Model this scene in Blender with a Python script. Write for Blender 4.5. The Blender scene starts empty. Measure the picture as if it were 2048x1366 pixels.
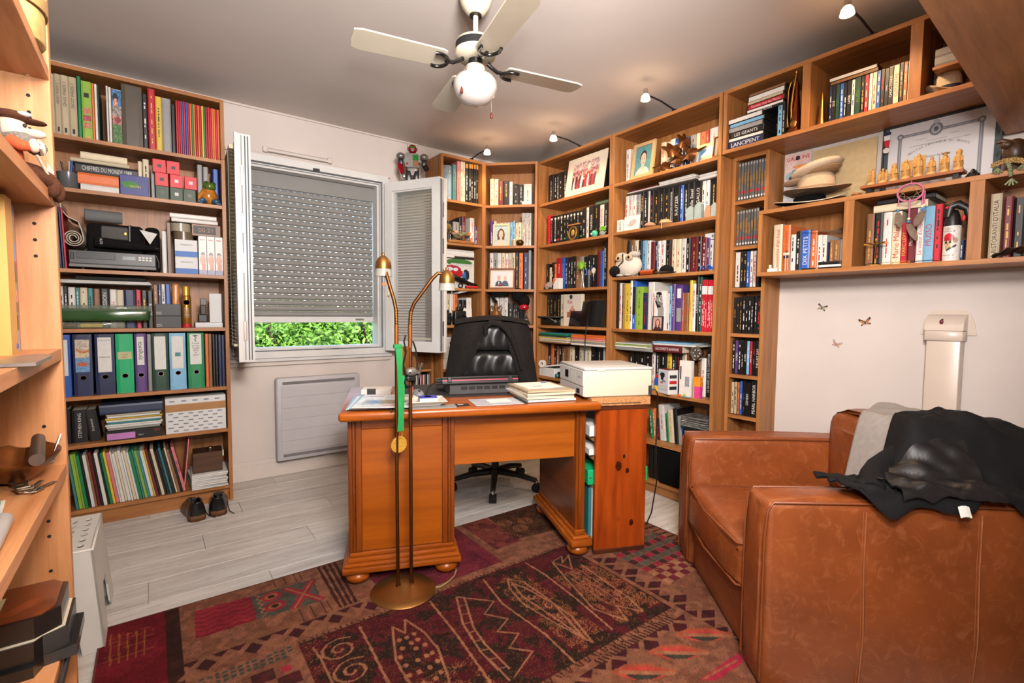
import bpy, bmesh, math, random
import numpy as np
from mathutils import Vector, Matrix
PI = math.pi
random.seed(7)
C = bpy.context.scene.collection
SC = bpy.context.scene

# ---------------------------------------------------------------- camera
FPX, YAW, PIT, ROL, CAMH = 975.0, math.radians(36.376), math.radians(-3.338), math.radians(0.489), 1.15
fw = Vector((math.sin(YAW)*math.cos(PIT), math.cos(YAW)*math.cos(PIT), math.sin(PIT)))
rt0 = Vector((math.cos(YAW), -math.sin(YAW), 0)); up0 = rt0.cross(fw)
rt = rt0*math.cos(ROL)+up0*math.sin(ROL); up = up0*math.cos(ROL)-rt0*math.sin(ROL)
cd = bpy.data.cameras.new('camera'); cam = bpy.data.objects.new('camera', cd); C.objects.link(cam)
cd.sensor_width = 36.0; cd.lens = FPX/2048*36.0; cd.clip_start = 0.02
cam.matrix_world = Matrix(((rt.x, up.x, -fw.x, 0), (rt.y, up.y, -fw.y, 0), (rt.z, up.z, -fw.z, CAMH), (0, 0, 0, 1)))
SC.camera = cam

# ---------------------------------------------------------------- world, sun, lights, exposure
w = bpy.data.worlds.new('sky'); SC.world = w; w.use_nodes = True
nt = w.node_tree; bg = nt.nodes['Background']
sk = nt.nodes.new('ShaderNodeTexSky'); sk.sky_type = 'NISHITA'; sk.sun_elevation = math.radians(50); sk.sun_rotation = math.radians(200); sk.sun_disc = False
nt.links.new(sk.outputs[0], bg.inputs[0]); bg.inputs[1].default_value = 0.6
def light(name, kind, loc, energy, col, size=0.1, aim=None, sizey=None, spot=None):
    ld = bpy.data.lights.new(name, kind); ld.energy = energy; ld.color = col
    if kind == 'AREA':
        ld.size = size
        if sizey: ld.shape = 'RECTANGLE'; ld.size_y = sizey
    elif kind == 'SUN': ld.angle = size
    else: ld.shadow_soft_size = size
    if spot: ld.spot_size = math.radians(spot); ld.spot_blend = 0.6
    o = bpy.data.objects.new(name, ld); C.objects.link(o); o.location = loc
    if aim: o.rotation_euler = (Vector(aim)-Vector(loc)).to_track_quat('-Z', 'Y').to_euler()
    return o
light('sun', 'SUN', (0, -4, 6), 7.5, (1, .95, .84), 0.01, (0.6, 3.0, 0))
light('camera_flash', 'POINT', (0.05, -0.10, 1.52), 58, (1, .98, .965), 0.07)
light('bounce_light', 'AREA', (0.30, -0.10, 1.95), 128, (1, .975, .955), 0.5, (1.1, 0.6, 2.49))
SC.view_settings.view_transform = 'Standard'
SC.view_settings.look = 'None'
SC.view_settings.gamma = 1.0
SC.view_settings.use_curve_mapping = False
SC.view_settings.exposure = 0.15
SC.cycles.diffuse_bounces = 1

# ---------------------------------------------------------------- helpers
def lin(c):
    r = []
    for v in c[:3]:
        v = v/255.0
        r.append(v/12.92 if v <= 0.04045 else ((v+0.055)/1.055)**2.4)
    return (r[0], r[1], r[2], 1.0)
MATS = {}
def mat(name, col, rough=0.55, metal=0.0, var=0.12, scale=14.0, bump=0.0, spec=0.5, emit=None, es=0.0, trans=0.0, alpha=1.0, rnd=0.0, stretch=None, coat=0.0, bscale=None):
    """principled material with procedural colour noise and optional relief"""
    if name in MATS: return MATS[name]
    m = bpy.data.materials.new(name); m.use_nodes = True; MATS[name] = m
    n = m.node_tree.nodes; l = m.node_tree.links; b = n['Principled BSDF']
    b.inputs['Roughness'].default_value = rough; b.inputs['Metallic'].default_value = metal
    b.inputs['Specular IOR Level'].default_value = spec
    tc = n.new('ShaderNodeTexCoord'); mp = n.new('ShaderNodeMapping'); l.new(tc.outputs['Object'], mp.inputs[0])
    if stretch: mp.inputs['Scale'].default_value = stretch
    nz = n.new('ShaderNodeTexNoise'); nz.inputs['Scale'].default_value = scale; nz.inputs['Detail'].default_value = 4; l.new(mp.outputs[0], nz.inputs['Vector'])
    c = lin(col)
    rp = n.new('ShaderNodeValToRGB'); l.new(nz.outputs['Fac'], rp.inputs[0])
    rp.color_ramp.elements[0].position = 0.3; rp.color_ramp.elements[1].position = 0.7
    rp.color_ramp.elements[0].color = (c[0]*(1-var), c[1]*(1-var), c[2]*(1-var), 1)
    rp.color_ramp.elements[1].color = (min(1, c[0]*(1+var)), min(1, c[1]*(1+var)), min(1, c[2]*(1+var)), 1)
    out = rp.outputs[0]
    if rnd:
        oi = n.new('ShaderNodeObjectInfo'); hs = n.new('ShaderNodeHueSaturation'); mr = n.new('ShaderNodeMapRange')
        mr.inputs[3].default_value = 1-rnd; mr.inputs[4].default_value = 1+rnd
        l.new(oi.outputs['Random'], mr.inputs[0]); l.new(mr.outputs[0], hs.inputs['Value']); l.new(out, hs.inputs['Color']); out = hs.outputs[0]
    l.new(out, b.inputs['Base Color'])
    if bump:
        bp = n.new('ShaderNodeBump'); bp.inputs['Strength'].default_value = bump; bp.inputs['Distance'].default_value = 0.003
        nb = nz
        if bscale:
            nb = n.new('ShaderNodeTexNoise'); nb.inputs['Scale'].default_value = bscale; nb.inputs['Detail'].default_value = 3; l.new(mp.outputs[0], nb.inputs['Vector'])
        l.new(nb.outputs['Fac'], bp.inputs['Height']); l.new(bp.outputs[0], b.inputs['Normal'])
    if emit:
        b.inputs['Emission Color'].default_value = lin(emit); b.inputs['Emission Strength'].default_value = es
    if trans: b.inputs['Transmission Weight'].default_value = trans
    if coat: b.inputs['Coat Weight'].default_value = coat; b.inputs['Coat Roughness'].default_value = 0.15
    if alpha < 1: b.inputs['Alpha'].default_value = alpha
    return m
def wood(name, c1, c2, axis='X', rough=0.42, sc=1.0, knots=False, bump=0.08):
    """wood with the grain running along one object axis"""
    if name in MATS: return MATS[name]
    m = bpy.data.materials.new(name); m.use_nodes = True; MATS[name] = m
    n = m.node_tree.nodes; l = m.node_tree.links; b = n['Principled BSDF']; b.inputs['Roughness'].default_value = rough
    tc = n.new('ShaderNodeTexCoord'); mp = n.new('ShaderNodeMapping'); l.new(tc.outputs['Object'], mp.inputs[0])
    oi = n.new('ShaderNodeObjectInfo'); vm = n.new('ShaderNodeVectorMath'); vm.operation = 'SCALE'; vm.inputs[0].default_value = (7, 5, 3)
    l.new(oi.outputs['Random'], vm.inputs['Scale']); l.new(vm.outputs[0], mp.inputs['Location'])
    s = {'X': (1.2, 16, 16), 'Y': (16, 1.2, 16), 'Z': (16, 16, 1.2)}[axis]
    mp.inputs['Scale'].default_value = tuple(v*sc for v in s)
    nz = n.new('ShaderNodeTexNoise'); nz.inputs['Scale'].default_value = 2.2; nz.inputs['Detail'].default_value = 6; nz.inputs['Distortion'].default_value = 0.6
    l.new(mp.outputs[0], nz.inputs['Vector'])
    nf = n.new('ShaderNodeTexNoise'); nf.inputs['Scale'].default_value = 14; nf.inputs['Detail'].default_value = 3; l.new(mp.outputs[0], nf.inputs['Vector'])
    rp = n.new('ShaderNodeValToRGB'); rp.color_ramp.elements[0].position = 0.32; rp.color_ramp.elements[1].position = 0.66
    rp.color_ramp.elements[0].color = lin(c1); rp.color_ramp.elements[1].color = lin(c2)
    l.new(nz.outputs['Fac'], rp.inputs[0])
    mx = n.new('ShaderNodeMix'); mx.data_type = 'RGBA'; mx.blend_type = 'MULTIPLY'; mx.inputs['Factor'].default_value = 0.24
    l.new(rp.outputs[0], mx.inputs['A']); l.new(nf.outputs['Fac'], mx.inputs['B']); out = mx.outputs['Result']
    g = n.new('ShaderNodeMix'); g.data_type = 'RGBA'; g.blend_type = 'MULTIPLY'; g.inputs['Factor'].default_value = 1.0
    l.new(out, g.inputs['A']); g.inputs['B'].default_value = (1.18, 1.18, 1.18, 1); out = g.outputs['Result']
    if knots:
        vo = n.new('ShaderNodeTexVoronoi'); vo.inputs['Scale'].default_value = 5.0; vo.inputs['Randomness'].default_value = 1.0; l.new(tc.outputs['Object'], vo.inputs['Vector'])
        kr = n.new('ShaderNodeValToRGB'); kr.color_ramp.elements[0].position = 0.06; kr.color_ramp.elements[1].position = 0.13
        kr.color_ramp.elements[0].color = (.12, .05, .03, 1); kr.color_ramp.elements[1].color = (1, 1, 1, 1); l.new(vo.outputs['Distance'], kr.inputs[0])
        k2 = n.new('ShaderNodeMix'); k2.data_type = 'RGBA'; k2.blend_type = 'MULTIPLY'; k2.inputs['Factor'].default_value = 0.8
        l.new(out, k2.inputs['A']); l.new(kr.outputs[0], k2.inputs['B']); out = k2.outputs['Result']
    l.new(out, b.inputs['Base Color'])
    bp = n.new('ShaderNodeBump'); bp.inputs['Strength'].default_value = bump; bp.inputs['Distance'].default_value = 0.002
    l.new(nf.outputs['Fac'], bp.inputs['Height']); l.new(bp.outputs[0], b.inputs['Normal'])
    return m
def attrmat(name, rough=0.6, bump=0.0, bscale=900):
    if name in MATS: return MATS[name]
    m = bpy.data.materials.new(name); m.use_nodes = True; MATS[name] = m
    n = m.node_tree.nodes; l = m.node_tree.links; b = n['Principled BSDF']; b.inputs['Roughness'].default_value = rough
    a = n.new('ShaderNodeAttribute'); a.attribute_name = 'Col'; l.new(a.outputs['Color'], b.inputs['Base Color'])
    if bump:
        tc = n.new('ShaderNodeTexCoord'); nz = n.new('ShaderNodeTexNoise'); nz.inputs['Scale'].default_value = bscale; l.new(tc.outputs['Object'], nz.inputs['Vector'])
        bp = n.new('ShaderNodeBump'); bp.inputs['Strength'].default_value = bump; bp.inputs['Distance'].default_value = 0.004
        l.new(nz.outputs['Fac'], bp.inputs['Height']); l.new(bp.outputs[0], b.inputs['Normal'])
        b.inputs['Specular IOR Level'].default_value = 0.15
    return m

class MB:
    """collects geometry for one mesh"""
    def __init__(s): s.v = []; s.f = []; s.m = []
    def add(s, V, F, mi=0, M=None):
        o = len(s.v)
        if M is not None: V = [tuple(M @ Vector(p)) for p in V]
        s.v += [tuple(p) for p in V]; s.f += [tuple(i+o for i in q) for q in F]; s.m += [mi]*len(F); return s
    def box(s, x0, x1, y0, y1, z0, z1, mi=0, M=None):
        return s.add([(x0, y0, z0), (x1, y0, z0), (x1, y1, z0), (x0, y1, z0), (x0, y0, z1), (x1, y0, z1), (x1, y1, z1), (x0, y1, z1)],
                     [(0, 3, 2, 1), (4, 5, 6, 7), (0, 1, 5, 4), (1, 2, 6, 5), (2, 3, 7, 6), (3, 0, 4, 7)], mi, M)
    def rb(s, x0, x1, y0, y1, z0, z1, r, seg=2, mi=0, M=None):
        bm = bmesh.new(); bmesh.ops.create_cube(bm, size=1)
        for v in bm.verts: v.co = Vector(((x0+x1)/2+v.co.x*(x1-x0), (y0+y1)/2+v.co.y*(y1-y0), (z0+z1)/2+v.co.z*(z1-z0)))
        bmesh.ops.bevel(bm, geom=bm.edges[:], offset=r, segments=seg, profile=0.5, affect='EDGES', clamp_overlap=True)
        bm.verts.index_update()
        s.add([v.co[:] for v in bm.verts], [[v.index for v in f.verts] for f in bm.faces], mi, M); bm.free(); return s
    def lathe(s, prof, n=24, mi=0, M=None, close=True):
        V = []; F = []; k = len(prof)
        for i in range(n):
            a = 2*PI*i/n
            for r, z in prof: V.append((r*math.cos(a), r*math.sin(a), z))
        for i in range(n):
            j = (i+1) % n
            for q in range(k-1): F.append((i*k+q, j*k+q, j*k+q+1, i*k+q+1))
        if close:
            if prof[0][0] > 1e-6: F.append(tuple(i*k for i in range(n))[::-1])
            if prof[-1][0] > 1e-6: F.append(tuple(i*k+k-1 for i in range(n)))
        return s.add(V, F, mi, M)
    def cyl(s, p0, p1, r0, r1=None, n=12, mi=0):
        p0 = Vector(p0); p1 = Vector(p1); r1 = r0 if r1 is None else r1; d = p1-p0
        M = Matrix.Translation(p0) @ d.to_track_quat('Z', 'Y').to_matrix().to_4x4()
        return s.lathe([(r0, 0), (r1, d.length)], n, mi, M)
    def tube(s, pts, r, n=8, mi=0, closed=False):
        P = [Vector(p) for p in pts]; k = len(P); R = r if isinstance(r, (list, tuple)) else [r]*k
        V = []; F = []; ref = None
        for i in range(k):
            a = P[i-1] if (i > 0 or closed) else P[i]; b = P[(i+1) % k] if (i < k-1 or closed) else P[i]
            t = (b-a).normalized()
            if ref is None: ref = Vector((0, 0, 1)) if abs(t.z) < 0.9 else Vector((1, 0, 0))
            x = (ref-t*ref.dot(t)).normalized(); y = t.cross(x); ref = x
            for q in range(n):
                g = 2*PI*q/n; V.append(P[i]+(x*math.cos(g)+y*math.sin(g))*R[i])
        for i in range(k if closed else k-1):
            j = (i+1) % k
            for q in range(n): F.append((i*n+q, i*n+(q+1) % n, j*n+(q+1) % n, j*n+q))
        if not closed: F.append(tuple(range(n))[::-1]); F.append(tuple((k-1)*n+q for q in range(n)))
        return s.add(V, F, mi)
    def ell(s, c, rad, nu=14, nv=9, mi=0, M=None):
        V = [(c[0], c[1], c[2]-rad[2])]; F = []
        for j in range(1, nv):
            t = -PI/2+PI*j/nv
            for i in range(nu):
                a = 2*PI*i/nu; V.append((c[0]+rad[0]*math.cos(t)*math.cos(a), c[1]+rad[1]*math.cos(t)*math.sin(a), c[2]+rad[2]*math.sin(t)))
        V.append((c[0], c[1], c[2]+rad[2])); e = len(V)-1
        for i in range(nu):
            k = (i+1) % nu; F.append((0, 1+k, 1+i)); F.append((e, 1+(nv-2)*nu+i, 1+(nv-2)*nu+k))
            for j in range(nv-2): F.append((1+j*nu+i, 1+j*nu+k, 1+(j+1)*nu+k, 1+(j+1)*nu+i))
        return s.add(V, F, mi, M)
    def prism(s, poly, d0, d1, plane='XY', mi=0, M=None):
        k = len(poly)
        g = {'XY': lambda a, b, d: (a, b, d), 'XZ': lambda a, b, d: (a, d, b), 'YZ': lambda a, b, d: (d, a, b)}[plane]
        V = [g(a, b, d0) for a, b in poly]+[g(a, b, d1) for a, b in poly]
        F = [tuple(range(k))[::-1], tuple(range(k, 2*k))]+[(i, (i+1) % k, k+(i+1) % k, k+i) for i in range(k)]
        return s.add(V, F, mi, M)
    def surf(s, fn, nu, nv, mi=0, thick=None, wrap=False):
        """grid surface fn(u,v) -> point, u,v in 0..1; thick adds a second skin moved by that vector function or amount in z"""
        G = [[Vector(fn(i/(nu-1), j/(nv-1))) for i in range(nu)] for j in range(nv)]
        V = [p for r in G for p in r]; F = []
        for j in range(nv-1):
            for i in range(nu-1): F.append((j*nu+i, j*nu+i+1, (j+1)*nu+i+1, (j+1)*nu+i))
        if thick is not None:
            N = len(V); off = Vector(thick); V = V+[p+off for p in V]; F2 = [tuple(N+i for i in q[::-1]) for q in F]
            ring = [i for i in range(nu)]+[j*nu+nu-1 for j in range(1, nv)]+[(nv-1)*nu+i for i in range(nu-2, -1, -1)]+[j*nu for j in range(nv-2, 0, -1)]
            side = [(ring[(k+1) % len(ring)], ring[k], N+ring[k], N+ring[(k+1) % len(ring)]) for k in range(len(ring))]
            F = F+F2+side
        return s.add(V, F, mi)
def obj(name, mb, mats, parent=None, loc=None, rot=None, smooth=0, kind=None):
    me = bpy.data.meshes.new(name); me.from_pydata(mb.v, [], mb.f)
    for m in (mats if isinstance(mats, (list, tuple)) else [mats]): me.materials.append(m)
    if any(mb.m): me.polygons.foreach_set('material_index', mb.m)
    if smooth:
        me.polygons.foreach_set('use_smooth', [True]*len(mb.f))
        me.set_sharp_from_angle(angle=math.radians(smooth))
    me.update()
    o = bpy.data.objects.new(name, me); C.objects.link(o)
    if parent: o.parent = parent
    if loc is not None: o.location = loc
    if rot is not None: o.rotation_euler = rot
    if kind: o['kind'] = kind
    return o
def tag(o, label=None, cat=None, group=None, kind=None):
    if label: o['label'] = label
    if cat: o['category'] = cat
    if group: o['group'] = group
    if kind: o['kind'] = kind
    return o
class Fr:
    """a piece of furniture's own frame: u to the viewer's right, y inwards, z up"""
    def __init__(s, x, y, deg): s.x, s.y, s.r = x, y, math.radians(deg)
    def w(s, u, y, z): c, n = math.cos(s.r), math.sin(s.r); return Vector((s.x+u*c-y*n, s.y+u*n+y*c, z))
WF = Fr(0, 0, 0)
def T(name, label, cat, loc=(0, 0, 0), rz=0.0, fr=WF, group=None):
    o = bpy.data.objects.new(name, None); o.empty_display_size = 0.05; C.objects.link(o)
    o.location = fr.w(*loc); o.rotation_euler = (0, 0, fr.r+rz); return tag(o, label, cat, group)
def T1(name, label, cat, mb, m, loc=(0, 0, 0), rz=0.0, fr=WF, smooth=0, group=None, rx=0.0, ry=0.0):
    o = obj(name, mb, m, None, fr.w(*loc), (rx, ry, fr.r+rz), smooth); return tag(o, label, cat, group)
def struct(name, mb, m, smooth=0): return tag(obj(name, mb, m, smooth=smooth), kind='structure')
def copy_part(o, parent, loc=None):
    c = o.copy(); C.objects.link(c); c.parent = parent
    if loc is not None: c.location = loc
    return c
FONTS = {}
def text(s, m, parent, H, L, loc, rot, name='lettering', align='C'):
    """flat raised lettering: height H, at most L long, centred at loc"""
    if s not in FONTS:
        cu = bpy.data.curves.new('lettering', 'FONT'); cu.body = s; cu.resolution_u = 2; cu.size = 1.0; cu.extrude = 0.0
        ob = bpy.data.objects.new('lettering', cu); C.objects.link(ob)
        FONTS[s] = bpy.data.meshes.new_from_object(ob); C.objects.unlink(ob); bpy.data.objects.remove(ob)
    src = FONTS[s]; n = len(src.vertices); a = np.empty(n*3, 'f'); src.vertices.foreach_get('co', a); a = a.reshape(-1, 3)
    lo = a.min(0); hi = a.max(0); sx = H/max(hi[1]-lo[1], .01); sy = sx
    if (hi[0]-lo[0])*sx > L: sx = L/(hi[0]-lo[0]); sy = max(sx, sy*0.75)
    a = (a-(lo+hi)/2)*np.array([sx, sy, 1], 'f')
    if align == 'L': a[:, 0] -= a[:, 0].min()
    me = src.copy(); me.name = name; me.vertices.foreach_set('co', a.ravel()); me.materials.clear(); me.materials.append(m); me.update()
    o = bpy.data.objects.new(name, me); C.objects.link(o); o.parent = parent; o.location = loc; o.rotation_euler = rot; return o
FRONT = (PI/2, 0, 0)               # lettering on a face that looks towards -y
SPINE = (PI/2, -PI/2, 0)           # the same, reading upwards

class Cv:
    """small canvas for flat prints: painted on a fine grid as the thing's own colours"""
    def __init__(s, w, h, col): s.w, s.h = w, h; s.a = np.empty((h, w, 3), 'f'); s.a[:] = np.array(col, 'f'); s.X, s.Y = np.meshgrid((np.arange(w)+.5)/w, (np.arange(h)+.5)/h)
    def put(s, m, c, al=1.0): s.a[m] = s.a[m]*(1-al)+np.array(c, 'f')*al; return s
    def rect(s, x0, y0, x1, y1, c, al=1.0): return s.put((s.X >= x0) & (s.X < x1) & (s.Y >= y0) & (s.Y < y1), c, al)
    def ell(s, cx, cy, rx, ry, c, al=1.0): return s.put(((s.X-cx)/rx)**2+((s.Y-cy)/ry)**2 < 1, c, al)
    def inside(s, pts):
        m = np.zeros(s.X.shape, bool); k = len(pts)
        for i in range(k):
            x0, y0 = pts[i]; x1, y1 = pts[(i+1) % k]
            if y0 == y1: continue
            m ^= ((s.Y >= min(y0, y1)) & (s.Y < max(y0, y1)) & (s.X < x0+(s.Y-y0)*(x1-x0)/(y1-y0)))
        return m
    def poly(s, pts, c, al=1.0): return s.put(s.inside(pts), c, al)
    def line(s, pts, wd, c, al=1.0, asp=1.0):
        for (x0, y0), (x1, y1) in zip(pts[:-1], pts[1:]):
            dx, dy = x1-x0, (y1-y0)/asp; L = max(dx*dx+dy*dy, 1e-12)
            t = np.clip(((s.X-x0)*dx+(s.Y-y0)/asp*dy)/L, 0, 1)
            s.put(((s.X-x0-t*dx)**2+((s.Y-y0)/asp-t*dy)**2) < (wd/2)**2, c, al)
        return s
    def noise(s, amp, cell=1, seed=1):
        r = np.random.RandomState(seed); n = r.rand(s.h//cell+2, s.w//cell+2).astype('f')
        n = np.kron(n, np.ones((cell, cell), 'f'))[:s.h, :s.w]; s.a *= (1+(n-.5)*2*amp)[..., None]; return s
    def linear(s):
        v = np.clip(s.a/255.0, 0, 1); return np.where(v <= .04045, v/12.92, ((v+.055)/1.055)**2.4)
def print_mesh(name, cv, W, H, m, z=None, flat=False):
    """grid mesh carrying a canvas: in x,z facing -y (or lying in x,y), origin at its lower left corner"""
    h, w = cv.h, cv.w; xs = np.linspace(0, W, w); zs = np.linspace(H, 0, h); X, Z = np.meshgrid(xs, zs)
    co = np.zeros((h*w, 3), 'f'); co[:, 0] = X.ravel(); co[:, 1 if flat else 2] = Z.ravel()
    if z is not None: co[:, 2] = z.ravel()
    idx = np.arange(h*w).reshape(h, w); q = np.stack([idx[1:, :-1], idx[1:, 1:], idx[:-1, 1:], idx[:-1, :-1]], -1).reshape(-1, 4)
    me = bpy.data.meshes.new(name); nf = len(q); me.vertices.add(h*w); me.vertices.foreach_set('co', co.ravel())
    me.loops.add(nf*4); me.loops.foreach_set('vertex_index', q.ravel().astype('i')); me.polygons.add(nf); me.polygons.foreach_set('loop_start', np.arange(0, nf*4, 4).astype('i'))
    me.update(calc_edges=True)
    at = me.color_attributes.new('Col', 'FLOAT_COLOR', 'POINT'); c = np.ones((h*w, 4), 'f'); c[:, :3] = cv.linear().reshape(-1, 3); at.data.foreach_set('color', c.ravel())
    me.materials.append(m); me.validate(); return me
def picture(name, cv, W, H, m, parent, loc, rot=None):
    o = bpy.data.objects.new(name, print_mesh(name, cv, W, H, m)); C.objects.link(o); o.parent = parent; o.location = loc
    if rot: o.rotation_euler = rot
    return o

# ---------------------------------------------------------------- materials
OK1, OK2 = (148, 92, 46), (184, 122, 68)
oakX = wood('oak_x', OK1, OK2, 'X'); oakY = wood('oak_y', OK1, OK2, 'Y'); oakZ = wood('oak_z', OK1, OK2, 'Z')
pineZ = wood('foreground_oak_z', (184, 118, 70), (212, 150, 100), 'Z'); pineX = wood('foreground_oak_x', (184, 118, 70), (212, 150, 100), 'X')
deskX = wood('desk_wood_x', (138, 64, 10), (168, 84, 18), 'X', 0.3); deskZ = wood('desk_wood_z', (104, 46, 8), (140, 66, 14), 'Z', 0.3); deskY = wood('desk_wood_y', (98, 44, 8), (134, 64, 14), 'Y', 0.3)
redpine = wood('stained_pine', (126, 46, 8), (168, 70, 16), 'Z', 0.3, 0.8, True)
white = mat('white_plastic', (232, 224, 214), 0.4, var=.03)
pvc = mat('window_pvc', (232, 226, 220), 0.35, var=.03)
cream = mat('cream_enamel', (222, 208, 184), 0.3, var=.03)
black = mat('black_plastic', (20, 19, 19), 0.4, var=.2)
blackm = mat('black_matt', (16, 15, 15), 0.8, var=.2)
blackcloth = mat('black_cloth', (20, 18, 18), 0.95, var=.25, scale=60, bump=.3, spec=.2)
chrome = mat('chrome', (200, 195, 190), 0.18, 1.0, .05)
brass = mat('brass', (170, 120, 60), 0.32, 1.0, .12)
brassd = mat('antique_brass', (106, 70, 40), 0.45, 1.0, .15)
gold = mat('gold', (225, 170, 70), 0.35, 0.6, .1)
goldp = mat('gold_print', (205, 160, 80), 0.5, 0.2, .05)
wprint = mat('white_print', (225, 220, 212), 0.6, var=.02); kprint = mat('black_print', (25, 22, 22), 0.6, var=.05)
rprint = mat('red_print', (190, 30, 34), 0.6, var=.03); bprint = mat('blue_print', (50, 80, 150), 0.6, var=.03); gprint = mat('green_print', (70, 130, 60), 0.6, var=.05)
paper = mat('paper', (232, 226, 218), 0.85, var=.05, scale=40); pages = mat('book_pages', (214, 200, 174), 0.9, var=.12, stretch=(60, 60, 1), scale=6)
grey = mat('grey_plastic', (120, 116, 112), 0.5, var=.05); dgrey = mat('dark_grey_plastic', (52, 50, 50), 0.5, var=.08)
glass = mat('clear_glass', (200, 210, 210), 0.03, var=0, alpha=.12)
wallm = mat('painted_wall', (228, 212, 202), 0.85, var=.03, scale=5, bump=.05, bscale=120)
ceilm = mat('painted_ceiling', (228, 213, 203), 0.9, var=.03, scale=2.5, bump=.05, bscale=150)
photo = attrmat('printed_picture', 0.35)
PAL = dict(W=(228, 218, 208), C=(226, 206, 172), K=(19, 17, 17), N=(30, 40, 78), B=(46, 92, 176), R=(192, 30, 44), M=(104, 28, 34), G=(26, 128, 76), D=(28, 62, 48), Y=(226, 188, 60), O=(224, 112, 50), P=(86, 58, 116), S=(150, 146, 142), E=(58, 128, 130), T=(136, 92, 58), I=(226, 128, 132), L=(146, 180, 62), A=(130, 182, 214), F=(192, 172, 140), H=(78, 68, 56), X=(96, 94, 92))
CNAME = dict(W='white', C='cream', K='black', N='navy', B='blue', R='red', M='maroon', G='green', D='dark green', Y='yellow', O='orange', P='purple', S='grey', E='teal', T='brown', I='pink', L='lime green', A='pale blue', F='beige', H='dark taupe', X='silver')
def cov(k): return mat('cover_'+CNAME[k].replace(' ', '_'), PAL[k], 0.42, var=.06, rnd=.12, scale=30)
PR = dict(w=wprint, k=kprint, g=goldp, r=rprint, b=bprint)
PRN = dict(w='white', k='black', g='gold', r='red', b='blue')
# ================================================================ the room
XL, XR, YB, YF, YE, ZC = -0.45, 2.83, 3.67, 0.0, -0.95, 2.49
WX0, WX1, WZ0, WZ1 = 0.43, 1.48, 0.83, 2.18
fl = struct('floor', MB().box(XL-.1, XR+.1, YE-.1, YB+.1, -.10, -.012), mat('floor_joint', (160, 148, 138), .9))
def plank_mat():
    m = wood('whitewashed_plank', (196, 186, 178), (224, 217, 210), 'X', 0.42, 0.9, bump=.05)
    n = m.node_tree.nodes; l = m.node_tree.links
    oi = n.new('ShaderNodeObjectInfo'); hs = n.new('ShaderNodeHueSaturation'); mr = n.new('ShaderNodeMapRange'); mr.inputs[3].default_value = .9; mr.inputs[4].default_value = 1.08
    b = n['Principled BSDF']; src = b.inputs['Base Color'].links[0].from_socket
    tc = n.new('ShaderNodeTexCoord'); mp = n.new('ShaderNodeMapping'); mp.inputs['Scale'].default_value = (5, 60, 5); l.new(tc.outputs['Object'], mp.inputs[0])
    nz = n.new('ShaderNodeTexNoise'); nz.inputs['Scale'].default_value = 1.6; nz.inputs['Detail'].default_value = 8; nz.inputs['Roughness'].default_value = .75; l.new(mp.outputs[0], nz.inputs['Vector'])
    rp = n.new('ShaderNodeValToRGB'); rp.color_ramp.elements[0].position = .36; rp.color_ramp.elements[1].position = .44; rp.color_ramp.elements[0].color = lin((176, 168, 160)); rp.color_ramp.elements[1].color = (1, 1, 1, 1); l.new(nz.outputs['Fac'], rp.inputs[0])
    mx = n.new('ShaderNodeMix'); mx.data_type = 'RGBA'; mx.blend_type = 'MULTIPLY'; mx.inputs['Factor'].default_value = .75; l.new(src, mx.inputs['A']); l.new(rp.outputs[0], mx.inputs['B'])
    l.new(oi.outputs['Random'], mr.inputs[0]); l.new(mr.outputs[0], hs.inputs['Value']); l.new(mx.outputs['Result'], hs.inputs['Color']); l.new(hs.outputs[0], b.inputs['Base Color']); return m
pk = plank_mat(); PW, PL = .193, 1.285; pmesh = {}
yy = YE; k = 0
while yy < YB-.001:
    wd = min(PW, YB-yy); x = XL-[0, .45, .88, .2, .66][k % 5]
    while x < XR-.001:
        a, b = max(x, XL), min(x+PL, XR); key = (round(b-a, 3), round(wd, 3))
        if b-a > .01:
            if key not in pmesh:
                o = obj('plank', MB().rb(0, key[0]-.0012, 0, key[1]-.0012, -.011, 0, .0015, 1), pk, fl, (a, yy, 0)); pmesh[key] = o.data
            else:
                o = bpy.data.objects.new('plank', pmesh[key]); C.objects.link(o); o.parent = fl; o.location = (a, yy, 0)
        x += PL
    yy += PW; k += 1
struct('ceiling', MB().box(XL-.1, XR+.1, YE-.1, YB+.1, ZC, ZC+.1), ceilm)
b = MB(); b.box(XL-.2, WX0+.02, YB, YB+.2, -.1, ZC); b.box(WX1-.02, XR+.2, YB, YB+.2, -.1, ZC); b.box(WX0+.02, WX1-.02, YB, YB+.2, -.1, WZ0+.02); b.box(WX0+.02, WX1-.02, YB, YB+.2, WZ1-.02, ZC)
struct('wall_back', b, wallm)
struct('wall_right', MB().box(XR, XR+.2, YF-.2, YB+.2, -.1, ZC), wallm)
struct('wall_left', MB().box(XL-.2, XL, YE-.2, YB, -.1, ZC), wallm)
struct('wall_front', MB().box(.72, XR, YF-.2, YF, -.1, ZC), wallm)
struct('wall_entry', MB().box(XL, .9, YE-.2, YE, -.1, ZC), wallm)
struct('wall_entry_side', MB().box(.72, .9, YE, YF-.2, -.1, ZC), wallm)
skirt = mat('skirting_paint', (228, 212, 200), .6, var=.03)
struct('baseboard_back', MB().rb(.37, 1.78, YB-.014, YB, 0, .10, .003, 1).box(.37, 1.78, YB-.006, YB, .10, .13), skirt)
# ceiling cove line over the left part of the back wall
struct('trim_1', MB().box(XL, 1.75, YB-.012, YB, ZC-.012, ZC), wallm)

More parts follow.
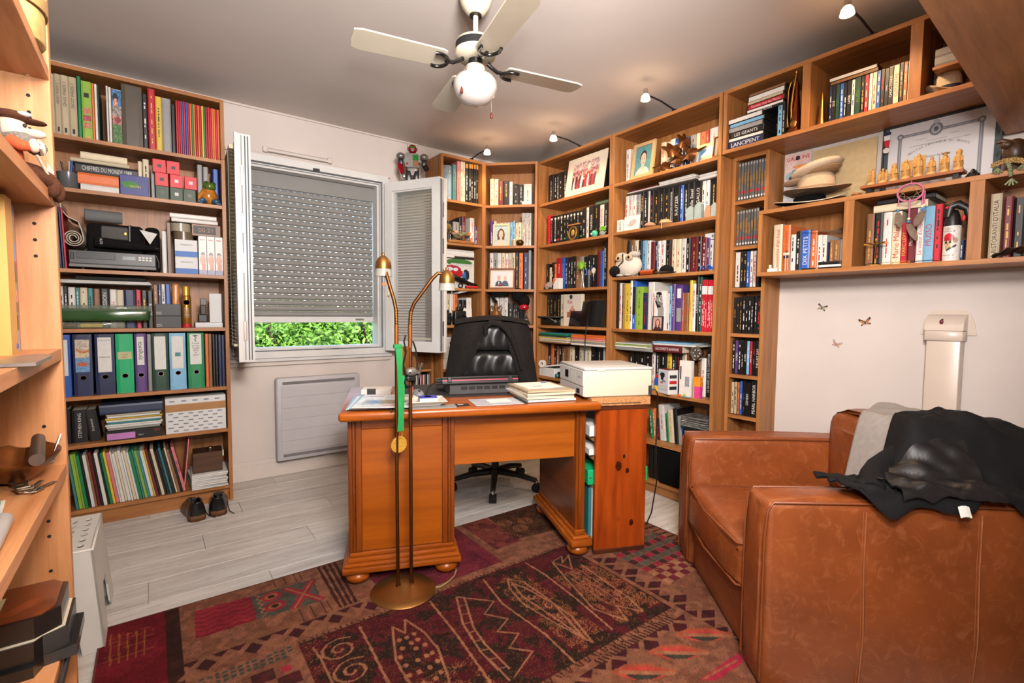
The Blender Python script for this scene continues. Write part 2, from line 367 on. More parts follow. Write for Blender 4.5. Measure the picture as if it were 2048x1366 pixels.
# ---------------------------------------------------------------- window
w1 = tag(bpy.data.objects.new('window_1', None), kind='structure'); C.objects.link(w1)
b = MB(); fwid = .062
def ring(b, x0, x1, z0, z1, wd, y0, y1):
    b.box(x0, x1, y0, y1, z1-wd, z1); b.box(x0, x1, y0, y1, z0, z0+wd); b.box(x0, x0+wd, y0, y1, z0+wd, z1-wd); b.box(x1-wd, x1, y0, y1, z0+wd, z1-wd)
ring(b, WX0, WX1, WZ0, WZ1, .045, YB-.045, YB+.07); ring(b, WX0+.045, WX1-.045, WZ0+.045, WZ1-.045, .012, YB-.02, YB+.08); ring(b, WX0+.057, WX1-.057, WZ0+.057, WZ1-.057, .012, YB+.01, YB+.09)
obj('window_frame', b, pvc, w1)
b = MB(); ring(b, WX0+.0455, WX1-.0455, WZ0+.0455, WZ1-.0455, .006, YB-.026, YB-.0205); obj('seal', b, mat('grey_gasket', (92, 96, 100), .6), w1)
obj('window_trim', MB().rb(WX0-.03, WX1+.03, YB-.022, YB, WZ1, WZ1+.018, .003, 1), skirt, w1)
obj('window_sill', MB().rb(WX0-.035, WX1+.03, YB-.034, YB, WZ0-.026, WZ0, .004, 1), pvc, w1)
obj('sill_moulding', MB().rb(WX0-.03, WX1+.025, YB-.016, YB, WZ0-.055, WZ0-.026, .003, 1), skirt, w1)
obj('striker_plate', MB().rb(.93, .975, YB-.05, YB-.044, WZ1-.048, WZ1-.03, .001, 1), dgrey, w1)
for xx in (.93, 1.05): obj('striker_plate', MB().rb(xx, xx+.05, YB-.03, YB-.0205, WZ0+.0455, WZ0+.052, .001, 1), dgrey, w1)
# vent cover on the wall above the frame
v = T('air_vent', 'slim white vent strip on wall just above the window', 'vent', (.62, YB, 2.245))
obj('vent_hood', MB().prism([(0, 0), (-.022, -.012), (-.026, -.03), (0, -.034)], .03, .42, 'YZ'), wallm, v); obj('end_cap', MB().rb(0, .03, -.024, 0, -.036, .004, .004, 1), wallm, v); obj('end_cap', MB().rb(.42, .45, -.024, 0, -.036, .004, .004, 1), wallm, v)

# roller shutter, lowered to a hand's breadth above the sill
shm = mat('shutter_slat', (150, 146, 140), .6, var=.04)
sh = T('roller_shutter', 'grey roller shutter with rows of light slots, lowered over window', 'shutter', (WX0+.07, YB+.12, 0))
SW = WX1-WX0-.14; pitch = .0408
prof = [(0.004, 0), (-.006, .006), (-.0085, .0175), (-.006, .029), (0.004, .0345), (.007, .0345), (-.001, .028), (-.004, .0175), (-.001, .007), (.007, 0)]
def slat_mesh(off):
    b = MB().prism(prof, 0, SW, 'YZ'); x = 0; hp, hw = .0465, .0155; t = off
    while x < SW:
        e = min(SW, t); 
        if e > x: b.box(x, e, .0035, .0065, .0344, pitch+.001)
        if e < SW: b.box(e, min(SW, e+hw), .0035, .0065, .0372, pitch+.001)
        x = t+hw; t += hp
    return b
sp = [obj('slat', slat_mesh(o_), shm, sh, (0, 0, -5)) for o_ in (.012, .030, .021)]
for i in range(22):
    zz = 1.112+i*pitch
    if i < 3: sp[i % 3].location = (0, 0, zz)
    else: copy_part(sp[i % 3], sh, (0, 0, zz))
obj('shutter_box', MB().rb(-.01, SW+.01, -.012, .03, 1.112+22*pitch, 2.15, .002, 1), shm, sh)
obj('end_bar', MB().rb(-.004, SW+.004, -.012, .012, 1.068, 1.112, .003, 1), pvc, sh)
obj('maker_plate', MB().box(SW-.14, SW-.075, -.0135, -.0115, 1.083, 1.097), grey, sh)
for xx in (-.024, SW+.004): obj('guide_rail', MB().rb(xx, xx+.02, -.018, .02, WZ0+.06, 2.1, .002, 1), pvc, sh)

# opened sashes with their blinds
blm = mat('blind_slat', (222, 212, 176), .45, var=.05)
def sash(name, loc, deg, side, label):
    s = obj(name, MB(), pvc, w1, loc, (0, 0, math.radians(deg)))
    SL, SH = .49, 1.262
    b = MB(); ring(b, 0, SL, 0, SH, .066, -.034, .034); b.box(-.0, .012, side*.034, side*.046, 0, SH); b.box(SL-.02, SL+.012, side*.030, side*.046, 0, SH); ring(b, .066, SL-.066, .066, SH-.066, .01, -.022, .022)
    me = bpy.data.meshes.new(name); me.from_pydata(b.v, [], b.f); me.materials.append(pvc); s.data = me
    [obj('gasket', MB().box(SL+.0001, SL+.004, q*side-.003, q*side+.003, .01, SH-.01), mat('grey_gasket', (92, 96, 100), .6) if q < 0 else mat('grey_line', (168, 164, 160), .6), s) for q in (-.02, -.006, .012)]
    obj('glass_pane', MB().box(.074, SL-.074, -.004, .004, .074, SH-.074), glass, s)
    for zz in (.12, .5, .72, .98): obj('lock_plate', MB().rb(SL, SL+.005, .004*side, .02*side, zz, zz+.11, .002, 1) if side > 0 else MB().rb(SL, SL+.005, -.02, -.004, zz, zz+.11, .002, 1), chrome, s)
    bl = T('venetian_blind', label, 'blind', (0, 0, 0)); bl.location = loc; bl.rotation_euler = (0, 0, math.radians(deg))
    y = side*.056; BW0, BW1 = .05, SL-.05
    obj('head_rail', MB().rb(BW0, BW1, y-.012, y+.012, SH-.075, SH-.05, .002, 1), blm, bl)
    n = 51; tilt = -.3; b = MB()
    pr = [(-.0125*math.cos(tilt), -.0125*math.sin(tilt)), (0, .0022), (.0125*math.cos(tilt), .0125*math.sin(tilt)), (0, .0029)]
    b.prism(pr, BW0, BW1, 'YZ'); s0 = obj('slat', b, blm, bl, (0, y, SH-.09), smooth=60)
    for i in range(1, n): copy_part(s0, bl, (0, y, SH-.09-i*.0212))
    zb = SH-.09-n*.0212
    obj('bottom_rail', MB().rb(BW0, BW1, y-.01, y+.01, zb-.006, zb+.008, .002, 1), blm, bl)
    for xx in (.11, SL-.11): obj('ladder_cord', MB().tube([(xx, y-.013, SH-.07), (xx, y-.013, zb)], .0008, 4).tube([(xx, y+.013, SH-.07), (xx, y+.013, zb)], .0008, 4), white, bl)
    return s
sash('window_sash', (1.462, 3.600, .856), -60.8, 1, 'open-slatted cream venetian blind on the right sash')
sash('window_sash', (.452, 3.590, .862), -92.6, -1, 'cream venetian blind seen edge-on at the left sash')

# ---------------------------------------------------------------- outside the window
gnd = tag(obj('lawn', MB().box(-6, 9, 3.9, 14, -.6, -.5), mat('grass', (110, 130, 60), .9, var=.3, scale=3)), 'strip of sunlit lawn outside below the window', 'lawn', kind='stuff')
lf = mat('hedge_leaf', (120, 170, 62), .5, var=.35, scale=6, rnd=0)
b = MB(); R = random.Random(3)
for i in range(20000):
    x = R.uniform(-1.6, 4.6); z = R.uniform(-.42, 1.3); y = 6.6+R.uniform(-.45, .5)+.25*math.sin(x*2.1)*math.cos(z*2.7)
    s_ = R.uniform(.014, .034); d = Vector((R.gauss(0, 1), R.gauss(-.5, 1), R.gauss(.3, 1))).normalized(); e = d.orthogonal().normalized(); f_ = d.cross(e); a = R.uniform(0, 6.3)
    e, f_ = e*math.cos(a)+f_*math.sin(a), f_*math.cos(a)-e*math.sin(a); p = Vector((x, y, z))
    b.add([p-e*s_*1.6, p+f_*s_*.6, p+e*s_*1.6, p-f_*s_*.6], [(0, 1, 2, 3)])
hd = T('garden_hedge', 'sunlit green hedge in the garden seen under the shutter', 'hedge', (0, 0, 0))
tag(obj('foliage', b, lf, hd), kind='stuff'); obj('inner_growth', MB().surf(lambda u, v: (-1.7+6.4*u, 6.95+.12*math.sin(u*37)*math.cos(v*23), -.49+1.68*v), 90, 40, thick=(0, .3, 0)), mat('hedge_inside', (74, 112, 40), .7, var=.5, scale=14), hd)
for i, xx in enumerate((-1.6, -.2, 1.2, 2.4, 3.7)): obj('stem', MB().tube([(xx, 6.75, -.499), (xx+.06, 6.8, .6), (xx-.05, 6.78, 1.15)], [.05, .04, .02], 7), mat('bark', (90, 70, 50), .9), hd)

# ---------------------------------------------------------------- radiator
rdm = mat('radiator_enamel', (196, 190, 190), .45, var=.02); rd = T('wall_radiator', 'pale grey electric panel radiator on wall below the window', 'radiator', (.66, YB-.035, .115))
obj('body', MB().rb(0, .575, -.045, .012, 0, .578, .014, 3), rdm, rd, smooth=40)
for z0 in (.028, .53): obj('grille_slot', MB().box(.04, .535, -.0465, -.044, z0, z0+.02), mat('radiator_slot', (120, 114, 114), .7), rd)
for i in range(6): obj('front_strip', MB().rb(.03, .545, -.0475, -.044, .062+i*.0765, .062+i*.0765+.075, .0012, 1), rdm, rd)
for xx in (.1, .47): obj('wall_bracket', MB().box(xx, xx+.03, .01, .035, .08, .5), rdm, rd)

# ================================================================ bookcases
def bookcase(name, label, fr, W, H, D, shelves, mx=oakX, mz=oakZ, seam=2.03, kick=.08, back=oakZ, thick=.02):
    r = T(name, label, 'bookcase', (0, 0, 0), 0, fr); t = thick
    cuts = [0, seam, H] if seam else [0, H]
    for a, b_ in zip(cuts[:-1], cuts[1:]):
        for x0 in (0, W-t): obj('side_panel', MB().rb(x0, x0+t, 0, D, a, b_-.0008, .0008, 1), mz, r)
    obj('top_panel', MB().rb(t, W-t, 0, D, H-t, H, .0008, 1), mx, r)
    obj('back_panel', MB().box(t, W-t, D-.006, D, kick, H-t), back, r)
    for z in shelves: obj('shelf', MB().rb(t, W-t, .001, D-.006, z-t, z, .0008, 1), mx, r)
    if kick: obj('kick_board', MB().rb(t, W-t, .022, .038, 0, kick-t, .0008, 1), mx, r)
    return r
FL = Fr(-.435, 3.34, 0); FA = Fr(1.81, 3.39, 0); FB = Fr(2.21, 3.415, -45); FC = Fr(2.55, 3.13, -90); FE = Fr(2.55, 2.33, -90); FD = Fr(2.66, 1.525, -90); FU = Fr(2.55, 1.525, -90); FW = Fr(2.55, 1.31, -90); FF = Fr(-.166, .70, 90)
bookcase('bookcase', 'tall oak bookcase left of the window, filled to the top', FL, .80, 2.37, .30, [2.023, 1.763, 1.357, 1.05, .698, .445, .10], kick=.10)
bookcase('bookcase', 'narrow oak bookcase just right of the window sash', FA, .395, 2.37, .27, [2.03, 1.70, 1.345, 1.05, .70, .35, .08])
bookcase('bookcase', 'narrow oak bookcase set diagonally across the room corner', FB, .445, 2.37, .27, [2.03, 1.70, 1.345, 1.05, .70, .35, .08])
bookcase('bookcase', 'wide oak bookcase holding the large photo of a gathering', FC, .798, 2.37, .28, [2.03, 1.70, 1.341, 1.053, .638, .336, .08])
bookcase('bookcase', 'wide oak bookcase behind the printer, holding the owl toy', FE, .798, 2.37, .28, [2.03, 1.704, 1.40, 1.05, .658, .336, .08])
bookcase('dvd_rack', 'slim oak rack of film cases between bookcase and white wall', FD, .205, 2.03, .17, [1.787, 1.535, 1.302, 1.046, .813, .581, .33, .08], seam=None)['category'] = 'rack'
bookcase('bookcase', 'light oak bookcase close by at the left edge of picture', FF, .80, 2.37, .278, [1.67, 1.40, 1.062, .80, .457, .10], pineX, pineZ, None, back=pineZ, thick=.025)
def wall_unit(name, label, fr, z0, z1, divs, L, D=.28):
    r = T(name, label, 'wall shelf', (0, 0, 0), 0, fr)
    obj('bottom_board', MB().rb(0, L, 0, D, z0, z0+.02, .0008, 1), oakX, r); obj('top_board', MB().rb(0, L, 0, D, z1-.02, z1, .0008, 1), oakX, r)
    obj('back_panel', MB().box(0, L, D-.006, D, z0+.02, z1-.02), oakZ, r)
    for a, b_ in divs: obj('divider', MB().rb(a, b_, .0005, D-.006, z0+.02, z1-.02, .0008, 1), oakZ, r)
    return r
wall_unit('wall_shelf', 'upper oak wall shelf of films and bugle, close under the ceiling', FU, 2.03, 2.37, [(0, .02), (.402, .44), (.818, .86), (1.04, 1.06)], 1.06)
wall_unit('wall_shelf', 'lower oak wall shelf carrying hats, carved figures and diploma', FW, 1.352, 1.69, [(0, .02), (.39, .43), (.815, .858), (1.235, 1.26)], 1.26)
# overhead cupboard on the near wall
ov = T('overhead_cupboard', 'oak cupboard hung overhead at the upper right corner of picture', 'cupboard', (2.775, .444, 1.885), math.radians(2.2))
obj('bottom_panel', MB().rb(-1.9, 0, -.36, 0, 0, .02, .001, 1), oakX, ov); obj('front_panel', MB().rb(-1.9, 0, -.02, -.0005, .021, .48, .001, 1), oakX, ov)
obj('end_panel', MB().rb(-.02, -.0005, -.36, -.0205, .021, .48, .001, 1), oakZ, ov); obj('end_panel', MB().rb(-1.9, -1.88, -.36, -.0205, .021, .48, .001, 1), oakZ, ov); obj('edge_strip', MB().rb(0, .012, -.36, 0, 0, .02, .001, 1), wood('edge_oak', (176, 122, 64), (206, 150, 90), 'Y'), ov)
# low rack of music discs against the back wall
FK = Fr(1.625, 3.50, 0)
bookcase('disc_rack', 'low oak rack of music discs under the right sash', FK, .175, .86, .165, [.70, .535, .37, .205, .04], seam=None, kick=.04)['category'] = 'rack'
# ================================================================ books standing in rows: u,w,h (mm), colour, lettering
DATA = {
  'L1':"56,15,292,F;71,24,295,F~GRASS WEEDS 2;95,29,296,F~GRASS WEEDS 1;124,31,295,F~DICOT WEEDS 1;157,15,308,G;173,40,289,L*;213,10,288,O;224,11,285,W;236,6,284,D;270,9,290,W;280,11,285,W;333,87,318,H;420,23,289,K-w;445,33,324,R-g;478,28,292,Y-k;506,41,292,S;548,19,268,K",
  'L1m':"569,9,296,R;578,9,296,R;587,9,296,R;596,9,296,B;605,9,296,R;615,9,296,B;624,9,295,R;634,9,295,O;643,9,295,G;652,9,295,O;662,9,295,R;672,9,294,O;681,9,294,R;691,9,294,Y;700,9,294,G;710,10,294,R;720,10,294,R;730,10,293,R;739,10,293,O;749,10,293,O;759,10,293,R;769,10,293,O",
  'L2':"392,19,201,C;413,28,218,C-k;448,18,180,S;666,26,233,S;695,26,225,S;744,27,221,B",
  'L3':"53,10,309,G;63,9,310,N;74,9,309,N;83,8,307,R",
  'L4':"49,15,220,W-k;65,16,221,K-w;82,28,216,W-k;111,17,214,E-w;128,31,215,C-k;160,22,213,E-k;183,26,211,T;210,38,212,K~TRANSMISSION;250,29,210,W~Mark H;279,30,208,C;310,51,209,N;362,24,211,R-k;387,26,209,K-g;414,25,206,K~SCOPIE;441,22,242,T-g;464,15,246,N-w;479,17,247,W-b;497,24,248,B-w",
  'A1':"121,33,283,E-k;162,29,316,I-r;191,21,317,C-k;214,19,318,W-k;234,31,319,K*;267,23,323,K*;291,21,326,K*;314,21,327,K*;337,22,328,K*",
  'A2':"44,17,264,W;65,42,181,K-w;108,41,179,K-w;154,53,179,S-k;211,26,216,K-w;238,30,233,M-w;312,41,228,W-r;357,25,165,P-w",
  'A4':"40,48,243,K-w;90,38,251,C-k;129,31,249,W-k;162,34,248,O-k;199,38,204,K-w;239,38,204,K-w;279,49,224,W-r",
  'B1':"51,32,221,C-r;85,34,220,C-r;120,40,201,M-g;162,48,201,K-g;211,27,194,W-r;244,45,174,K-w;290,38,167,K-w;331,64,170,W-r",
  'B2':"44,25,216,P-w;72,25,216,C-k;97,24,199,C;123,33,201,C;157,26,204,C;184,27,203,C;213,22,205,A-k;237,17,216,A-k;256,23,199,C-r;280,28,202,C-k;310,9,279,W-k;320,9,279,W-k;330,9,278,W-k;340,9,278,W-k;350,9,278,W-k;360,9,278,W-k;370,9,278,W-k;380,9,277,W-k",
  'B3':"41,32,308,W-k;75,29,310,S-k;105,34,307,W-r;141,30,307,C-r;173,27,304,W-r;201,28,306,C-r;231,27,308,C-k;259,28,305,K-g;290,33,305,O-k;327,41,305,N-w;369,23,326,S",
  'B4':"44,40,236,W-k;86,34,235,W-k;122,38,235,W-k;162,34,232,W-k;198,39,184,K-w;243,14,171,K-w;259,16,169,K-w;277,16,167,K-w;297,20,132,F;318,16,121,F",
  'C1':"72,64,230,K-w;138,36,225,K-w;176,24,223,K-w;203,40,223,K-w;245,61,222,K-w",
  'C2':"93,35,234,R~;130,37,220,K*;169,37,219,K*;208,36,219,K*;245,36,219,K*;282,35,219,K*;318,35,218,K*;354,34,218,K*;390,34,218,K*;424,33,218,K*;459,32,217,K*;494,31,227,K-w;526,28,226,W-b;557,56,229,K~NARNIA;614,44,228,K-g;661,39,221,W~LABYRINTHE;702,44,220,K-w",
  'C3':"-54,39,215,K-g;-13,34,185,C-k;23,30,221,K-w;54,21,210,O-k;78,69,254,R-w;150,38,251,B-g;191,35,249,N-w;229,35,247,K-w;266,31,251,K-w;299,29,249,K-w;330,43,250,T-w;375,41,242,S-w;418,41,237,K-w;462,31,247,K-w;495,64,241,K-w;564,32,265,M;597,31,265,B;629,7,292,W;638,31,328,K-w;670,14,315,C;686,20,346,I",
  'C4':"50,40,250,K-g;93,38,251,K-g;133,38,249,K-g;174,41,248,K-g;220,44,247,C-k",
  'C5':"-6,43,253,K~ETHIL;40,31,257,O-r;95,34,245,K-w;132,31,247,T-w;166,33,249,K-w;202,35,251,T-w;240,45,250,T-k;287,54,253,C-k;343,45,260,K-w;393,37,263,C-k;433,44,265,W-k;479,43,265,C-k;526,46,267,K-w;574,71,270,K-w;649,21,273,W",
  'E1':"52,38,234,W-r;92,40,229,C-k;332,36,208,C-r;370,33,199,C;404,36,207,W-k;442,26,201,B-w;469,25,200,W-r;495,45,194,N-w;543,42,194,S-k;587,23,193,C;611,36,193,O-r;649,22,194,R-g;672,57,197,W-r;730,28,194,K-w",
  'E2':"60,29,247,W-r;92,30,245,W-r;124,30,243,W-r;155,34,240,S-k;191,24,251,K-g;217,35,249,K-w;254,9,246,W;265,30,244,K-r;296,42,241,K-g;340,39,238,K-g;380,37,234,K-g;419,26,230,K~L'EVOLUTION DES FOURMIS;447,43,232,K~SULITZER;491,23,235,B-w;516,38,235,K-w;555,37,236,K~Danielle Steel;594,45,232,K~MAX GALLO;642,23,228,W-k;666,23,227,W-k;691,48,230,K-g;741,22,226,P-r",
  'E3':"71,25,254,K~HITLER;98,34,255,T-w;135,30,247,C-k;166,28,243,K-w;196,35,238,A-k;233,33,234,W-k;269,33,223,M;303,18,223,N-w;323,22,222,W-k;347,36,221,W-r;385,34,220,K-g;421,8,221,M;431,30,220,C-r;463,34,217,C-r;498,33,216,W-k;533,28,216,K-w;562,51,219,M-g;615,21,213,K-w;638,33,207,M-w;672,18,202,P-w;692,21,187,W-k;714,37,222,S-g",
  'E4':"1,30,319,K;33,21,312,W-r;56,21,307,T-k;79,55,308,Y-k;136,19,326,W-k;156,29,320,B*;189,61,281,L-k;252,38,239,N-r;294,50,307,W;348,111,232,W*;461,14,276,A-k;477,23,288,P-w;502,46,278,P*;551,7,231,O-w;560,31,231,T-r;595,19,304,Y~Auto rétro;616,22,283,W-r;642,19,329,K~L'AUTOMOBILE;662,17,323,D-w;680,12,303,R*;693,12,303,R*;705,12,302,R*;718,11,301,R*;730,11,301,R*;742,11,300,R*;755,11,300,R*;767,11,299,R*",
  'E5':"100,41,236,K-w;143,43,239,K-w;189,44,240,K-w;235,54,242,K-w;292,27,243,W-r;323,35,244,K-w;360,45,245,K-w;407,35,250,Y-k;445,31,251,K-w;478,37,258,K-r;517,31,280,C-k;549,50,289,T;627,20,218,T-k;649,33,230,W-r;684,33,289,K~LE GRAND LIVRE DU COMPTOIR;719,18,291,K-w;738,23,349,C",
  'E6':"321,22,187,G-w;345,24,196,O-w;372,21,137,K-r;394,44,230,W-r;442,19,181,G-k;462,37,210,C-g;501,28,222,K;532,24,181,S;558,21,182,B",
  'D1':"29,15,214,X*;45,16,214,X*;62,15,214,X*;78,14,213,X*;94,15,213,X*;109,15,212,X*;125,15,212,X*;141,14,212,X*;156,14,211,X*;171,15,211,X*",
  'D2':"28,16,202,X*;45,15,203,X*;61,15,203,X*;77,16,203,X*;93,15,204,X*;109,14,204,X*;125,15,204,X*;140,15,204,X*",
  'D3':"29,30,205,W-k;60,17,205,K-g;78,16,204,K-g;95,17,204,B-w;114,17,205,W-r;132,17,204,W-r;150,15,200,K-r",
  'D4':"29,16,204,K-g;46,16,205,K-g;64,13,206,K-g;81,16,211,K-w;98,15,211,K-w;115,13,210,K-w;129,13,210,K-w;148,16,205,K-w;165,16,200,K-r;182,9,201,S-k",
  'D5':"30,16,195,K-w;47,17,196,P~X-MEN;65,17,196,K-w;83,12,197,K-w;97,16,195,K~X-MEN;114,16,196,A-w;132,13,195,R-w;147,15,194,K-r;164,19,197,K~THE LAST DAY;184,7,196,K-w",
  'D6':"31,18,189,F-k;50,17,191,F-k;69,11,191,O-k;81,16,198,B-w;99,14,197,K-b;114,21,190,K~GENESIS;136,8,192,K;146,31,203,K~PEARL HARBOR;179,14,194,W-b",
  'U1':"278,23,171,A-k;302,11,170,K-w",
  'U2':"513,11,171,N-w;524,15,171,K~ZOZ;540,16,170,D~10,000;557,15,169,B-w;572,13,167,K-w;586,16,169,K~LASSIE;603,13,169,W-b;616,23,171,D~ALIEN;640,13,169,K-g;654,15,170,R-w;670,13,171,W~Easy;683,16,171,C-r;699,14,170,B-w;714,13,170,K-r;728,14,167,K~Cobay;742,16,170,K~CHOC-TITANS;758,21,170,C~CLEOPATRE;780,13,171,K-g;794,13,171,O-w;808,14,172,W-r",
  'U3':"876,8,197,K-w;884,7,192,K-w",
  'W1':"50,45,245,C~Souvenirs d'en haut;96,38,236,O~le cinquième cavalier;136,24,185,W-k;160,24,199,K-w;185,42,199,B~DIX PETITS;228,29,193,O-w;258,22,169,W-r;281,21,165,W-k;303,8,130,N;312,20,138,T-g;333,24,135,T-g;357,26,137,S",
  'W2':"461,29,237,T-g;490,33,236,K-r;524,32,234,W-r;556,33,233,C~Marie Malcolm;590,23,179,R~MARC LEVY;613,27,235,M~Marc Levy;641,24,235,W~Le voleur d'ombres;665,34,237,A~MUSSO;700,25,240,R-k;782,14,85,N-w;807,7,75,O",
  'W3':"868,32,248,F~RISTORANTI D'ITALIA;905,25,232,M-g;932,31,224,K-g",
}
RB = random.Random(11)
def ordn(i): return str(i)+('th' if 10 <= i % 100 <= 20 else {1: 'st', 2: 'nd', 3: 'rd'}.get(i % 10, 'th'))
def cover_mb(w, h, d, lying=False):
    t = min(.0022, w*.3); c = min(.003, w*.3)
    pr = [(0, d), (0, c), (w*.2, 0), (w*.8, 0), (w, c), (w, d), (w-t, d), (w-t, c+t), (t, c+t), (t, d)]
    b = MB()
    if lying:
        k = len(pr); V = [(0, y, x) for x, y in pr]+[(h, y, x) for x, y in pr]
        b.add(V, [tuple(range(k)), tuple(range(k, 2*k))[::-1]]+[(i, k+i, k+(i+1) % k, (i+1) % k) for i in range(k)])
    else: b.prism(pr, 0, h)
    return b, t, c
def dashes(w, h, n=None, rnd=RB):
    """illegible fine print running up a spine"""
    b = MB(); z = h*rnd.uniform(.1, .2); lw = min(w*.34, .0065); x0 = w/2-lw/2
    top = h*rnd.uniform(.78, .92)
    while z < top:
        L = rnd.uniform(.008, .03); L = min(L, top-z)
        if rnd.random() < .8: b.box(x0, x0+lw*rnd.uniform(.55, 1), -.0006, .0004, z, z+L)
        z += L+rnd.uniform(.003, .008)+(h*.09 if rnd.random() < .12 else 0)
    if not b.v: b.box(x0, x0+lw, -.0006, .0004, h*.3, h*.6)
    return b
def book(fr, u, y, z, w, h, d, col, label, cat='book', name='book', group=None, lean=0.0, lying=False, rz=0.0, pg=True):
    b, t, c = cover_mb(w, h, d, lying)
    o = T1(name, label, cat, b, cov(col) if isinstance(col, str) else col, (u, y, z+(w*math.sin(lean) if lean > 0 else 0)), rz, fr, group=group, ry=lean)
    if pg and w > .006:
        e = .003
        if lying: q = MB().box(e, h-e, c+t, d-e, t, w-t)
        else: q = MB().box(t, w-t, c+t, d-e, e, h-e)
        obj('pages', q, pages, o)
    return o
def lettering(o, spec, w, h, col, lying=False):
    if '~' in spec:
        s = spec.split('~')[1]
        if not s: return
        m = {'K': wprint, 'F': kprint, 'C': rprint, 'O': rprint, 'W': rprint, 'D': gprint, 'R': goldp, 'M': wprint, 'A': rprint, 'P': wprint, 'B': wprint, 'Y': rprint, 'N': wprint}.get(col, wprint)
        if s in ('GRASS WEEDS 2', 'GRASS WEEDS 1', 'DICOT WEEDS 1'): text(s, m, o, w*.42, h*.4, (w/2, -.0007, h*.68), SPINE); obj('fine_print', MB().box(w*.35, w*.65, -.0007, .0003, h*.05, h*.13), kprint, o)
        elif lying: text(s, m, o, w*.5, h*.8, (h/2, -.0007, w/2), FRONT)
        else: text(s, m, o, min(w*.62, .02), h*.8, (w/2, -.0007, h*.5), SPINE)
    elif '-' in spec:
        obj('lettering', dashes(w, h), PR[spec[spec.index('-')+1]], o, kind='stuff')
def deco(o, key, col, w, h, i):
    f = lambda z0, z1, m, a=.12, n='printed_patch': obj(n, MB().box(w*a, w*(1-a), -.0006, .0004, h*z0, h*z1), m, o)
    if key == 'L1':
        for q in range(3): f(.44-q*.125, .54-q*.125, [mat('picture_a', (190, 120, 90), .5, var=.5, scale=120), mat('picture_b', (170, 70, 80), .5, var=.5, scale=120)][q % 2], .1, 'picture_patch')
        f(.72, .8, kprint, .25); f(.03, .045, goldp, .15)
    elif key == 'A1': f(.86, .97, mat('orange_print', (226, 150, 60), .5, var=.2, scale=60)); obj('lettering', dashes(w, h*.75), wprint, o, kind='stuff')
    elif key == 'C2': obj('lettering', dashes(w, h), [wprint, mat('grey_print', (150, 145, 140), .6)][i % 2], o, kind='stuff'); f(.1, .16, [gprint, bprint, wprint, rprint, mat('mauve_print', (150, 120, 160), .5)][i % 5], .2, 'emblem'); f(.86, .93, wprint, .25)
    elif key.startswith('D'): f(.3+.05*(i*3 % 4), .62+.05*(i*5 % 4), mat('antique_gold_print', (136, 104, 60), .5, var=.5, scale=150), .15); f(.19, .25, rprint, .2); f(.05, .1, wprint, .2); f(.9, .96, mat('pale_print', (170, 160, 150), .5), .2)
    elif col == 'R': f(.72, .88, wprint, .0); obj('lettering', dashes(w, h*.7), wprint, o, kind='stuff')
    elif col == 'B': f(.3, .88, kprint, .08); f(.93, .98, bprint, .1); obj('lettering', dashes(w, h*.8), wprint, o, kind='stuff')
    elif col == 'P': f(.72, .93, wprint, .2); f(.2, .5, mat('grey_print', (150, 145, 140), .6), .15)
    elif col == 'W': f(.03, .2, rprint, .05)
def row(key, fr, z, ins, shelf, kind='book', name='book', cat='book', group=None, lean=0.0, depth=(.13, .19), off=0):
    prev = -9
    for i, it in enumerate(DATA[key].split(';')):
        u, w, h, sp = it.split(',', 3); u, w, h = int(u)/1000, int(w)/1000, int(h)/1000
        u = max(u, .0225, prev); w = max(w-.0008, .003); prev = u+w+.0004
        col = sp[0]; adj = ''
        if '~' in sp: adj = ' with large lettering'
        elif '-' in sp: adj = ' with %s lettering' % PRN[sp[sp.index('-')+1]]
        k = kind if not (kind == 'book' and w < .011) else 'thin book'
        lab = '%s %s%s, %s from left on %s' % (CNAME[col], k, adj, ordn(i+1+off), shelf)
        if cat == 'film case':
            o = T1(name, lab, cat, MB().rb(0, w, 0, .135, 0, h, .0012, 1), mat('case_plastic', (30, 29, 29), .3, var=.1), (u, ins, z), 0, fr, group=group)
            obj('inlay', MB().box(w*.05, w*.95, -.0003, .001, .004, h-.004), cov(col), o)
        else:
            d = RB.uniform(*depth); o = book(fr, u, ins+RB.uniform(0, .008), z, w, h, d, col, lab, cat, name, group, lean)
        if '*' in sp: deco(o, key, col, w, h, i)
        else: lettering(o, sp, w, h, col)
CL, CA_, CB_, CC_, CE_ = 'case left of window', 'narrow case beside window', 'corner case', 'case with gathering photo', 'case behind printer'
row('L1', FL, 2.023, .015, 'top shelf, '+CL, depth=(.17, .21)); row('L1m', FL, 2.023, .02, 'coloured run, top shelf, '+CL, 'magazine', 'magazine', 'magazine', 'magazines at right end of top shelf', depth=(.2, .205))
row('L2', FL, 1.763, .07, 'second shelf, '+CL, depth=(.15, .19)); row('L3', FL, 1.357, .02, 'third shelf, '+CL, 'folder', 'folder', 'folder', lean=-.03, depth=(.2, .21)); row('L4', FL, 1.05, .09, 'fourth shelf, '+CL)
row('A1', FA, 2.03, .03, 'top shelf, '+CA_); row('A2', FA, 1.70, .08, 'second shelf, '+CA_); row('A4', FA, 1.05, .08, 'fourth shelf, '+CA_)
row('B1', FB, 2.03, .03, 'top shelf, '+CB_); row('B2', FB, 1.70, .08, 'second shelf, '+CB_, depth=(.12, .15)); row('B3', FB, 1.345, .08, 'third shelf, '+CB_, depth=(.12, .15)); row('B4', FB, 1.05, .10, 'fourth shelf, '+CB_, depth=(.12, .15))
row('C1', FC, 2.03, .05, 'top shelf, '+CC_); row('C2', FC, 1.70, .03, 'second shelf, '+CC_); row('C3', FC, 1.341, .08, 'third shelf, '+CC_); row('C4', FC, 1.053, .07, 'fourth shelf, '+CC_); row('C5', FC, .638, .11, 'fifth shelf, '+CC_, depth=(.12, .15))
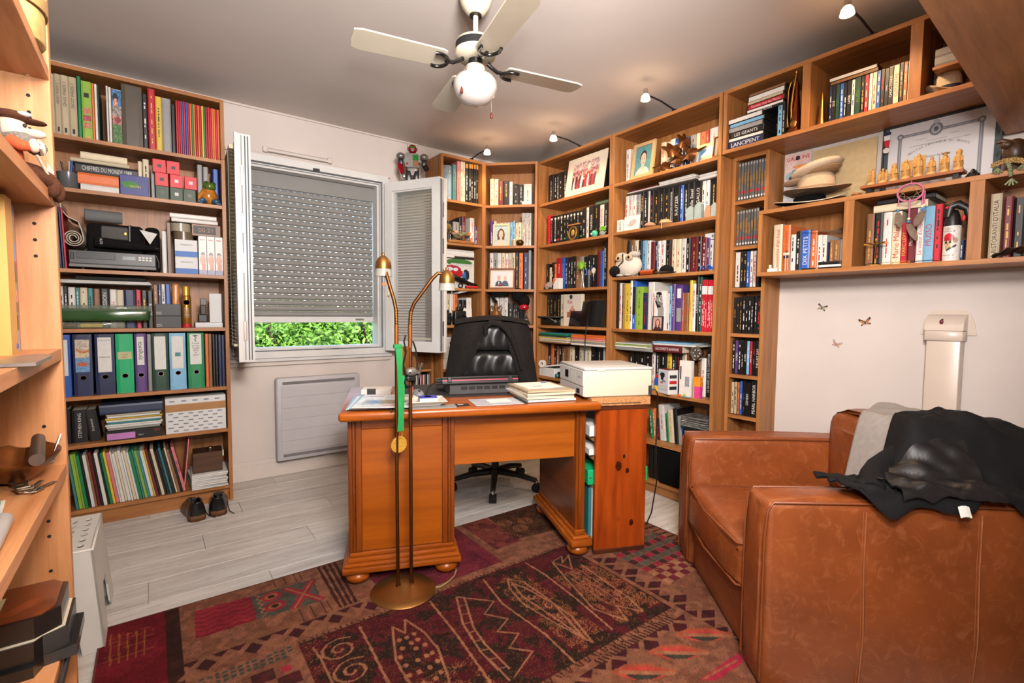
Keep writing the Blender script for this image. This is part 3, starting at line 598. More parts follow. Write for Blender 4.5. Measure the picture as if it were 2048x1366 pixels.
row('E1', FE, 2.03, .08, 'top shelf, '+CE_); row('E2', FE, 1.704, .07, 'second shelf, '+CE_); row('E3', FE, 1.40, .09, 'third shelf, '+CE_, depth=(.12, .16)); row('E4', FE, 1.05, .04, 'fourth shelf, '+CE_, depth=(.17, .21)); row('E5', FE, .658, .10, 'fifth shelf, '+CE_, depth=(.12, .16)); row('E6', FE, .336, .07, 'sixth shelf, '+CE_, lean=-.10)
for i, (z, nm) in enumerate(((1.787, 'top'), (1.535, 'second'), (1.302, 'third'), (1.046, 'fourth'), (.813, 'fifth'), (.581, 'sixth'))): row('D%d' % (i+1), FD, z, .014, nm+' shelf, slim film rack', 'film case', 'film_case', 'film case', 'film cases in the slim rack')
row('U1', FU, 2.05, .03, 'upper wall shelf beside bugle', 'film case', 'film_case', 'film case', 'film cases on the upper wall shelf'); row('U2', FU, 2.05, .03, 'upper wall shelf, middle bay', 'film case', 'film_case', 'film case', 'film cases on the upper wall shelf'); row('U3', FU, 2.05, .10, 'upper wall shelf, right bay', 'film case', 'film_case', 'film case', 'film cases on the upper wall shelf')
row('W1', FW, 1.372, .06, 'lower wall shelf, left bay'); row('W2', FW, 1.372, .06, 'lower wall shelf, middle bay'); row('W3', FW, 1.372, .05, 'lower wall shelf, right bay')
def pile(fr, u, y, z, items, where, name='book', cat='book', group=None):
    """things lying flat on one another: (length, depth, thickness, colour, what, spine text, shift)"""
    n = len(items)
    for i, it in enumerate(items):
        L, d, t, col, what = it[:5]; sx = it[6] if len(it) > 6 else 0.0
        pos = 'bottom of' if i == 0 else ('top of' if i == n-1 else ordn(i+1)+' up in')
        lab = '%s %s, %s %s' % (CNAME[col], what, pos, where) if n > 1 else '%s %s, %s' % (CNAME[col], what, where)
        if cat == 'film case':
            o = T1('film_case', lab, cat, MB().rb(0, L, 0, d, 0, t, .0012, 1), mat('case_plastic', (30, 29, 29), .3, var=.1), (u+sx, y+RB.uniform(0, .006), z), RB.uniform(-.03, .03), fr, group=group)
            obj('inlay', MB().box(.004, L-.004, -.0004, .001, t*.08, t*.92), cov(col), o)
        else: o = book(fr, u+sx, y+RB.uniform(0, .006), z, t, L, d, col, lab, cat, name, group, lying=True, rz=RB.uniform(-.02, .02))
        if len(it) > 5 and it[5]:
            m = wprint if col in 'KNBMRPTD' else (rprint if col in 'WC' else kprint)
            text(it[5], m, o, t*.55, L*.8, (L/2, -.0008, t/2), FRONT)
        z += t+.0004
    return z
# ================================================================ things on the bookcase left of the window
def person_canvas(w, h, bgc, skin, hair, top, long_hair=False, face=True):
    c = Cv(w, h, bgc); c.noise(.06, 2, 5)
    if long_hair: c.ell(.5, .5, .27, .34, hair); c.rect(.25, .5, .75, .85, hair)
    c.ell(.5, 1.02, .42, .30, top); c.rect(.42, .6, .58, .8, skin)
    c.ell(.5, .40, .19, .24, hair); c.ell(.5, .46, .155, .21, skin)
    c.ell(.44, .45, .025, .018, (60, 40, 35)); c.ell(.56, .45, .025, .018, (60, 40, 35)); c.ell(.5, .58, .05, .016, (170, 80, 80)); c.line([(.5, .47), (.495, .53)], .012, (200, 140, 115))
    return c
# spiral-bound picture calendar
c = Cv(24, 60, (70, 120, 170)); c.ell(.4, .16, .3, .09, (30, 25, 22)); c.ell(.4, .24, .25, .08, (200, 140, 115)); c.rect(0, .30, 1, .48, (150, 138, 132)); c.rect(0, .48, 1, .64, (190, 120, 110)); c.ell(.6, .55, .3, .05, (120, 40, 40)); c.rect(0, .64, 1, 1, (70, 110, 50)); c.noise(.35, 2, 2)
t = T('picture_calendar', 'spiral-bound picture calendar standing between white and taupe spines, top shelf', 'calendar', (.2925, .03, 2.023), 0, FL)
obj('cover_board', MB().box(0, .039, 0, .2, 0, .285), cov('W'), t); picture('cover_picture', c, .039, .28, photo, t, (0, -.0008, .0025)); obj('spiral_binding', MB().tube([(-.002+.004*math.cos(i*2.1), -.004+.004*math.sin(i*2.1), .01+i*.0022) for i in range(120)], .0007, 4), chrome, t)
# second shelf
FLy = .05
t = T('storage_tub', 'small grey plastic tub with a blue pen, second shelf far left', 'tub', (.06, .02, 1.763), 0, FL)
obj('tub_body', MB().lathe([(.036, 0), (.04, .004), (.045, .085), (.043, .085), (.038, .006), (0, .006)], 20, 0, Matrix.Translation((.045, .05, 0))), mat('smoke_plastic', (96, 96, 98), .25, var=.05), t, smooth=50); obj('pen', MB().cyl((.05, .05, .01), (.062, .045, .155), .005), cov('B'), t); obj('pen', MB().cyl((.04, .06, .01), (.02, .05, .14), .004), black, t); obj('tool_handle', MB().rb(.045, .06, .055, .065, .01, .15, .003, 1), cov('F'), t)
pile(FL, .15, .035, 1.763, [(.155, .16, .036, 'W', 'hardback book', None, .004), (.165, .17, .056, 'O', 'picture book', None, -.006)], 'low pile under almanac, second shelf, '+CL)
pile(FL, .135, .05, 1.857, [(.255, .19, .054, 'K', 'almanac', 'CHIFFRES DU MONDE 1988', 0), (.24, .18, .020, 'F', 'flat book', None, -.018), (.19, .15, .034, 'C', 'flat book', None, .022)], 'upper pile, second shelf, '+CL)
t = T('toy_box', 'dark blue printed cardboard box on second shelf, case left of window', 'box', (.314, .008, 1.763), 0, FL)
obj('box_body', MB().rb(0, .124, 0, .034, 0, .106, .002, 1), mat('deep_blue_card', (38, 44, 120), .45, var=.04), t); obj('printed_cloud', MB().prism([(.042+.036*math.cos(a)*(1+.12*math.sin(5*a)), .055+.018*math.sin(a)) for a in [i*PI/12 for i in range(24)]], -.0008, .0004, 'XZ'), gprint, t); text('TINTIN', mat('yellow_print', (232, 206, 90), .5), t, .011, .05, (.063, -.0012, .047), FRONT)
redb = mat('coral_card', (222, 60, 66), .5, var=.03); grb = mat('dark_green_card', (62, 78, 60), .5, var=.04)
BX = [(.467, 1.763, grb, 'dark green', 'bottom row left', black), (.532, 1.763, grb, 'dark green', 'bottom row middle', wprint), (.593, 1.763, grb, 'dark green', 'bottom row right', grey), (.466, 1.8345, redb, 'coral red', 'middle row left', dgrey), (.533, 1.8345, redb, 'coral red', 'middle row middle', wprint), (.600, 1.8345, redb, 'coral red', 'middle row right', wprint), (.457, 1.906, redb, 'coral red', 'top row left', dgrey), (.520, 1.906, redb, 'coral red', 'top row right', dgrey)]
for u, z, m, cn, ps, lm in BX:
    t = T('gift_box', '%s cube box, %s of the stack on second shelf' % (cn, ps), 'box', (u, .012, z), 0, FL, 'stacked cube boxes')
    obj('box_body', MB().rb(0, .059, 0, .06, 0, .0705, .0015, 1), m, t); obj('box_label', MB().box(.021, .039, -.0008, .0004, .027, .044), lm, t)
# glazed frog
t = T('frog_figurine', 'glazed green, orange and blue frog figurine at right end of second shelf', 'figurine', (.718, .06, 1.763), 0, FL)
fo = mat('orange_glaze', (196, 120, 40), .15, var=.35, scale=40, coat=.6); fb = mat('blue_glaze', (60, 90, 120), .15, var=.4, scale=60, coat=.6); fg = mat('green_glaze', (84, 110, 40), .15, var=.4, scale=60, coat=.6)
obj('body', MB().ell((.0, 0, .055), (.046, .042, .052)), fo, t, smooth=60); obj('head', MB().ell((.004, -.012, .108), (.034, .034, .026)).ell((-.012, -.02, .128), (.011, .011, .011)).ell((.026, -.018, .126), (.011, .011, .011)), fg, t, smooth=60)
obj('eye', MB().ell((-.013, -.03, .130), (.004, .003, .005)), black, t); obj('eye', MB().ell((.027, -.028, .128), (.004, .003, .005)), black, t)
for sx in (-1, 1): obj('leg', MB().ell((sx*.034, -.025, .022), (.026, .03, .018)).ell((sx*.046, -.042, .008), (.02, .012, .008)), fb, t, smooth=60)
obj('arm', MB().tube([(-.03, -.02, .07), (-.048, -.035, .045), (-.05, -.04, .012)], [.012, .01, .008], 8), fo, t, smooth=60)
# third shelf
felt = mat('beige_felt', (206, 190, 168), .95, var=.08, scale=80, bump=.2)
b = MB(); n = 60
def spiral(i): a = i/n*PI*6; r = .012+.030*i/n; return (.118+r*math.cos(a)*.95, r*math.sin(a))
pts = [spiral(i) for i in range(n+1)]; tail = [(.152, .04), (.140, .085), (.10, .105), (.075, .14), (.075, .17)]
for (x0, z0), (x1, z1) in zip((pts+tail)[:-1], (pts+tail)[1:]):
    d = Vector((x1-x0, z1-z0)); 
    if d.length < 1e-5: continue
    nn = Vector((-d.y, d.x)).normalized()*.0022
    b.prism([(x0-nn.x, z0-nn.y), (x1-nn.x, z1-nn.y), (x1+nn.x, z1+nn.y), (x0+nn.x, z0+nn.y)], 0, .2, 'XZ')
T1('felt_roll', 'roll of beige felt beside the folders, third shelf', 'fabric roll', b, felt, (0, .03, 1.516), 0, FL)
t = T('video_recorder', 'dark grey video recorder with buttons and display, third shelf', 'recorder', (.098, .012, 1.357), 0, FL)
obj('chassis', MB().rb(0, .36, .004, .22, .012, .098, .003, 1), dgrey, t); obj('front_panel', MB().rb(.002, .358, 0, .006, .03, .096, .002, 1), mat('recorder_front', (66, 64, 64), .4), t); obj('tape_flap', MB().rb(.03, .185, -.003, .002, .055, .088, .001, 1), black, t); obj('display', MB().box(.215, .27, -.001, .002, .06, .078), mat('lcd', (96, 98, 92), .3), t); obj('lower_trim', MB().rb(.0, .36, -.002, .004, .012, .028, .002, 1), grey, t)
for i in range(4):
    for j in range(2): obj('button', MB().rb(.283+i*.0155, .295+i*.0155, -.004, .002, .058+j*.013, .067+j*.013, .001, 1), white, t)
for xx in (.05, .31):
    for yy in (.04, .18): obj('foot', MB().cyl((xx, yy, 0), (xx, yy, .013), .014), black, t)
obj('knob', MB().rb(.008, .022, -.005, .002, .05, .085, .002, 1), black, t)
t = T('umbrella', 'folded black umbrella in sleeve lying on the video recorder', 'umbrella', (.2, .04, 1.4735), 0, FL)
obj('sleeve', MB().tube([(0, 0, .032), (.05, .005, .030), (.15, .01, .024), (.255, .02, .018)], [.024, .026, .023, .012], 10), blackcloth, t, smooth=60); text('ALSTE', wprint, t, .014, .03, (.028, -.0235, .034), (PI/2, PI/2, 0)); obj('handle', MB().tube([(.255, .02, .018), (.275, .02, .017)], .009, 8), black, t)
t = T('camera_bag', 'grey and black camera bag standing on the recorder, third shelf', 'bag', (.165, .085, 1.4565), 0, FL)
obj('bag_body', MB().rb(0, .24, 0, .13, 0, .155, .02, 3), blackcloth, t, smooth=50); obj('front_pocket', MB().rb(.06, .175, -.018, .01, .07, .14, .008, 2), mat('grey_nylon', (88, 84, 80), .8, var=.1, scale=80), t, smooth=50); obj('strap', MB().tube([(.18, -.02, .05), (.182, -.022, .15), (.185, .04, .157)], .006, 6), black, t); obj('clip', MB().rb(.158, .168, -.022, -.017, .098, .112, .001, 1), gold, t)
b = MB(); b.surf(lambda u, v: (.155*u, (.004+.032*(1-.75*v))*math.cos(v*14)*.9, .034+(.004+.032*(1-.75*v))*math.sin(v*14)), 3, 90, thick=(0, 0, .0015))
T1('rolled_mat', 'rolled grey mat on top of the camera bag, third shelf', 'mat', b, mat('grey_rubber', (112, 112, 110), .8, var=.06), (.16, .10, 1.6125), .12, FL, smooth=40)
T1('white_card', 'white folded card leaning against the camera bag, third shelf', 'card', MB().prism([(0, .075), (.08, .062), (.045, 0)], 0, .003, 'XZ'), paper, (.39, .045, 1.513), .2, FL)
t = T('carry_pouch', 'black soft pouch slumped behind the white card, third shelf', 'pouch', (.41, .11, 1.357), 0, FL); obj('pouch_body', MB().rb(0, .07, 0, .1, 0, .26, .025, 3), blackcloth, t, smooth=50); obj('drawstring', MB().tube([(.05, -.004, .1), (.062, -.012, .06), (.06, -.01, .03)], .002, 5), grey, t)
book(FL, .487, .05, 1.357, .022, .235, .14, 'W', 'white book with grey lettering beside brown board, third shelf'); 
T1('brown_board', 'upright brown board dividing the third shelf', 'board', MB().rb(0, .016, 0, .22, 0, .283, .001, 1), wood('dark_board', (92, 60, 30), (120, 82, 46), 'Z'), (.512, .03, 1.357), 0, FL)
wcard = mat('white_carton', (226, 222, 218), .5, var=.03); bcard = mat('blue_carton', (60, 110, 186), .5, var=.03)
for i, z in enumerate((1.357, 1.4545)):
    t = T('carton', 'white and blue printed carton, %s of two on third shelf' % ('lower' if i == 0 else 'upper'), 'box', (.546, .03, z), 0, FL, 'two stacked cartons'); hh = .097
    obj('carton_body', MB().rb(0, .108, 0, .15, 0, hh, .001, 1), wcard, t); obj('blue_band', MB().box(.0005, .1075, -.0006, .0004, .001, .032), bcard, t); text('TANGENTO', kprint, t, .008, .06, (.054, -.0008, .068), FRONT)
for i, z in enumerate((1.552, 1.5985)):
    m_ = [mat('tape_brown', (112, 96, 76), .25, var=.05), mat('tape_beige', (170, 156, 134), .25, var=.05)][i]
    b = MB().lathe([(.036, 0), (.05, 0), (.05, .046), (.036, .046), (.036, 0)], 28, close=False)
    T1('tape_roll', ['brown', 'beige'][i]+' packing tape roll, '+['lower', 'upper'][i]+' of two on the cartons', 'tape', b, m_, (.59-.012*i, .085, z), 0, FL, smooth=50)
vc = Cv(48, 72, (222, 208, 196))
for i, x in enumerate((.17, .5, .83)): vc.ell(x, .62, .12, .14, (196, 128, 96)); vc.ell(x, .47, .08, .06, (50, 40, 70)); vc.ell(x, .52, .06, .05, (206, 140, 108)); vc.rect(x-.05, .72, x+.1, .9, (190, 110, 84)); vc.rect(x-.1, .08, x+.08, .11, (150, 60, 50))
vc.rect(0, .88, 1, 1, (120, 120, 150)); vc.rect(.32, 0, .345, 1, (60, 50, 48)); vc.rect(.655, 0, .68, 1, (60, 50, 48))
for i in range(3):
    t = T('video_cassette', 'white boxed cassette with figure print, %s of three on third shelf' % ('left', 'middle', 'right')[i], 'cassette', (.6585+i*.0405, .018, 1.357), 0, FL, 'three boxed cassettes')
    obj('slipcase', MB().rb(0, .0395, 0, .12, 0, .222, .0015, 1), wcard, t); sub = Cv(16, 72, (0, 0, 0)); sub.a = vc.a[:, i*16:(i+1)*16].copy(); picture('cover_picture', sub, .0385, .22, photo, t, (.0005, -.0008, .001)); obj('tape_edge', MB().box(.004, .0355, .001, .11, .222, .226), black, t)
t = T('clock_box', 'brown box with dark digital clock face on the cassettes', 'clock', (.63, .06, 1.5835), 0, FL); obj('case', MB().rb(0, .145, 0, .1, 0, .068, .002, 1), wood('clock_wood', (120, 76, 44), (150, 100, 62), 'X'), t); obj('clock_face', MB().box(.008, .12, -.001, .001, .012, .058), dgrey, t); text('00:21', mat('clock_digit', (170, 130, 90), .5), t, .026, .07, (.068, -.0016, .035), FRONT)
pile(FL, .532, .045, 1.6525, [(.225, .16, .022, 'W', 'paperback with small print', None, .003), (.225, .16, .024, 'W', 'paperback with pink title', None, -.004)], 'two lying under second shelf, '+CL)
# fourth shelf
t = T('paper_stack', 'thin stack of white sheets lying on the books, fourth shelf', 'paper', (.05, .012, 1.286), 0, FL)
for i in range(4): obj('sheet', MB().rb(.004*i, .385-.003*i, .002*(i % 3), .24, i*.004, i*.004+.0036, .0008, 1), paper, t, rot=(0, 0, .006*(i-1.5)))
T1('black_folder', 'black folder lying on the white sheets, fourth shelf', 'folder', MB().rb(0, .29, 0, .21, 0, .018, .003, 1), blackm, (.12, .008, 1.3035), 0, FL)
tubem = mat('green_acetate', (44, 84, 40), .08, var=.1, coat=.8)
t = T('document_tube', 'long green translucent plastic tube lying across the fourth shelf', 'tube', (.045, .05, 1.088), 0, FL); obj('tube_body', MB().rb(0, .38, -.036, .036, .0, .068, .02, 3), tubem, t, smooth=50); obj('lid_edge', MB().rb(.0, .385, -.038, .038, .05, .086, .012, 2), mat('clear_film', (150, 160, 140), .08, var=.05, alpha=.35), t, smooth=50)
t = T('pencil_case', 'clear plastic case with yellow card inside, under the green tube', 'case', (.05, .02, 1.05), 0, FL); obj('case_shell', MB().rb(0, .265, 0, .07, 0, .034, .006, 2), mat('clear_film', (150, 160, 140), .08, var=.05, alpha=.35), t, smooth=50); obj('yellow_card', MB().rb(.08, .17, .008, .06, .006, .026, .002, 1), cov('Y'), t); obj('trinkets', MB().ell((.04, .035, .016), (.03, .02, .012)), mat('mixed_trinkets', (140, 90, 80), .6, var=.5, scale=200), t)
for i, z in enumerate((1.05, 1.1175)):
    t = T('pen_box', 'black pen gift box, %s of two on fourth shelf' % ('lower', 'upper')[i], 'box', (.4475, .02, z), 0, FL, 'two black pen boxes'); obj('box_body', MB().rb(0, .118, 0, .06, 0, .067, .0015, 1), mat('black_card', (34, 33, 33), .45, var=.05), t); text('MONT', wprint, t, .006, .024, (.016, -.0006, .02), FRONT); text('BLANC', wprint, t, .006, .026, (.017, -.0006, .011), FRONT)
T1('orange_flask', 'mottled orange plastic flask behind the black pen boxes', 'flask', MB().rb(0, .036, 0, .03, 0, .255, .012, 3), mat('orange_flask_print', (216, 140, 74), .3, var=.35, scale=30), (.527, .085, 1.05), 0, FL, smooth=50)
t = T('spray_can', 'gold spray can with gold cap and red base, fourth shelf', 'spray can', (.593, .05, 1.05), 0, FL)
obj('can_body', MB().lathe([(.022, 0), (.0235, .003), (.0235, .175), (.019, .187)], 22), mat('gold_can', (170, 112, 44), .3, .5, .05), t, smooth=40); obj('base_ring', MB().lathe([(.0238, .001), (.0238, .022)], 22), rprint, t, smooth=40); obj('cap', MB().lathe([(.0195, .185), (.0195, .233), (.017, .238), (0, .238)], 22), gold, t, smooth=40); obj('emblem', MB().lathe([(0, 0), (.014, 0)], 20, 0, Matrix.Translation((0, -.0242, .145)) @ Matrix.Rotation(PI/2, 4, 'X')), mat('navy_print', (40, 44, 80), .4), t)
for q in range(7): obj('print_line', MB().box(-.012, .012, -.0245, -.0232, .06+q*.008, .063+q*.008), mat('pale_print', (170, 160, 150), .5), t)
T1('white_flat_box', 'flat white case at right end of fourth shelf', 'case', MB().rb(0, .138, 0, .12, 0, .03, .003, 2), wcard, (.632, .02, 1.05), 0, FL, smooth=40)
T1('white_box', 'tall white carton on the flat white case, fourth shelf', 'box', MB().rb(0, .062, 0, .07, 0, .17, .002, 1), wcard, (.705, .04, 1.0805), -.2, FL)
t = T('lens_cap_stand', 'small black gadget with grey top beside tall white carton', 'gadget', (.65, .05, 1.0805), 0, FL); obj('gadget_base', MB().rb(0, .045, 0, .05, 0, .045, .004, 2), black, t); obj('gadget_post', MB().rb(.012, .04, .01, .035, .045, .1, .004, 2), dgrey, t); obj('gadget_top', MB().rb(.012, .044, .005, .035, .1, .14, .004, 2), grey, t)
# fifth shelf: lever-arch binders
BIN = [(.050, .040, 'B', 'bright blue', 'pale'), (.097, .078, 'N', 'dark navy', 'sea'), (.184, .082, 'N', 'dark navy', 'MAISON'), (.269, .077, 'g', 'bright green', 'tag'), (.350, .053, 'P', 'purple', 'syn'), (.426, .076, 'D', 'dark green', 'blank'), (.505, .079, 'A', 'light blue', 'sq'), (.591, .082, 'G', 'teal green', 'med')]
bgreen = mat('binder_green', (18, 168, 104), .45, var=.04)
sea = Cv(20, 60, (196, 178, 160)); sea.rect(0, .55, 1, 1, (110, 150, 190)); sea.ell(.5, .75, .4, .06, (190, 90, 60)); sea.ell(.5, .45, .35, .10, (214, 190, 150)); sea.line([(.1, .3), (.5, .4), (.9, .35)], .08, (190, 120, 60)); sea.noise(.15, 2, 3)
for i, (u, wd, col, cn, lab) in enumerate(BIN):
    t = T('ring_binder', '%s lever-arch binder, %s from left on fifth shelf' % (cn, ordn(i+1)), 'binder', (u, .018, .698), 0, FL, 'lever-arch binders on fifth shelf'); m_ = bgreen if col == 'g' else cov(col); hb = .322
    bb, tt, cc = cover_mb(wd-.002, hb, .27); obj('binder_cover', bb, m_, t); obj('papers', MB().box(.004, wd-.008, .03, .24, .008, .3), pages, t)
    if wd > .045:
        x = (wd-.002)/2; z = .095
        if lab != 'tag' or True:
            obj('finger_ring', MB().tube([(x+.013*math.cos(a), -.0006, z+.0115*math.sin(a)) for a in [q*PI/9 for q in range(18)]], .0016, 6, closed=True), chrome, t); obj('finger_hole', MB().lathe([(0, 0), (.0115, 0)], 18, 0, Matrix.Translation((x, -.0007, z)) @ Matrix.Rotation(PI/2, 4, 'X')), blackm, t)
    L0, L1 = wd*.14, wd*.82
    if lab == 'pale': obj('spine_label', MB().box(.006, .028, -.001, .0004, .11, .295), paper, t)
    elif lab == 'sea': picture('spine_label', sea, wd*.72, .17, photo, t, (wd*.12, -.001, .125))
    elif lab == 'MAISON': s_ = obj('spine_label', MB().box(L0, L1, -.001, .0004, .12, .305), paper, t); text('centra', mat('grey_print', (150, 145, 140), .6), s_, .010, .045, (wd/2-.002, -.0014, .29), FRONT); text('MAISON', kprint, s_, .009, .042, (wd/2-.002, -.0014, .2), FRONT)
    elif lab == 'tag': s_ = obj('spine_label', MB().box(.008, .068, -.001, .0004, .185, .225), mat('tan_label', (196, 186, 140), .6), t); text('impots', kprint, s_, .008, .04, (wd/2, -.0014, .21), FRONT); text('taxe', kprint, s_, .007, .03, (wd/2, -.0014, .197), FRONT)
    elif lab == 'syn': s_ = obj('spine_label', MB().box(.010, .041, -.001, .0004, .15, .305), paper, t); text('syngenta', kprint, s_, .022, .145, (.026, -.0014, .228), SPINE)
    elif lab == 'blank': obj('spine_label', MB().box(L0, L1, -.001, .0004, .12, .305), paper, t)
    elif lab == 'sq': s_ = obj('spine_label', MB().box(L0, L1, -.001, .0004, .12, .305), paper, t); obj('sticker', MB().box(.026, .052, -.0015, .0004, .19, .212), cov('E'), t)
    elif lab == 'med':
        obj('spine_label', MB().box(L0, L1, -.001, .0004, .14, .315), paper, t)
        obj('caduceus', MB().box(.0375, .0395, -.0016, .0004, .27, .312).prism([(.024, .308), (.053, .308), (.046, .302), (.031, .302)], -.0016, .0004, 'XZ').tube([(.0385+.006*math.sin(q*.8), -.0012, .272+q*.0022) for q in range(14)], .0009, 4), kprint, t)
        for q, s in enumerate(('Toubib', 'or not', 'Toubib', '2016', 'a', '2019')): text(s, kprint, t, .009, .036, (.0395, -.0014, .262-q*.0135), FRONT)
for i, (u, wd, col, cn) in enumerate(((.405, .018, 'S', 'grey-blue'), (.678, .016, 'O', 'orange'), (.695, .016, 'T', 'rust brown'), (.715, .012, 'K', 'black'), (.729, .012, 'K', 'black'), (.744, .016, 'N', 'navy'), (.761, .015, 'N', 'navy'))): book(FL, u, .03, .698, wd, .318-.002*i, .2, col, '%s file, %s among the thin files on fifth shelf' % (cn, ordn(i+1)), 'file', 'file_folder')
# sixth shelf
for u, wd, h, s, lab in ((.056, .018, .185, None, 'black book with yellow lettering at left of sixth shelf'), (.078, .06, .175, 'STEPHEN KING', 'thick black book with white lettering on sixth shelf'), (.145, .05, .17, 'Le pouvoir', 'black book leaning beside the thick black book, sixth shelf')):
    o = book(FL, u, .06, .445, wd, h, .14, 'K', lab, lean=-.12 if 'leaning' in lab else 0)
    if s: text(s, wprint, o, .014, h*.75, (wd/2, -.0008, h*.52), SPINE)
t = T('file_box', 'black archive box with pink label under papers, sixth shelf', 'box', (.215, .006, .445), 0, FL); obj('box_body', MB().rb(0, .245, 0, .25, 0, .054, .0015, 1), black, t); obj('pink_label', MB().box(.006, .125, -.0008, .0004, .006, .04), mat('pink_label', (196, 130, 190), .5), t); text('100LT', wprint, t, .007, .03, (.15, -.001, .02), FRONT); text('3M', rprint, t, .014, .03, (.222, -.001, .038), FRONT)
cols = ['S', 'W', 'W', 'E', 'W', 'Y', 'W', 'C']; z = .5
for i in range(8):
    o = T1('document_sheaf', '%s sheaf of documents, %s up in the pile on sixth shelf' % (CNAME[cols[i]], ordn(i+1)), 'documents', MB().rb(0, .23+.01*(i % 3), 0, .22, 0, .0105, .003, 1), paper if cols[i] == 'W' else cov(cols[i]), (.222-.004*(i % 3), .01+.004*(i % 2), z), .02*((i % 3)-1), FL, group='documents piled on sixth shelf'); z += .0112
t = T('lever_binder', 'dark blue lever-arch binder lying on the documents, sixth shelf', 'binder', (.195, -.004, z+.002), 0, FL); bb, tt, cc = cover_mb(.05, .27, .24, True); obj('binder_cover', bb, mat('slate_blue', (48, 60, 84), .45), t); obj('papers', MB().box(.01, .26, .02, .22, .006, .04), paper, t)
t = T('printed_carton', 'long white printed carton sealed with brown tape, sixth shelf', 'box', (.477, .01, .445), 0, FL)
obj('carton_body', MB().rb(0, .296, 0, .2, 0, .205, .002, 1), wcard, t); obj('packing_tape', MB().box(-.0005, .2965, -.0008, .201, .125, .168), mat('tape_film', (176, 128, 82), .3, var=.08), t)
ink = mat('carton_ink', (120, 126, 140), .6)
for r_ in range(6):
    for q in range(6 if r_ % 2 else 5): obj('printed_mark', MB().box(.012+q*.048+(0 if r_ % 2 else .024), .036+q*.048+(0 if r_ % 2 else .024), -.001, .0004, .012+r_*.0195, .018+r_*.0195), ink, t)
for q in range(5): obj('printed_mark', MB().box(.02+q*.055, .045+q*.055, -.001, .0004, .182, .189), ink, t)
# bottom shelf: leaning folders
FC_ = ['E', 'L', 'L', 'G', 'K', 'W', 'T', 'M', 'K', 'W', 'K', 'G', 'Y', 'I', 'W', 'W', 'C', 'W', 'W', 'C', 'W', 'G', 'E', 'L', 'E', 'W', 'Y', 'M', 'K', 'C', 'K', 'K', 'E', 'K', 'C', 'T', 'K', 'I']
u = .03
for i, cc in enumerate(FC_):
    wd = [.010, .014, .008, .012][i % 4]; hh = .29+.012*((i*7) % 5)/4-.0008*i
    o = T1('paper_folder', '%s card folder, %s from left in bottom-shelf run' % (CNAME[cc], ordn(i+1)), 'folder', MB().rb(0, wd, 0, .21, 0, hh, .0012, 1), paper if cc == 'W' else cov(cc), (u+.055, .014+.006*((i*5) % 3), .10), 0, FL, group='leaning folders on bottom shelf', ry=-(.10+.10*i/37))
    if i == 37: text('CREDIT 1998', kprint, o, .009, .2, (wd/2, -.001, hh*.55), SPINE)
    u += wd+.0016
T1('pink_folder', 'thin pink folder leaning right beside the black gap, bottom shelf', 'folder', MB().rb(0, .006, 0, .2, 0, .3, .001, 1), cov('I'), (.551, .03, .10), 0, FL, ry=.10)
t = T('paper_ream', 'untidy ream of white papers under wooden box, bottom shelf', 'paper', (.59, -.006, .10), 0, FL)
for i in range(9): obj('sheaf', MB().rb(0, .185-.006*((i*3) % 4)/2, 0, .23, i*.0098, i*.0098+.0092, .0025, 1), paper, t, rot=(0, 0, .05*math.sin(i*2.3)))
t = T('wooden_box', 'dark wooden box with cream lid edge on the paper ream', 'box', (.60, .03, .1905), -.05, FL); obj('box_body', MB().rb(0, .15, 0, .14, 0, .118, .002, 1), wood('walnut', (56, 34, 20), (84, 54, 32), 'X'), t); obj('lid_edge', MB().rb(.15, .158, 0, .14, .085, .122, .002, 1), cream, t); obj('metal_fitting', MB().cyl((.09, .04, .118), (.09, .04, .135), .012).ell((.09, .04, .138), (.016, .012, .006)), chrome, t)
# ================================================================ things on the corner and right-hand cases
# vase, lounging figure, car picture, cameras (narrow case)
t = T('glass_vase', 'tall glass vase filled with speckled blue gel, narrow case', 'vase', (.092, .085, 2.03), 0, FA)
obj('vase_wall', MB().lathe([(.046, 0), (.0465, .27), (.0445, .27), (.044, .008), (0, .008)], 28), mat('vase_glass', (220, 235, 240), .03, var=.02, alpha=.25), t, smooth=50)
gel = mat('blue_gel', (70, 160, 220), .3, var=.05); obj('gel_filling', MB().lathe([(0, .009), (.042, .009), (.043, .2), (.03, .206), (0, .207)], 24), gel, t, smooth=50)
R = random.Random(5); b = MB()
for i in range(60): a = R.uniform(0, 6.28); z = R.uniform(.012, .2); b.ell((.043*math.cos(a), .043*math.sin(a), z), (.004, .004, .0025), 6, 4)
obj('dark_specks', b, dgrey, t, kind='stuff')
t = T('lounger_figurine', 'carved figure lounging in a deck chair on a wooden plinth', 'figurine', (.17, .04, 1.70), 0, FA)
obj('plinth', MB().rb(-.11, .13, -.05, .06, 0, .02, .004, 1), oakX, t); obj('deck_chair', MB().tube([(-.08, -.03, .1), (.08, -.03, .022)], .004, 6).tube([(-.06, -.03, .022), (.06, -.03, .075)], .004, 6).tube([(-.08, .04, .1), (.08, .04, .022)], .004, 6).tube([(-.06, .04, .022), (.06, .04, .075)], .004, 6), wood('twig', (92, 62, 36), (120, 86, 52), 'X'), t)
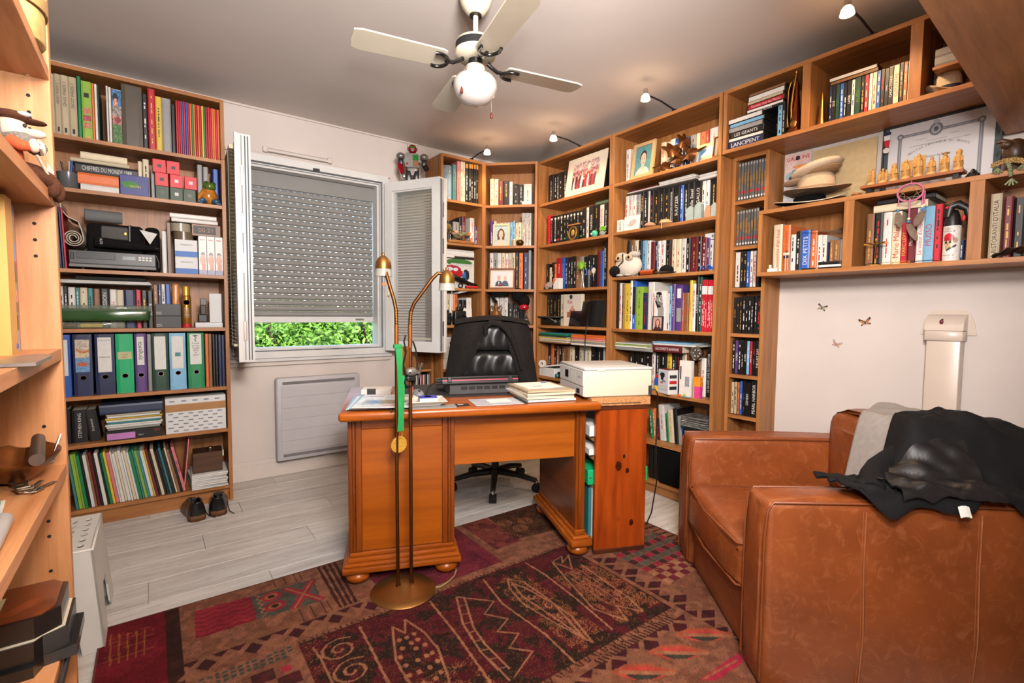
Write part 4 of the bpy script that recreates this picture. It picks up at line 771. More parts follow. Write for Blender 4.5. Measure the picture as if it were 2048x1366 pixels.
obj('figure', MB().tube([(-.055, 0, .095), (-.02, 0, .07), (.02, 0, .058), (.06, 0, .085), (.095, 0, .075)], [.016, .026, .024, .018, .012], 10).ell((-.072, 0, .112), (.018, .018, .02)), mat('figure_cloth', (110, 116, 84), .8, var=.3, scale=50), t, smooth=60); obj('straw_hair', MB().ell((-.088, 0, .122), (.028, .026, .026)), mat('straw', (120, 92, 50), .9, var=.4, scale=120, bump=.6), t, smooth=60); obj('shirt', MB().ell((-.03, -.008, .082), (.03, .03, .02)), mat('checked_cloth', (196, 150, 130), .8, var=.4, scale=60), t, smooth=60); obj('foot', MB().ell((.1, -.012, .085), (.012, .012, .018)), cov('O'), t); obj('drink', MB().lathe([(.008, 0), (.014, .03), (.0, .03)], 12, 0, Matrix.Translation((.105, -.03, .02))), mat('orange_cup', (226, 140, 100), .5), t)
cc = Cv(80, 62, (214, 208, 200)); cc.rect(0, .06, 1, .14, (40, 36, 34)); cc.rect(.12, .03, .36, .12, (230, 226, 220)); cc.ell(.5, .24, .42, .10, (60, 112, 50)); cc.rect(.25, .28, .95, .36, (196, 196, 196)); cc.ell(.28, .47, .30, .14, (168, 24, 40)); cc.rect(0, .48, .62, .66, (168, 24, 40)); cc.ell(.22, .44, .1, .055, (205, 210, 215)); cc.ell(.4, .45, .08, .05, (205, 210, 215)); cc.ell(.72, .52, .07, .09, (34, 40, 60)); cc.ell(.70, .68, .09, .17, (40, 110, 180)); cc.ell(.78, .6, .06, .14, (30, 30, 34)); cc.ell(.12, .66, .1, .1, (30, 28, 28)); cc.rect(.55, .82, 1, 1, (206, 198, 190)); cc.noise(.06, 2, 9)
t = T('car_photograph', 'large photo print of a red car and two mechanics, narrow case', 'photograph', (.04, .05, 1.345), 0, FA); obj('backing_board', MB().box(0, .29, 0, .012, 0, .295), wcard, t); picture('print', cc, .288, .27, photo, t, (.001, -.0012, .002))
t = T('model_motorbike', 'dark metal model vehicle with red parts before the car photo', 'model', (.07, .018, 1.345), 0, FA)
obj('chassis', MB().tube([(0, 0, .06), (.06, 0, .085), (.13, 0, .06), (.2, 0, .04), (.27, 0, .03)], [.02, .026, .02, .014, .008], 8), mat('gun_metal', (46, 40, 36), .35, .7, .2), t, smooth=50)
for xx in (.03, .115, .2): obj('wheel', MB().tube([(xx+.018*math.cos(a), 0, .022+.018*math.sin(a)) for a in [q*PI/8 for q in range(16)]], .005, 6, closed=True), black, t)
obj('handlebar', MB().tube([(.03, -.025, .1), (.04, 0, .095), (.03, .025, .1)], .004, 6).tube([(.04, 0, .095), (.02, 0, .03)], .005, 6), chrome, t); obj('red_fairing', MB().rb(.16, .27, -.014, .014, .004, .022, .005, 2), rprint, t); obj('seat', MB().ell((.13, 0, .075), (.035, .016, .01)), black, t)
pile(FA, .05, .05, 1.6405, [(.28, .13, .014, 'W', 'thin flat box', None, 0)], 'lying on the car photo, narrow case')
pile(FA, .11, .02, 1.3, [(.1, .14, .012, 'O', 'flat notebook', None, 0), (.095, .14, .01, 'O', 'flat notebook', None, 0)], 'pair under third shelf, narrow case') if False else None
t = T('photo_camera', 'black film camera with lens at left, fourth shelf, narrow case', 'camera', (.07, .035, 1.05), 0, FA); obj('camera_body', MB().rb(-.04, .04, -.012, .03, 0, .1, .01, 3), black, t, smooth=50); obj('lens', MB().lathe([(.026, 0), (.028, .03), (.02, .03), (.018, .01)], 20, 0, Matrix.Translation((0, -.012, .045)) @ Matrix.Rotation(PI/2, 4, 'X')), blackm, t, smooth=50); obj('prism_hump', MB().rb(-.018, .018, -.008, .02, .1, .122, .006, 2), black, t)
t = T('photo_camera', 'black bellows camera with thick lens at right, fourth shelf, narrow case', 'camera', (.19, .035, 1.05), 0, FA); obj('camera_body', MB().rb(-.055, .055, -.012, .04, 0, .115, .012, 3), black, t, smooth=50); obj('lens', MB().lathe([(.034, 0), (.034, .04), (.026, .04), (.02, .01)], 20, 0, Matrix.Translation((.0, -.012, .055)) @ Matrix.Rotation(PI/2, 4, 'X')), blackm, t, smooth=50); obj('grip', MB().rb(.055, .08, -.01, .03, .03, .06, .008, 2), black, t); obj('flash_shoe', MB().rb(-.025, .03, -.008, .025, .115, .15, .008, 2), black, t)
T1('white_envelope', 'white card leaning behind the cameras, fourth shelf, narrow case', 'card', MB().box(0, .085, 0, .002, 0, .135), paper, (.235, .062, 1.05), 0, FA, rx=-.05)
t = T('magazine_roll', 'curled magazines lying on books, fourth shelf, narrow case', 'magazines', (.17, .03, 1.302), 0, FA); obj('curled_pages', MB().surf(lambda u, v: (.18*u, .17*v, .012*math.sin(u*2.4)+.016*u), 12, 3, thick=(0, 0, .014)), paper, t, smooth=50); obj('cover_page', MB().surf(lambda u, v: (.18*u, .17*v, .0145+.012*math.sin(u*2.4)+.016*u), 12, 3, thick=(0, 0, .0008)), mat('magazine_print', (190, 180, 170), .4, var=.35, scale=50), t, smooth=50)
for i, z in enumerate((.70, .785, .87)):
    t = T('device_box', 'white electronics box, %s of three on fifth shelf, narrow case' % ('lowest', 'middle', 'uppermost')[i], 'box', (.026, .03, z), 0, FA, 'three white electronics boxes'); obj('box_body', MB().rb(0, .2, 0, .18, 0, .084, .002, 1), wcard, t); obj('logo_mark', MB().lathe([(0, 0), (.011, 0)], 14, 0, Matrix.Translation((.075, -.0006, .035)) @ Matrix.Rotation(PI/2, 4, 'X')), kprint, t)
# corner case
pile(FB, .318, .012, 2.03, [(.07, .04, .028, 'W', 'small pocket book', None, 0)], 'lying before the row on top shelf, corner case')
frw = mat('cream_frame', (214, 190, 156), .4, var=.06)
def frame_stand(name, label, fr, u, y, z, W, H, cv, fm, fwid=.018, lean=-.14, mount=0.0, rz=0.0):
    t = T(name, label, 'photo frame', (u, y, z), rz, fr); s = obj('frame_back', MB().box(.002, W-.002, .004, .010, .002, H-.002), blackm, t, rot=(lean, 0, 0))
    b = MB(); ring(b, 0, W, 0, H, fwid, -.008, .006); f_ = obj('frame', b, fm, t, rot=(lean, 0, 0))
    if mount: obj('mount', MB().box(fwid, W-fwid, -.001, .003, fwid, H-fwid), mat('ivory_mount', (226, 208, 186), .7, var=.02), t, rot=(lean, 0, 0))
    m_ = fwid+mount; picture('photo_print', cv, W-2*m_, H-2*m_, photo, s, (m_, -.0022, m_)); return t
g = person_canvas(40, 52, (170, 190, 190), (224, 180, 160), (92, 60, 42), (206, 190, 180), True)
frame_stand('framed_photo', 'cream framed portrait of a person with long brown hair, corner case', FB, .078, .015, 1.70, .135, .182, g, frw, .012)
t = T('tealight', 'small cream candle in a holder beside the bronze ball', 'candle', (.257, .035, 1.70), 0, FB); obj('holder', MB().lathe([(.018, 0), (.022, .05), (.019, .05), (.016, .02), (0, .02)], 16), mat('frosted', (190, 170, 140), .4), t, smooth=50); obj('wax', MB().lathe([(.0165, .02), (.0185, .056), (.0, .058)], 16), cream, t, smooth=50)
T1('bronze_ball', 'dark bronze ornamental ball on second shelf, corner case', 'ornament', MB().ell((0, 0, .027), (.033, .033, .027), 18, 10), mat('dark_bronze', (70, 54, 26), .25, .7, .4, scale=40), (.302, .035, 1.70), 0, FB, smooth=60)
cp = Cv(60, 42, (214, 214, 216)); 
for x, sk_, hr, tp in ((.36, (214, 170, 150), (190, 180, 170), (60, 66, 80)), (.66, (222, 180, 160), (214, 206, 190), (70, 84, 110))): cp.ell(x, .95, .17, .34, tp); cp.ell(x, .42, .085, .17, hr); cp.ell(x, .46, .072, .14, sk_); cp.ell(x-.03, .44, .012, .012, (50, 40, 40)); cp.ell(x+.03, .44, .012, .012, (50, 40, 40)); cp.ell(x, .54, .03, .012, (170, 90, 90))
cp.poly([(.33, .68), (.39, .68), (.36, .95)], (230, 228, 226))
t = frame_stand('framed_photo', 'brown framed photo of a couple in dark suits, corner case', FB, .045, .012, 1.345, .222, .175, cp, wood('frame_walnut', (96, 48, 20), (130, 70, 34), 'X'), .014, mount=.012); obj('red_ornament', MB().ell((.105, -.014, .035), (.014, .008, .008)), rprint, t)
t = T('fur_hat', 'black felt hat hanging over the books, fourth shelf, corner case', 'hat', (.13, .09, 1.287), 0, FB); obj('crown', MB().ell((0, 0, .02), (.08, .07, .022), 16, 8), blackcloth, t, smooth=60); obj('brim', MB().ell((0, -.01, .006), (.105, .085, .006), 18, 6), blackcloth, t, smooth=60); obj('hanging_strap', MB().tube([(-.05, -.075, .004), (-.03, -.085, -.03), (-.01, -.085, -.05)], .012, 7), blackcloth, t, smooth=60)
t = T('black_mask', 'black fur cap with red visor at right, fourth shelf, corner case', 'cap', (.318, .06, 1.05), 0, FB); fur = mat('black_fur', (18, 16, 16), .95, var=.5, scale=160, bump=1.0, spec=.2); obj('fur_crown', MB().ell((-.03, .02, .25), (.06, .05, .06), 16, 10).ell((.02, .0, .2), (.05, .045, .055), 14, 9), fur, t, smooth=60); obj('visor', MB().ell((.024, -.03, .148), (.042, .03, .026), 16, 8), mat('red_gloss', (170, 16, 40), .15, var=.05, coat=.8), t, smooth=60); obj('neck_support', MB().lathe([(.03, 0), (.022, .05), (.03, .15)], 14), blackm, t)
t = T('stoneware_jug', 'brown stoneware flask with two loop handles, corner case', 'jug', (.107, .03, 1.05), 0, FB); st = mat('brown_stoneware', (112, 66, 26), .35, var=.25, scale=20, coat=.3)
obj('jug_body', MB().lathe([(.045, 0), (.062, .03), (.066, .055), (.05, .09), (.022, .12), (.016, .145), (.013, .17), (.017, .18), (.012, .18), (.010, .15), (0, .15)], 26), st, t, smooth=60)
for sx in (-1, 1): obj('handle', MB().tube([(sx*.017, 0, .105), (sx*.046, 0, .115), (sx*.05, 0, .145), (sx*.034, 0, .158), (sx*.015, 0, .14)], .0065, 8), st, t, smooth=60)
t = T('compact_camera', 'small black camera at right end of fourth shelf, corner case', 'camera', (.352, .03, 1.05), 0, FB); obj('camera_body', MB().rb(-.026, .026, -.01, .02, 0, .06, .006, 2), black, t, smooth=50); obj('viewfinder', MB().rb(-.01, .018, -.006, .015, .06, .082, .004, 2), black, t); obj('lens', MB().lathe([(.016, 0), (.015, .02), (0, .02)], 16, 0, Matrix.Translation((0, -.01, .03)) @ Matrix.Rotation(PI/2, 4, 'X')), blackm, t)
pile(FB, .19, .02, 1.05, [(.12, .06, .016, 'S', 'flat case', None, 0)], 'lying before black books, fourth shelf, corner case')
# discs in the low rack
for r_, z in ((0, .535), (1, .37)):
    for i in range(10):
        cl = ['W', 'S', 'K', 'W', 'R', 'W', 'S', 'K', 'W', 'S'][i] if r_ == 0 else ['K', 'S', 'K', 'E', 'K', 'K', 'S', 'K', 'E', 'K'][i]
        o = T1('music_disc', '%s disc case, %s from left on %s shelf of low rack' % (CNAME[cl], ordn(i+1), ('upper', 'lower')[r_]), 'disc case', MB().rb(0, .0105, 0, .12, 0, .124, .0008, 1), mat('case_plastic', (30, 29, 29), .3, var=.1), (.026+i*.0122, .012, z), 0, FK, group='music discs in the low rack'); obj('inlay', MB().box(.001, .0095, -.0004, .001, .003, .121), cov(cl), o)
# case with gathering photo
gp = Cv(80, 60, (150, 96, 104)); gp.rect(0, 0, 1, .3, (190, 160, 156)); gp.noise(.25, 4, 4); R = random.Random(8)
for i in range(14):
    x = .04+i*.07; y = .55+R.uniform(-.12, .1); gp.ell(x, y+.3, .05, .3, [(70, 40, 60), (200, 190, 190), (60, 30, 50), (150, 30, 40)][i % 4]); gp.ell(x, y-.04, .028, .06, [(80, 56, 50), (200, 150, 140)][i % 2]); gp.ell(x, y, .024, .045, (206, 150, 136))
gp.ell(.62, .72, .09, .36, (186, 40, 50)); gp.ell(.62, .34, .05, .09, (206, 160, 146)); gp.ell(.62, .22, .06, .12, (214, 200, 190)); gp.ell(.62, .8, .03, .3, (226, 210, 200))
t = T('gathering_photograph', 'large mounted colour photo of a gathering, top shelf', 'photograph', (.305, .018, 2.03), 0, FC); s = obj('mount_board', MB().box(0, .40, 0, .005, 0, .292), mat('ivory_mount', (226, 208, 186), .7, var=.02), t, rot=(-.16, 0, 0)); picture('photo_print', gp, .27, .195, photo, s, (.065, -.0012, .05))
T1('black_board', 'black board behind the gathering photo, top shelf', 'board', MB().box(0, .36, 0, .01, 0, .27), blackm, (.40, .19, 2.03), 0, FC)
pile(FC, .255, .03, 2.03, [(.045, .02, .016, 'R', 'small red box', None, 0)], 'before the black books, top shelf', 'box', 'box')
t = T('medallion_plaque', 'black plaque with gold medallion on second shelf', 'plaque', (.345, .014, 1.70), 0, FC); obj('plaque_board', MB().box(0, .12, 0, .008, 0, .115), blackm, t, rot=(-.1, 0, 0)); obj('top_batten', MB().rb(-.004, .124, -.006, .012, .115, .126, .002, 1), oakX, t, loc=(0, .011, -.001)); b = MB().tube([(.06+.044*math.cos(a), -.003, .056+.05*math.sin(a)) for a in [q*PI/14 for q in range(28)]], .0018, 6, closed=True).tube([(.06+.036*math.cos(a), -.003, .056+.041*math.sin(a)) for a in [q*PI/14 for q in range(28)]], .001, 5, closed=True); obj('medallion_rim', b, gold, t, rot=(-.1, 0, 0)); obj('medallion', MB().ell((.06, -.003, .058), (.018, .004, .024)), gold, t, rot=(-.1, 0, 0), smooth=60)
t = T('piggy_egg', 'small mint green ceramic egg with white face, second shelf', 'ornament', (.628, .02, 1.70), 0, FC); obj('egg', MB().ell((0, 0, .024), (.027, .02, .024), 16, 10), mat('mint_glaze', (80, 190, 150), .25, var=.05), t, smooth=60); obj('white_spot', MB().ell((-.016, -.012, .022), (.009, .008, .009)), white, t, smooth=60)
t = T('mini_plant', 'tiny bright green plant on grey stone, second shelf', 'plant', (.705, .02, 1.70), 0, FC); obj('stone', MB().ell((0, 0, .016), (.026, .018, .017)), mat('grey_stone', (150, 146, 140), .9, var=.2), t, smooth=60)
R = random.Random(2); b = MB()
for i in range(40): a = R.uniform(0, 6.28); r = R.uniform(0, .022); b.ell((r*math.cos(a), r*math.sin(a)*.7, .036+R.uniform(0, .03)), (.008, .008, .006), 6, 4)
obj('leaves', b, mat('fresh_leaf', (130, 190, 60), .6, var=.2), t, kind='stuff')
T1('rolled_print', 'green patterned rolled print lying on books, second shelf', 'print roll', MB().tube([(0, 0, .014), (.125, 0, .014)], .013, 12), mat('green_pattern', (100, 120, 90), .5, var=.4, scale=70), (.605, .06, 1.9305), 0, FC, smooth=50)
t = T('pen_pot', 'pot of pens with blue caps, third shelf under green fluff', 'pen pot', (.575, .025, 1.341), 0, FC); obj('pot', MB().lathe([(.03, 0), (.034, .09), (.031, .09), (.028, .004), (0, .004)], 18), mat('black_mesh', (40, 40, 44), .4, .5), t, smooth=50)
for i, (dx, dy, h_, m_) in enumerate(((-.02, 0, .14, cov('B')), (-.008, .01, .15, black), (.006, -.006, .13, cov('S')), (.018, .004, .16, cov('B')), (.024, -.01, .12, cov('T')))): obj('pen', MB().cyl((dx*.4, dy*.4, .005), (dx*1.3, dy*1.3, h_), .0045), m_, t)
fl_ = mat('green_fluff', (120, 180, 40), .9, var=.3, scale=200, bump=1); R = random.Random(4); b = MB().ell((0, 0, 0), (.024, .024, .024))
for i in range(90): d = Vector((R.gauss(0, 1), R.gauss(0, 1), R.gauss(0, 1))).normalized(); b.cyl(tuple(d*.02), tuple(d*R.uniform(.034, .044)), .002, .0004, 4)
t = T('pompom_pen', 'pen topped with a fluffy lime green pompom and smiley', 'pen', (.49, .03, 1.341), 0, FC); obj('pompom', b, fl_, t, loc=(0, 0, .165), kind='stuff'); obj('shaft', MB().cyl((.03, .0, .003), (0, 0, .15), .004), chrome, t); obj('smiley', MB().ell((.03, -.03, .15), (.016, .004, .016)), cov('L'), t)
T1('key_fob', 'cream hanging tag beside the pens, third shelf', 'tag', MB().prism([(.018*math.cos(a)+.02, .022*math.sin(a)+.05) for a in [q*PI/8 for q in range(16)]]+[(.022, .02), (.018, .0), (.014, .02)], 0, .004, 'XZ'), cream, (.61, .015, 1.41), 0, FC)
t = T('spinning_toy', 'small white toy disc with coloured pieces, third shelf', 'toy', (.125, .02, 1.341), 0, FC); obj('disc', MB().lathe([(0, -.004), (.03, -.004), (.03, .004), (0, .004)], 22, 0, Matrix.Translation((0, 0, .031)) @ Matrix.Rotation(PI/2-.3, 4, 'X')), cov('S'), t); obj('hub', MB().ell((0, -.008, .031), (.01, .006, .01)), cov('I'), t); obj('foot_piece', MB().ell((.03, -.006, .01), (.018, .012, .01)).ell((-.032, -.004, .012), (.014, .01, .012)), dgrey, t)
t = T('gift_carton', 'small white carton with orange corner, third shelf', 'box', (.187, .02, 1.341), 0, FC); obj('carton_body', MB().rb(0, .07, 0, .04, 0, .085, .001, 1), wcard, t); obj('orange_corner', MB().prism([(0, .04), (.035, .08), (.0, .085)], -.001, .0004, 'XZ'), cov('O'), t)
bc_ = Cv(44, 58, (222, 206, 190)); bc_.ell(.42, .08, .09, .07, (60, 40, 40)); bc_.rect(.2, .55, .45, .72, (160, 100, 70)); bc_.ell(.5, .6, .16, .2, (150, 90, 60)); bc_.ell(.5, .45, .08, .1, (200, 150, 120))
t = T('art_book', 'large cream art book standing face out with red title, fourth shelf', 'book', (.29, .04, 1.053), 0, FC); obj('book_block', MB().rb(0, .2, 0, .03, 0, .245, .001, 1), cov('C'), t); picture('cover_picture', bc_, .196, .24, photo, t, (.002, -.001, .002)); text('RA', rprint, t, .03, .06, (.075, -.0016, .185), FRONT)
scr = mat('black_screen', (12, 12, 13), .08, var=.1, coat=.5)
for i, (u, wd, ln) in enumerate(((.375, .2, -.22), (.578, .155, -.12))):
    t = T('tablet', 'black glossy tablet propped %s, fourth shelf' % ('before the art book', 'at right of the first tablet')[i], 'tablet', (u, .0135, 1.053), 0, FC); obj('tablet_back', MB().rb(0, wd, 0, .009, 0, .195, .003, 2), black, t, rot=(ln, 0, 0)); obj('screen', MB().box(.006, wd-.006, -.0008, .001, .006, .189), scr, t, rot=(ln, 0, 0))
t = T('glasses_case', 'rounded black case with folded card on it, fourth shelf left', 'case', (.035, .012, 1.053), 0, FC); obj('case_body', MB().rb(0, .19, 0, .07, 0, .06, .02, 3), black, t, smooth=50); obj('folded_card', MB().surf(lambda u, v: (.08+.11*u, -.005+.06*v, .062-.03*u*u), 6, 3, thick=(0, 0, .0012)), mat('printed_card', (214, 186, 166), .5, var=.3, scale=60), t)
T1('slim_laptop', 'slim dark laptop lying on the black case, fourth shelf left', 'laptop', MB().rb(0, .235, 0, .16, 0, .012, .003, 1), mat('slate_shell', (70, 70, 74), .35, .4), (.0225, -.005, 1.1155), 0, FC)
CF = ['T', 'C', 'F', 'W', 'Y', 'S', 'D', 'G', 'E']; z = .9135
for i, k_ in enumerate(CF): T1('document_folder', '%s folder, %s up in the left stack above fifth shelf' % (CNAME[k_], ordn(i+1)), 'folder', MB().rb(0, .34, 0, .22, 0, .0088, .002, 1), cov(k_), (.027+.005*(i % 3), .004+.006*(i % 2), z), .02*((i % 3)-1), FC, group='folders stacked in the gathering-photo case'); z += .0092
z = .9135
for i, k_ in enumerate(['W', 'S', 'F', 'I', 'O', 'O']): T1('document_folder', '%s folder, %s up in the right stack above fifth shelf' % (CNAME[k_], ordn(i+1)), 'folder', MB().rb(0, .34, 0, .2, 0, .013, .003, 1), cov(k_), (.407, .01+.006*(i % 2), z), .015*((i % 3)-1), FC, group='folders stacked in the gathering-photo case'); z += .0134
T1('hanging_cable', 'thin black cable hanging over the fourth shelf edge', 'cable', MB().tube([(.60, .01, 1.06), (.59, -.006, 1.055), (.585, -.008, 1.0), (.578, -.007, .9), (.577, -.006, .8)], .0035, 6), black, (0, 0, 0), 0, FC, smooth=50)
t = T('paper_carton', 'white box of papers with a tape roll beside the chair', 'box', (.03, .015, .638), 0, FC); obj('box_body', MB().rb(0, .19, 0, .12, 0, .07, .003, 1), wcard, t); obj('loose_paper', MB().surf(lambda u, v: (.05+.14*u, .005+.1*v, .072+.02*u), 4, 3, thick=(0, 0, .012)), paper, t)
T1('tape_dispenser', 'white roll of adhesive tape standing on the paper carton', 'tape', MB().lathe([(.013, -.012), (.03, -.012), (.03, .012), (.013, .012), (.013, -.012)], 22, 0, Matrix.Translation((0, 0, .03)) @ Matrix.Rotation(PI/2, 4, 'X'), close=False), white, (.075, .012, .7085), .3, FC, smooth=50)
t = T('fabric_pouch', 'black pouch with teal lining lying right of the paper carton', 'pouch', (.235, .02, .638), 0, FC); obj('pouch_body', MB().rb(0, .15, 0, .08, 0, .05, .018, 3), blackcloth, t, smooth=50); obj('lining', MB().ell((.01, .0, .02), (.022, .012, .015)), cov('E'), t, smooth=50)
# case behind the printer
bo = person_canvas(40, 52, (90, 140, 146), (222, 178, 152), (52, 38, 32), (222, 190, 180))
frame_stand('framed_photo', 'gold framed portrait of a dark-haired person, top shelf behind printer', FE, .15, .02, 2.03, .175, .232, bo, mat('gilt_wood', (206, 168, 116), .4, .1, .08), .022)
t = T('leaf_sculpture', 'bronze sculpture of curled autumn leaves, top shelf behind printer', 'sculpture', (.48, .03, 2.03), 0, FE); brz = mat('bronze_leaf', (96, 56, 26), .3, .7, .3, scale=30)
for i, (x, z, a, s_) in enumerate(((-.09, .035, .3, 1.0), (-.02, .12, .7, 1.25), (.06, .15, 1.2, 1.0), (.1, .06, -.3, 1.2), (.02, .05, .1, 1.0))):
    pts = []
    for q in range(22):
        g_ = 2*PI*q/22; r = .055*s_*(1+.32*math.cos(5*g_))*(1.25 if abs(math.sin(g_/2)) < .5 else .9); pts.append((r*math.cos(g_), r*math.sin(g_)*.62))
    b = MB(); k = len(pts); V = [(0, 0, .012)]+[(p[0], p[1], -.012*math.sin(3*math.atan2(p[1], p[0]))) for p in pts]+[(0, 0, .009)]+[(p[0], p[1], -.003-.012*math.sin(3*math.atan2(p[1], p[0]))) for p in pts]
    b.add(V, [(0, 1+j, 1+(j+1) % k) for j in range(k)]+[(k+1, k+2+(j+1) % k, k+2+j) for j in range(k)]+[(1+j, k+2+j, k+2+(j+1) % k, 1+(j+1) % k) for j in range(k)])
    obj('leaf', b, brz, t, loc=(x, -.005, z), rot=(1.1, a, .2), smooth=40)
obj('stem', MB().tube([(-.12, 0, .006), (-.05, 0, .03), (.02, 0, .09), (.06, 0, .15)], [.008, .007, .006, .004], 7).tube([(.0, 0, .07), (.1, 0, .05), (.13, 0, .004)], .006, 7), brz, t, smooth=50)
c5 = Cv(40, 28, (230, 224, 210)); c5.rect(0, 0, 1, .2, (236, 214, 90)); c5.rect(.1, .32, .97, .95, (120, 160, 190)); c5.ell(.55, .8, .36, .14, (190, 120, 80)); c5.ell(.7, .5, .2, .1, (226, 226, 230)); c5.noise(.08, 2, 6)
t = T('postcard', 'yellow and blue postcard leaning before books, top shelf behind printer', 'postcard', (.62, .035, 2.03), 0, FE); obj('card_stock', MB().box(0, .13, 0, .003, 0, .11), paper, t, rot=(-.2, 0, 0)); picture('card_print', c5, .128, .108, photo, t, (.001, -.0012, .001), (-.2, 0, 0))
frame_stand('framed_photo', 'small dark framed print at right end, top shelf behind printer', FE, .742, .01, 2.03, .033, .115, Cv(8, 20, (120, 110, 96)), brassd, .005)
t = T('leaf_card', 'white card printed with a leaf, second shelf behind printer', 'card', (.095, .02, 1.704), 0, FE); obj('card_stock', MB().box(0, .13, 0, .004, 0, .098), paper, t, rot=(-.12, 0, 0)); obj('printed_leaf', MB().prism([(.03, .03), (.05, .062), (.085, .075), (.105, .06), (.095, .04), (.065, .026)], -.001, .0005, 'XZ'), mat('leaf_print', (190, 170, 164), .7, var=.3, scale=120), t, rot=(-.12, 0, 0))
for i, (u, k_) in enumerate(((.034, 'C'), (.052, 'W'))):
    o = book(FE, u, .02, 1.704, .016 if i == 0 else .032, .082, .04, k_, '%s miniature book beside the leaf card' % ('cream', 'white patterned')[i])
    if i: obj('lettering', dashes(.03, .08), kprint, o, kind='stuff')
for i, (u, s_, cx) in enumerate(((.315, 1.0, (206, 150, 120)), (.432, 1.1, (222, 170, 126)))):
    t = T('sea_shell', ('pinkish', 'pale orange')[i]+' sea shell on second shelf behind printer', 'shell', (u, .02, 1.704), 0, FE); obj('shell_body', MB().lathe([(0, 0), (.03*s_, .004), (.038*s_, .010), (.03*s_, .022*s_), (.014*s_, .03*s_), (0, .033*s_)], 18), mat('shell_%d' % i, cx, .4, var=.25, scale=60), t, smooth=50)
    if i: obj('cord', MB().tube([(0, -.04, .008), (.004, -.046, 0), (.004, -.046, -.03)], .0015, 5), white, t)
gb = mat('glass_block', (170, 184, 178), .05, var=.1, coat=.6)
for i, (u, wd, h_) in enumerate(((.575, .05, .085), (.632, .045, .1), (.70, .035, .07), (.738, .032, .08))):
    T1('glass_trophy', '%s faceted glass block on second shelf behind printer' % ordn(i+1), 'trophy', MB().prism([(0, 0), (wd, 0), (wd*.95, h_*.85), (wd*.6, h_), (wd*.05, h_*.8)], 0, .03, 'XZ'), mat('copper_glass', (206, 150, 110), .1) if i == 2 else gb, (u, .015, 1.704), 0, FE, group='glass blocks')
pile(FE, .085, .06, 1.9615, [(.24, .18, .008, 'W', 'magazine', None, 0), (.24, .18, .008, 'M', 'magazine', None, 0)], 'lying left on books, second shelf behind printer', 'magazine', 'magazine')
pile(FE, .345, .05, 1.956, [(.26, .19, .010, 'W', 'magazine', None, 0), (.26, .19, .010, 'W', 'magazine', None, .006), (.25, .19, .008, 'W', 'magazine', None, .0)], 'lying mid-row on books, second shelf behind printer', 'magazine', 'magazine')
pile(FE, .63, .05, 1.936, [(.14, .18, .016, 'W', 'magazine', None, 0), (.14, .18, .016, 'W', 'magazine', None, .006)], 'lying right on books, second shelf behind printer', 'magazine', 'magazine')
plush = mat('cream_plush', (230, 214, 194), .95, var=.12, scale=150, bump=.8, bscale=260, spec=.2); plg = mat('grey_plush', (190, 180, 170), .95, var=.15, scale=150, bump=.8, bscale=260, spec=.2)
t = T('owl_plush', 'cream plush owl with big eyes and black eye patch, third shelf', 'plush toy', (.125, .045, 1.40), 0, FE)
obj('body', MB().ell((0, 0, .075), (.105, .06, .078), 22, 14), plush, t, smooth=60); obj('brow_tuft', MB().ell((-.05, -.01, .145), (.045, .035, .022)).ell((.055, -.01, .145), (.045, .035, .022)), plg, t, smooth=60)
for sx in (-.042, .046): e_ = obj('eye', MB().ell((sx, -.05, .122), (.030, .016, .022), 16, 8), mat('tan_felt', (196, 166, 132), .9), t, smooth=60); obj('pupil', MB().ell((sx+.008, -.066, .124), (.010, .004, .010)), black, e_, smooth=60)
obj('beak', MB().ell((.0, -.06, .105), (.010, .012, .02)), mat('tan_felt', (196, 166, 132), .9), t, smooth=60); obj('eye_patch', MB().ell((-.07, -.058, .04), (.045, .02, .036), 14, 8), blackcloth, t, smooth=60); obj('patch_strap', MB().tube([(-.045, -.064, .06), (.01, -.069, .1), (.0, -.06, .15)], .004, 6), black, t)
for sx in (-.035, .035): obj('foot', MB().ell((sx, -.045, .010), (.028, .025, .010)), plg, t, smooth=60)
t = T('pencil_roll', 'rust orange cylindrical case lying before books, third shelf', 'case', (.262, .012, 1.40), 0, FE); obj('case_body', MB().tube([(0, 0, .018), (.1, 0, .018)], .017, 14), mat('rust_leather', (170, 66, 26), .45, var=.1), t, smooth=50); obj('end_cap', MB().cyl((.1, 0, .018), (.112, 0, .018), .0175), brassd, t)
t = T('peaked_cap', 'black peaked cap lying on third shelf behind printer', 'cap', (.44, .02, 1.40), 0, FE); obj('crown', MB().ell((0, .01, .022), (.05, .03, .036), 18, 9), blackcloth, t, smooth=60); obj('peak', MB().ell((.015, -.012, .007), (.075, .02, .007), 18, 6), black, t, smooth=60); obj('wooden_stick', MB().cyl((-.07, -.014, .012), (.03, -.016, .008), .008), wood('walnut', (56, 34, 20), (84, 54, 32), 'X'), t)
t = T('phone_box', 'small white gadget box lying on books, third shelf', 'box', (.652, .10, 1.592), 0, FE); obj('box_body', MB().rb(0, .11, 0, .09, 0, .036, .002, 1), wcard, t); obj('logo_mark', MB().ell((.05, -.0004, .018), (.006, .001, .007)), grey, t); obj('round_window', MB().lathe([(0, 0), (.012, 0)], 16, 0, Matrix.Translation((.095, -.0008, .02)) @ Matrix.Rotation(PI/2, 4, 'X')), mat('violet_print', (110, 80, 120), .3), t)
T1('blue_ribbon', 'crumpled royal blue ribbon at right end of third shelf', 'ribbon', MB().surf(lambda u, v: (.09*u, .02*v+.008*math.sin(9*u), .006+.026*abs(math.sin(7*u+2*v))), 20, 5, thick=(0, 0, .002)), cov('B'), (.682, .01, 1.40), 0, FE, smooth=50)
zc = Cv(36, 60, (226, 220, 214)); 
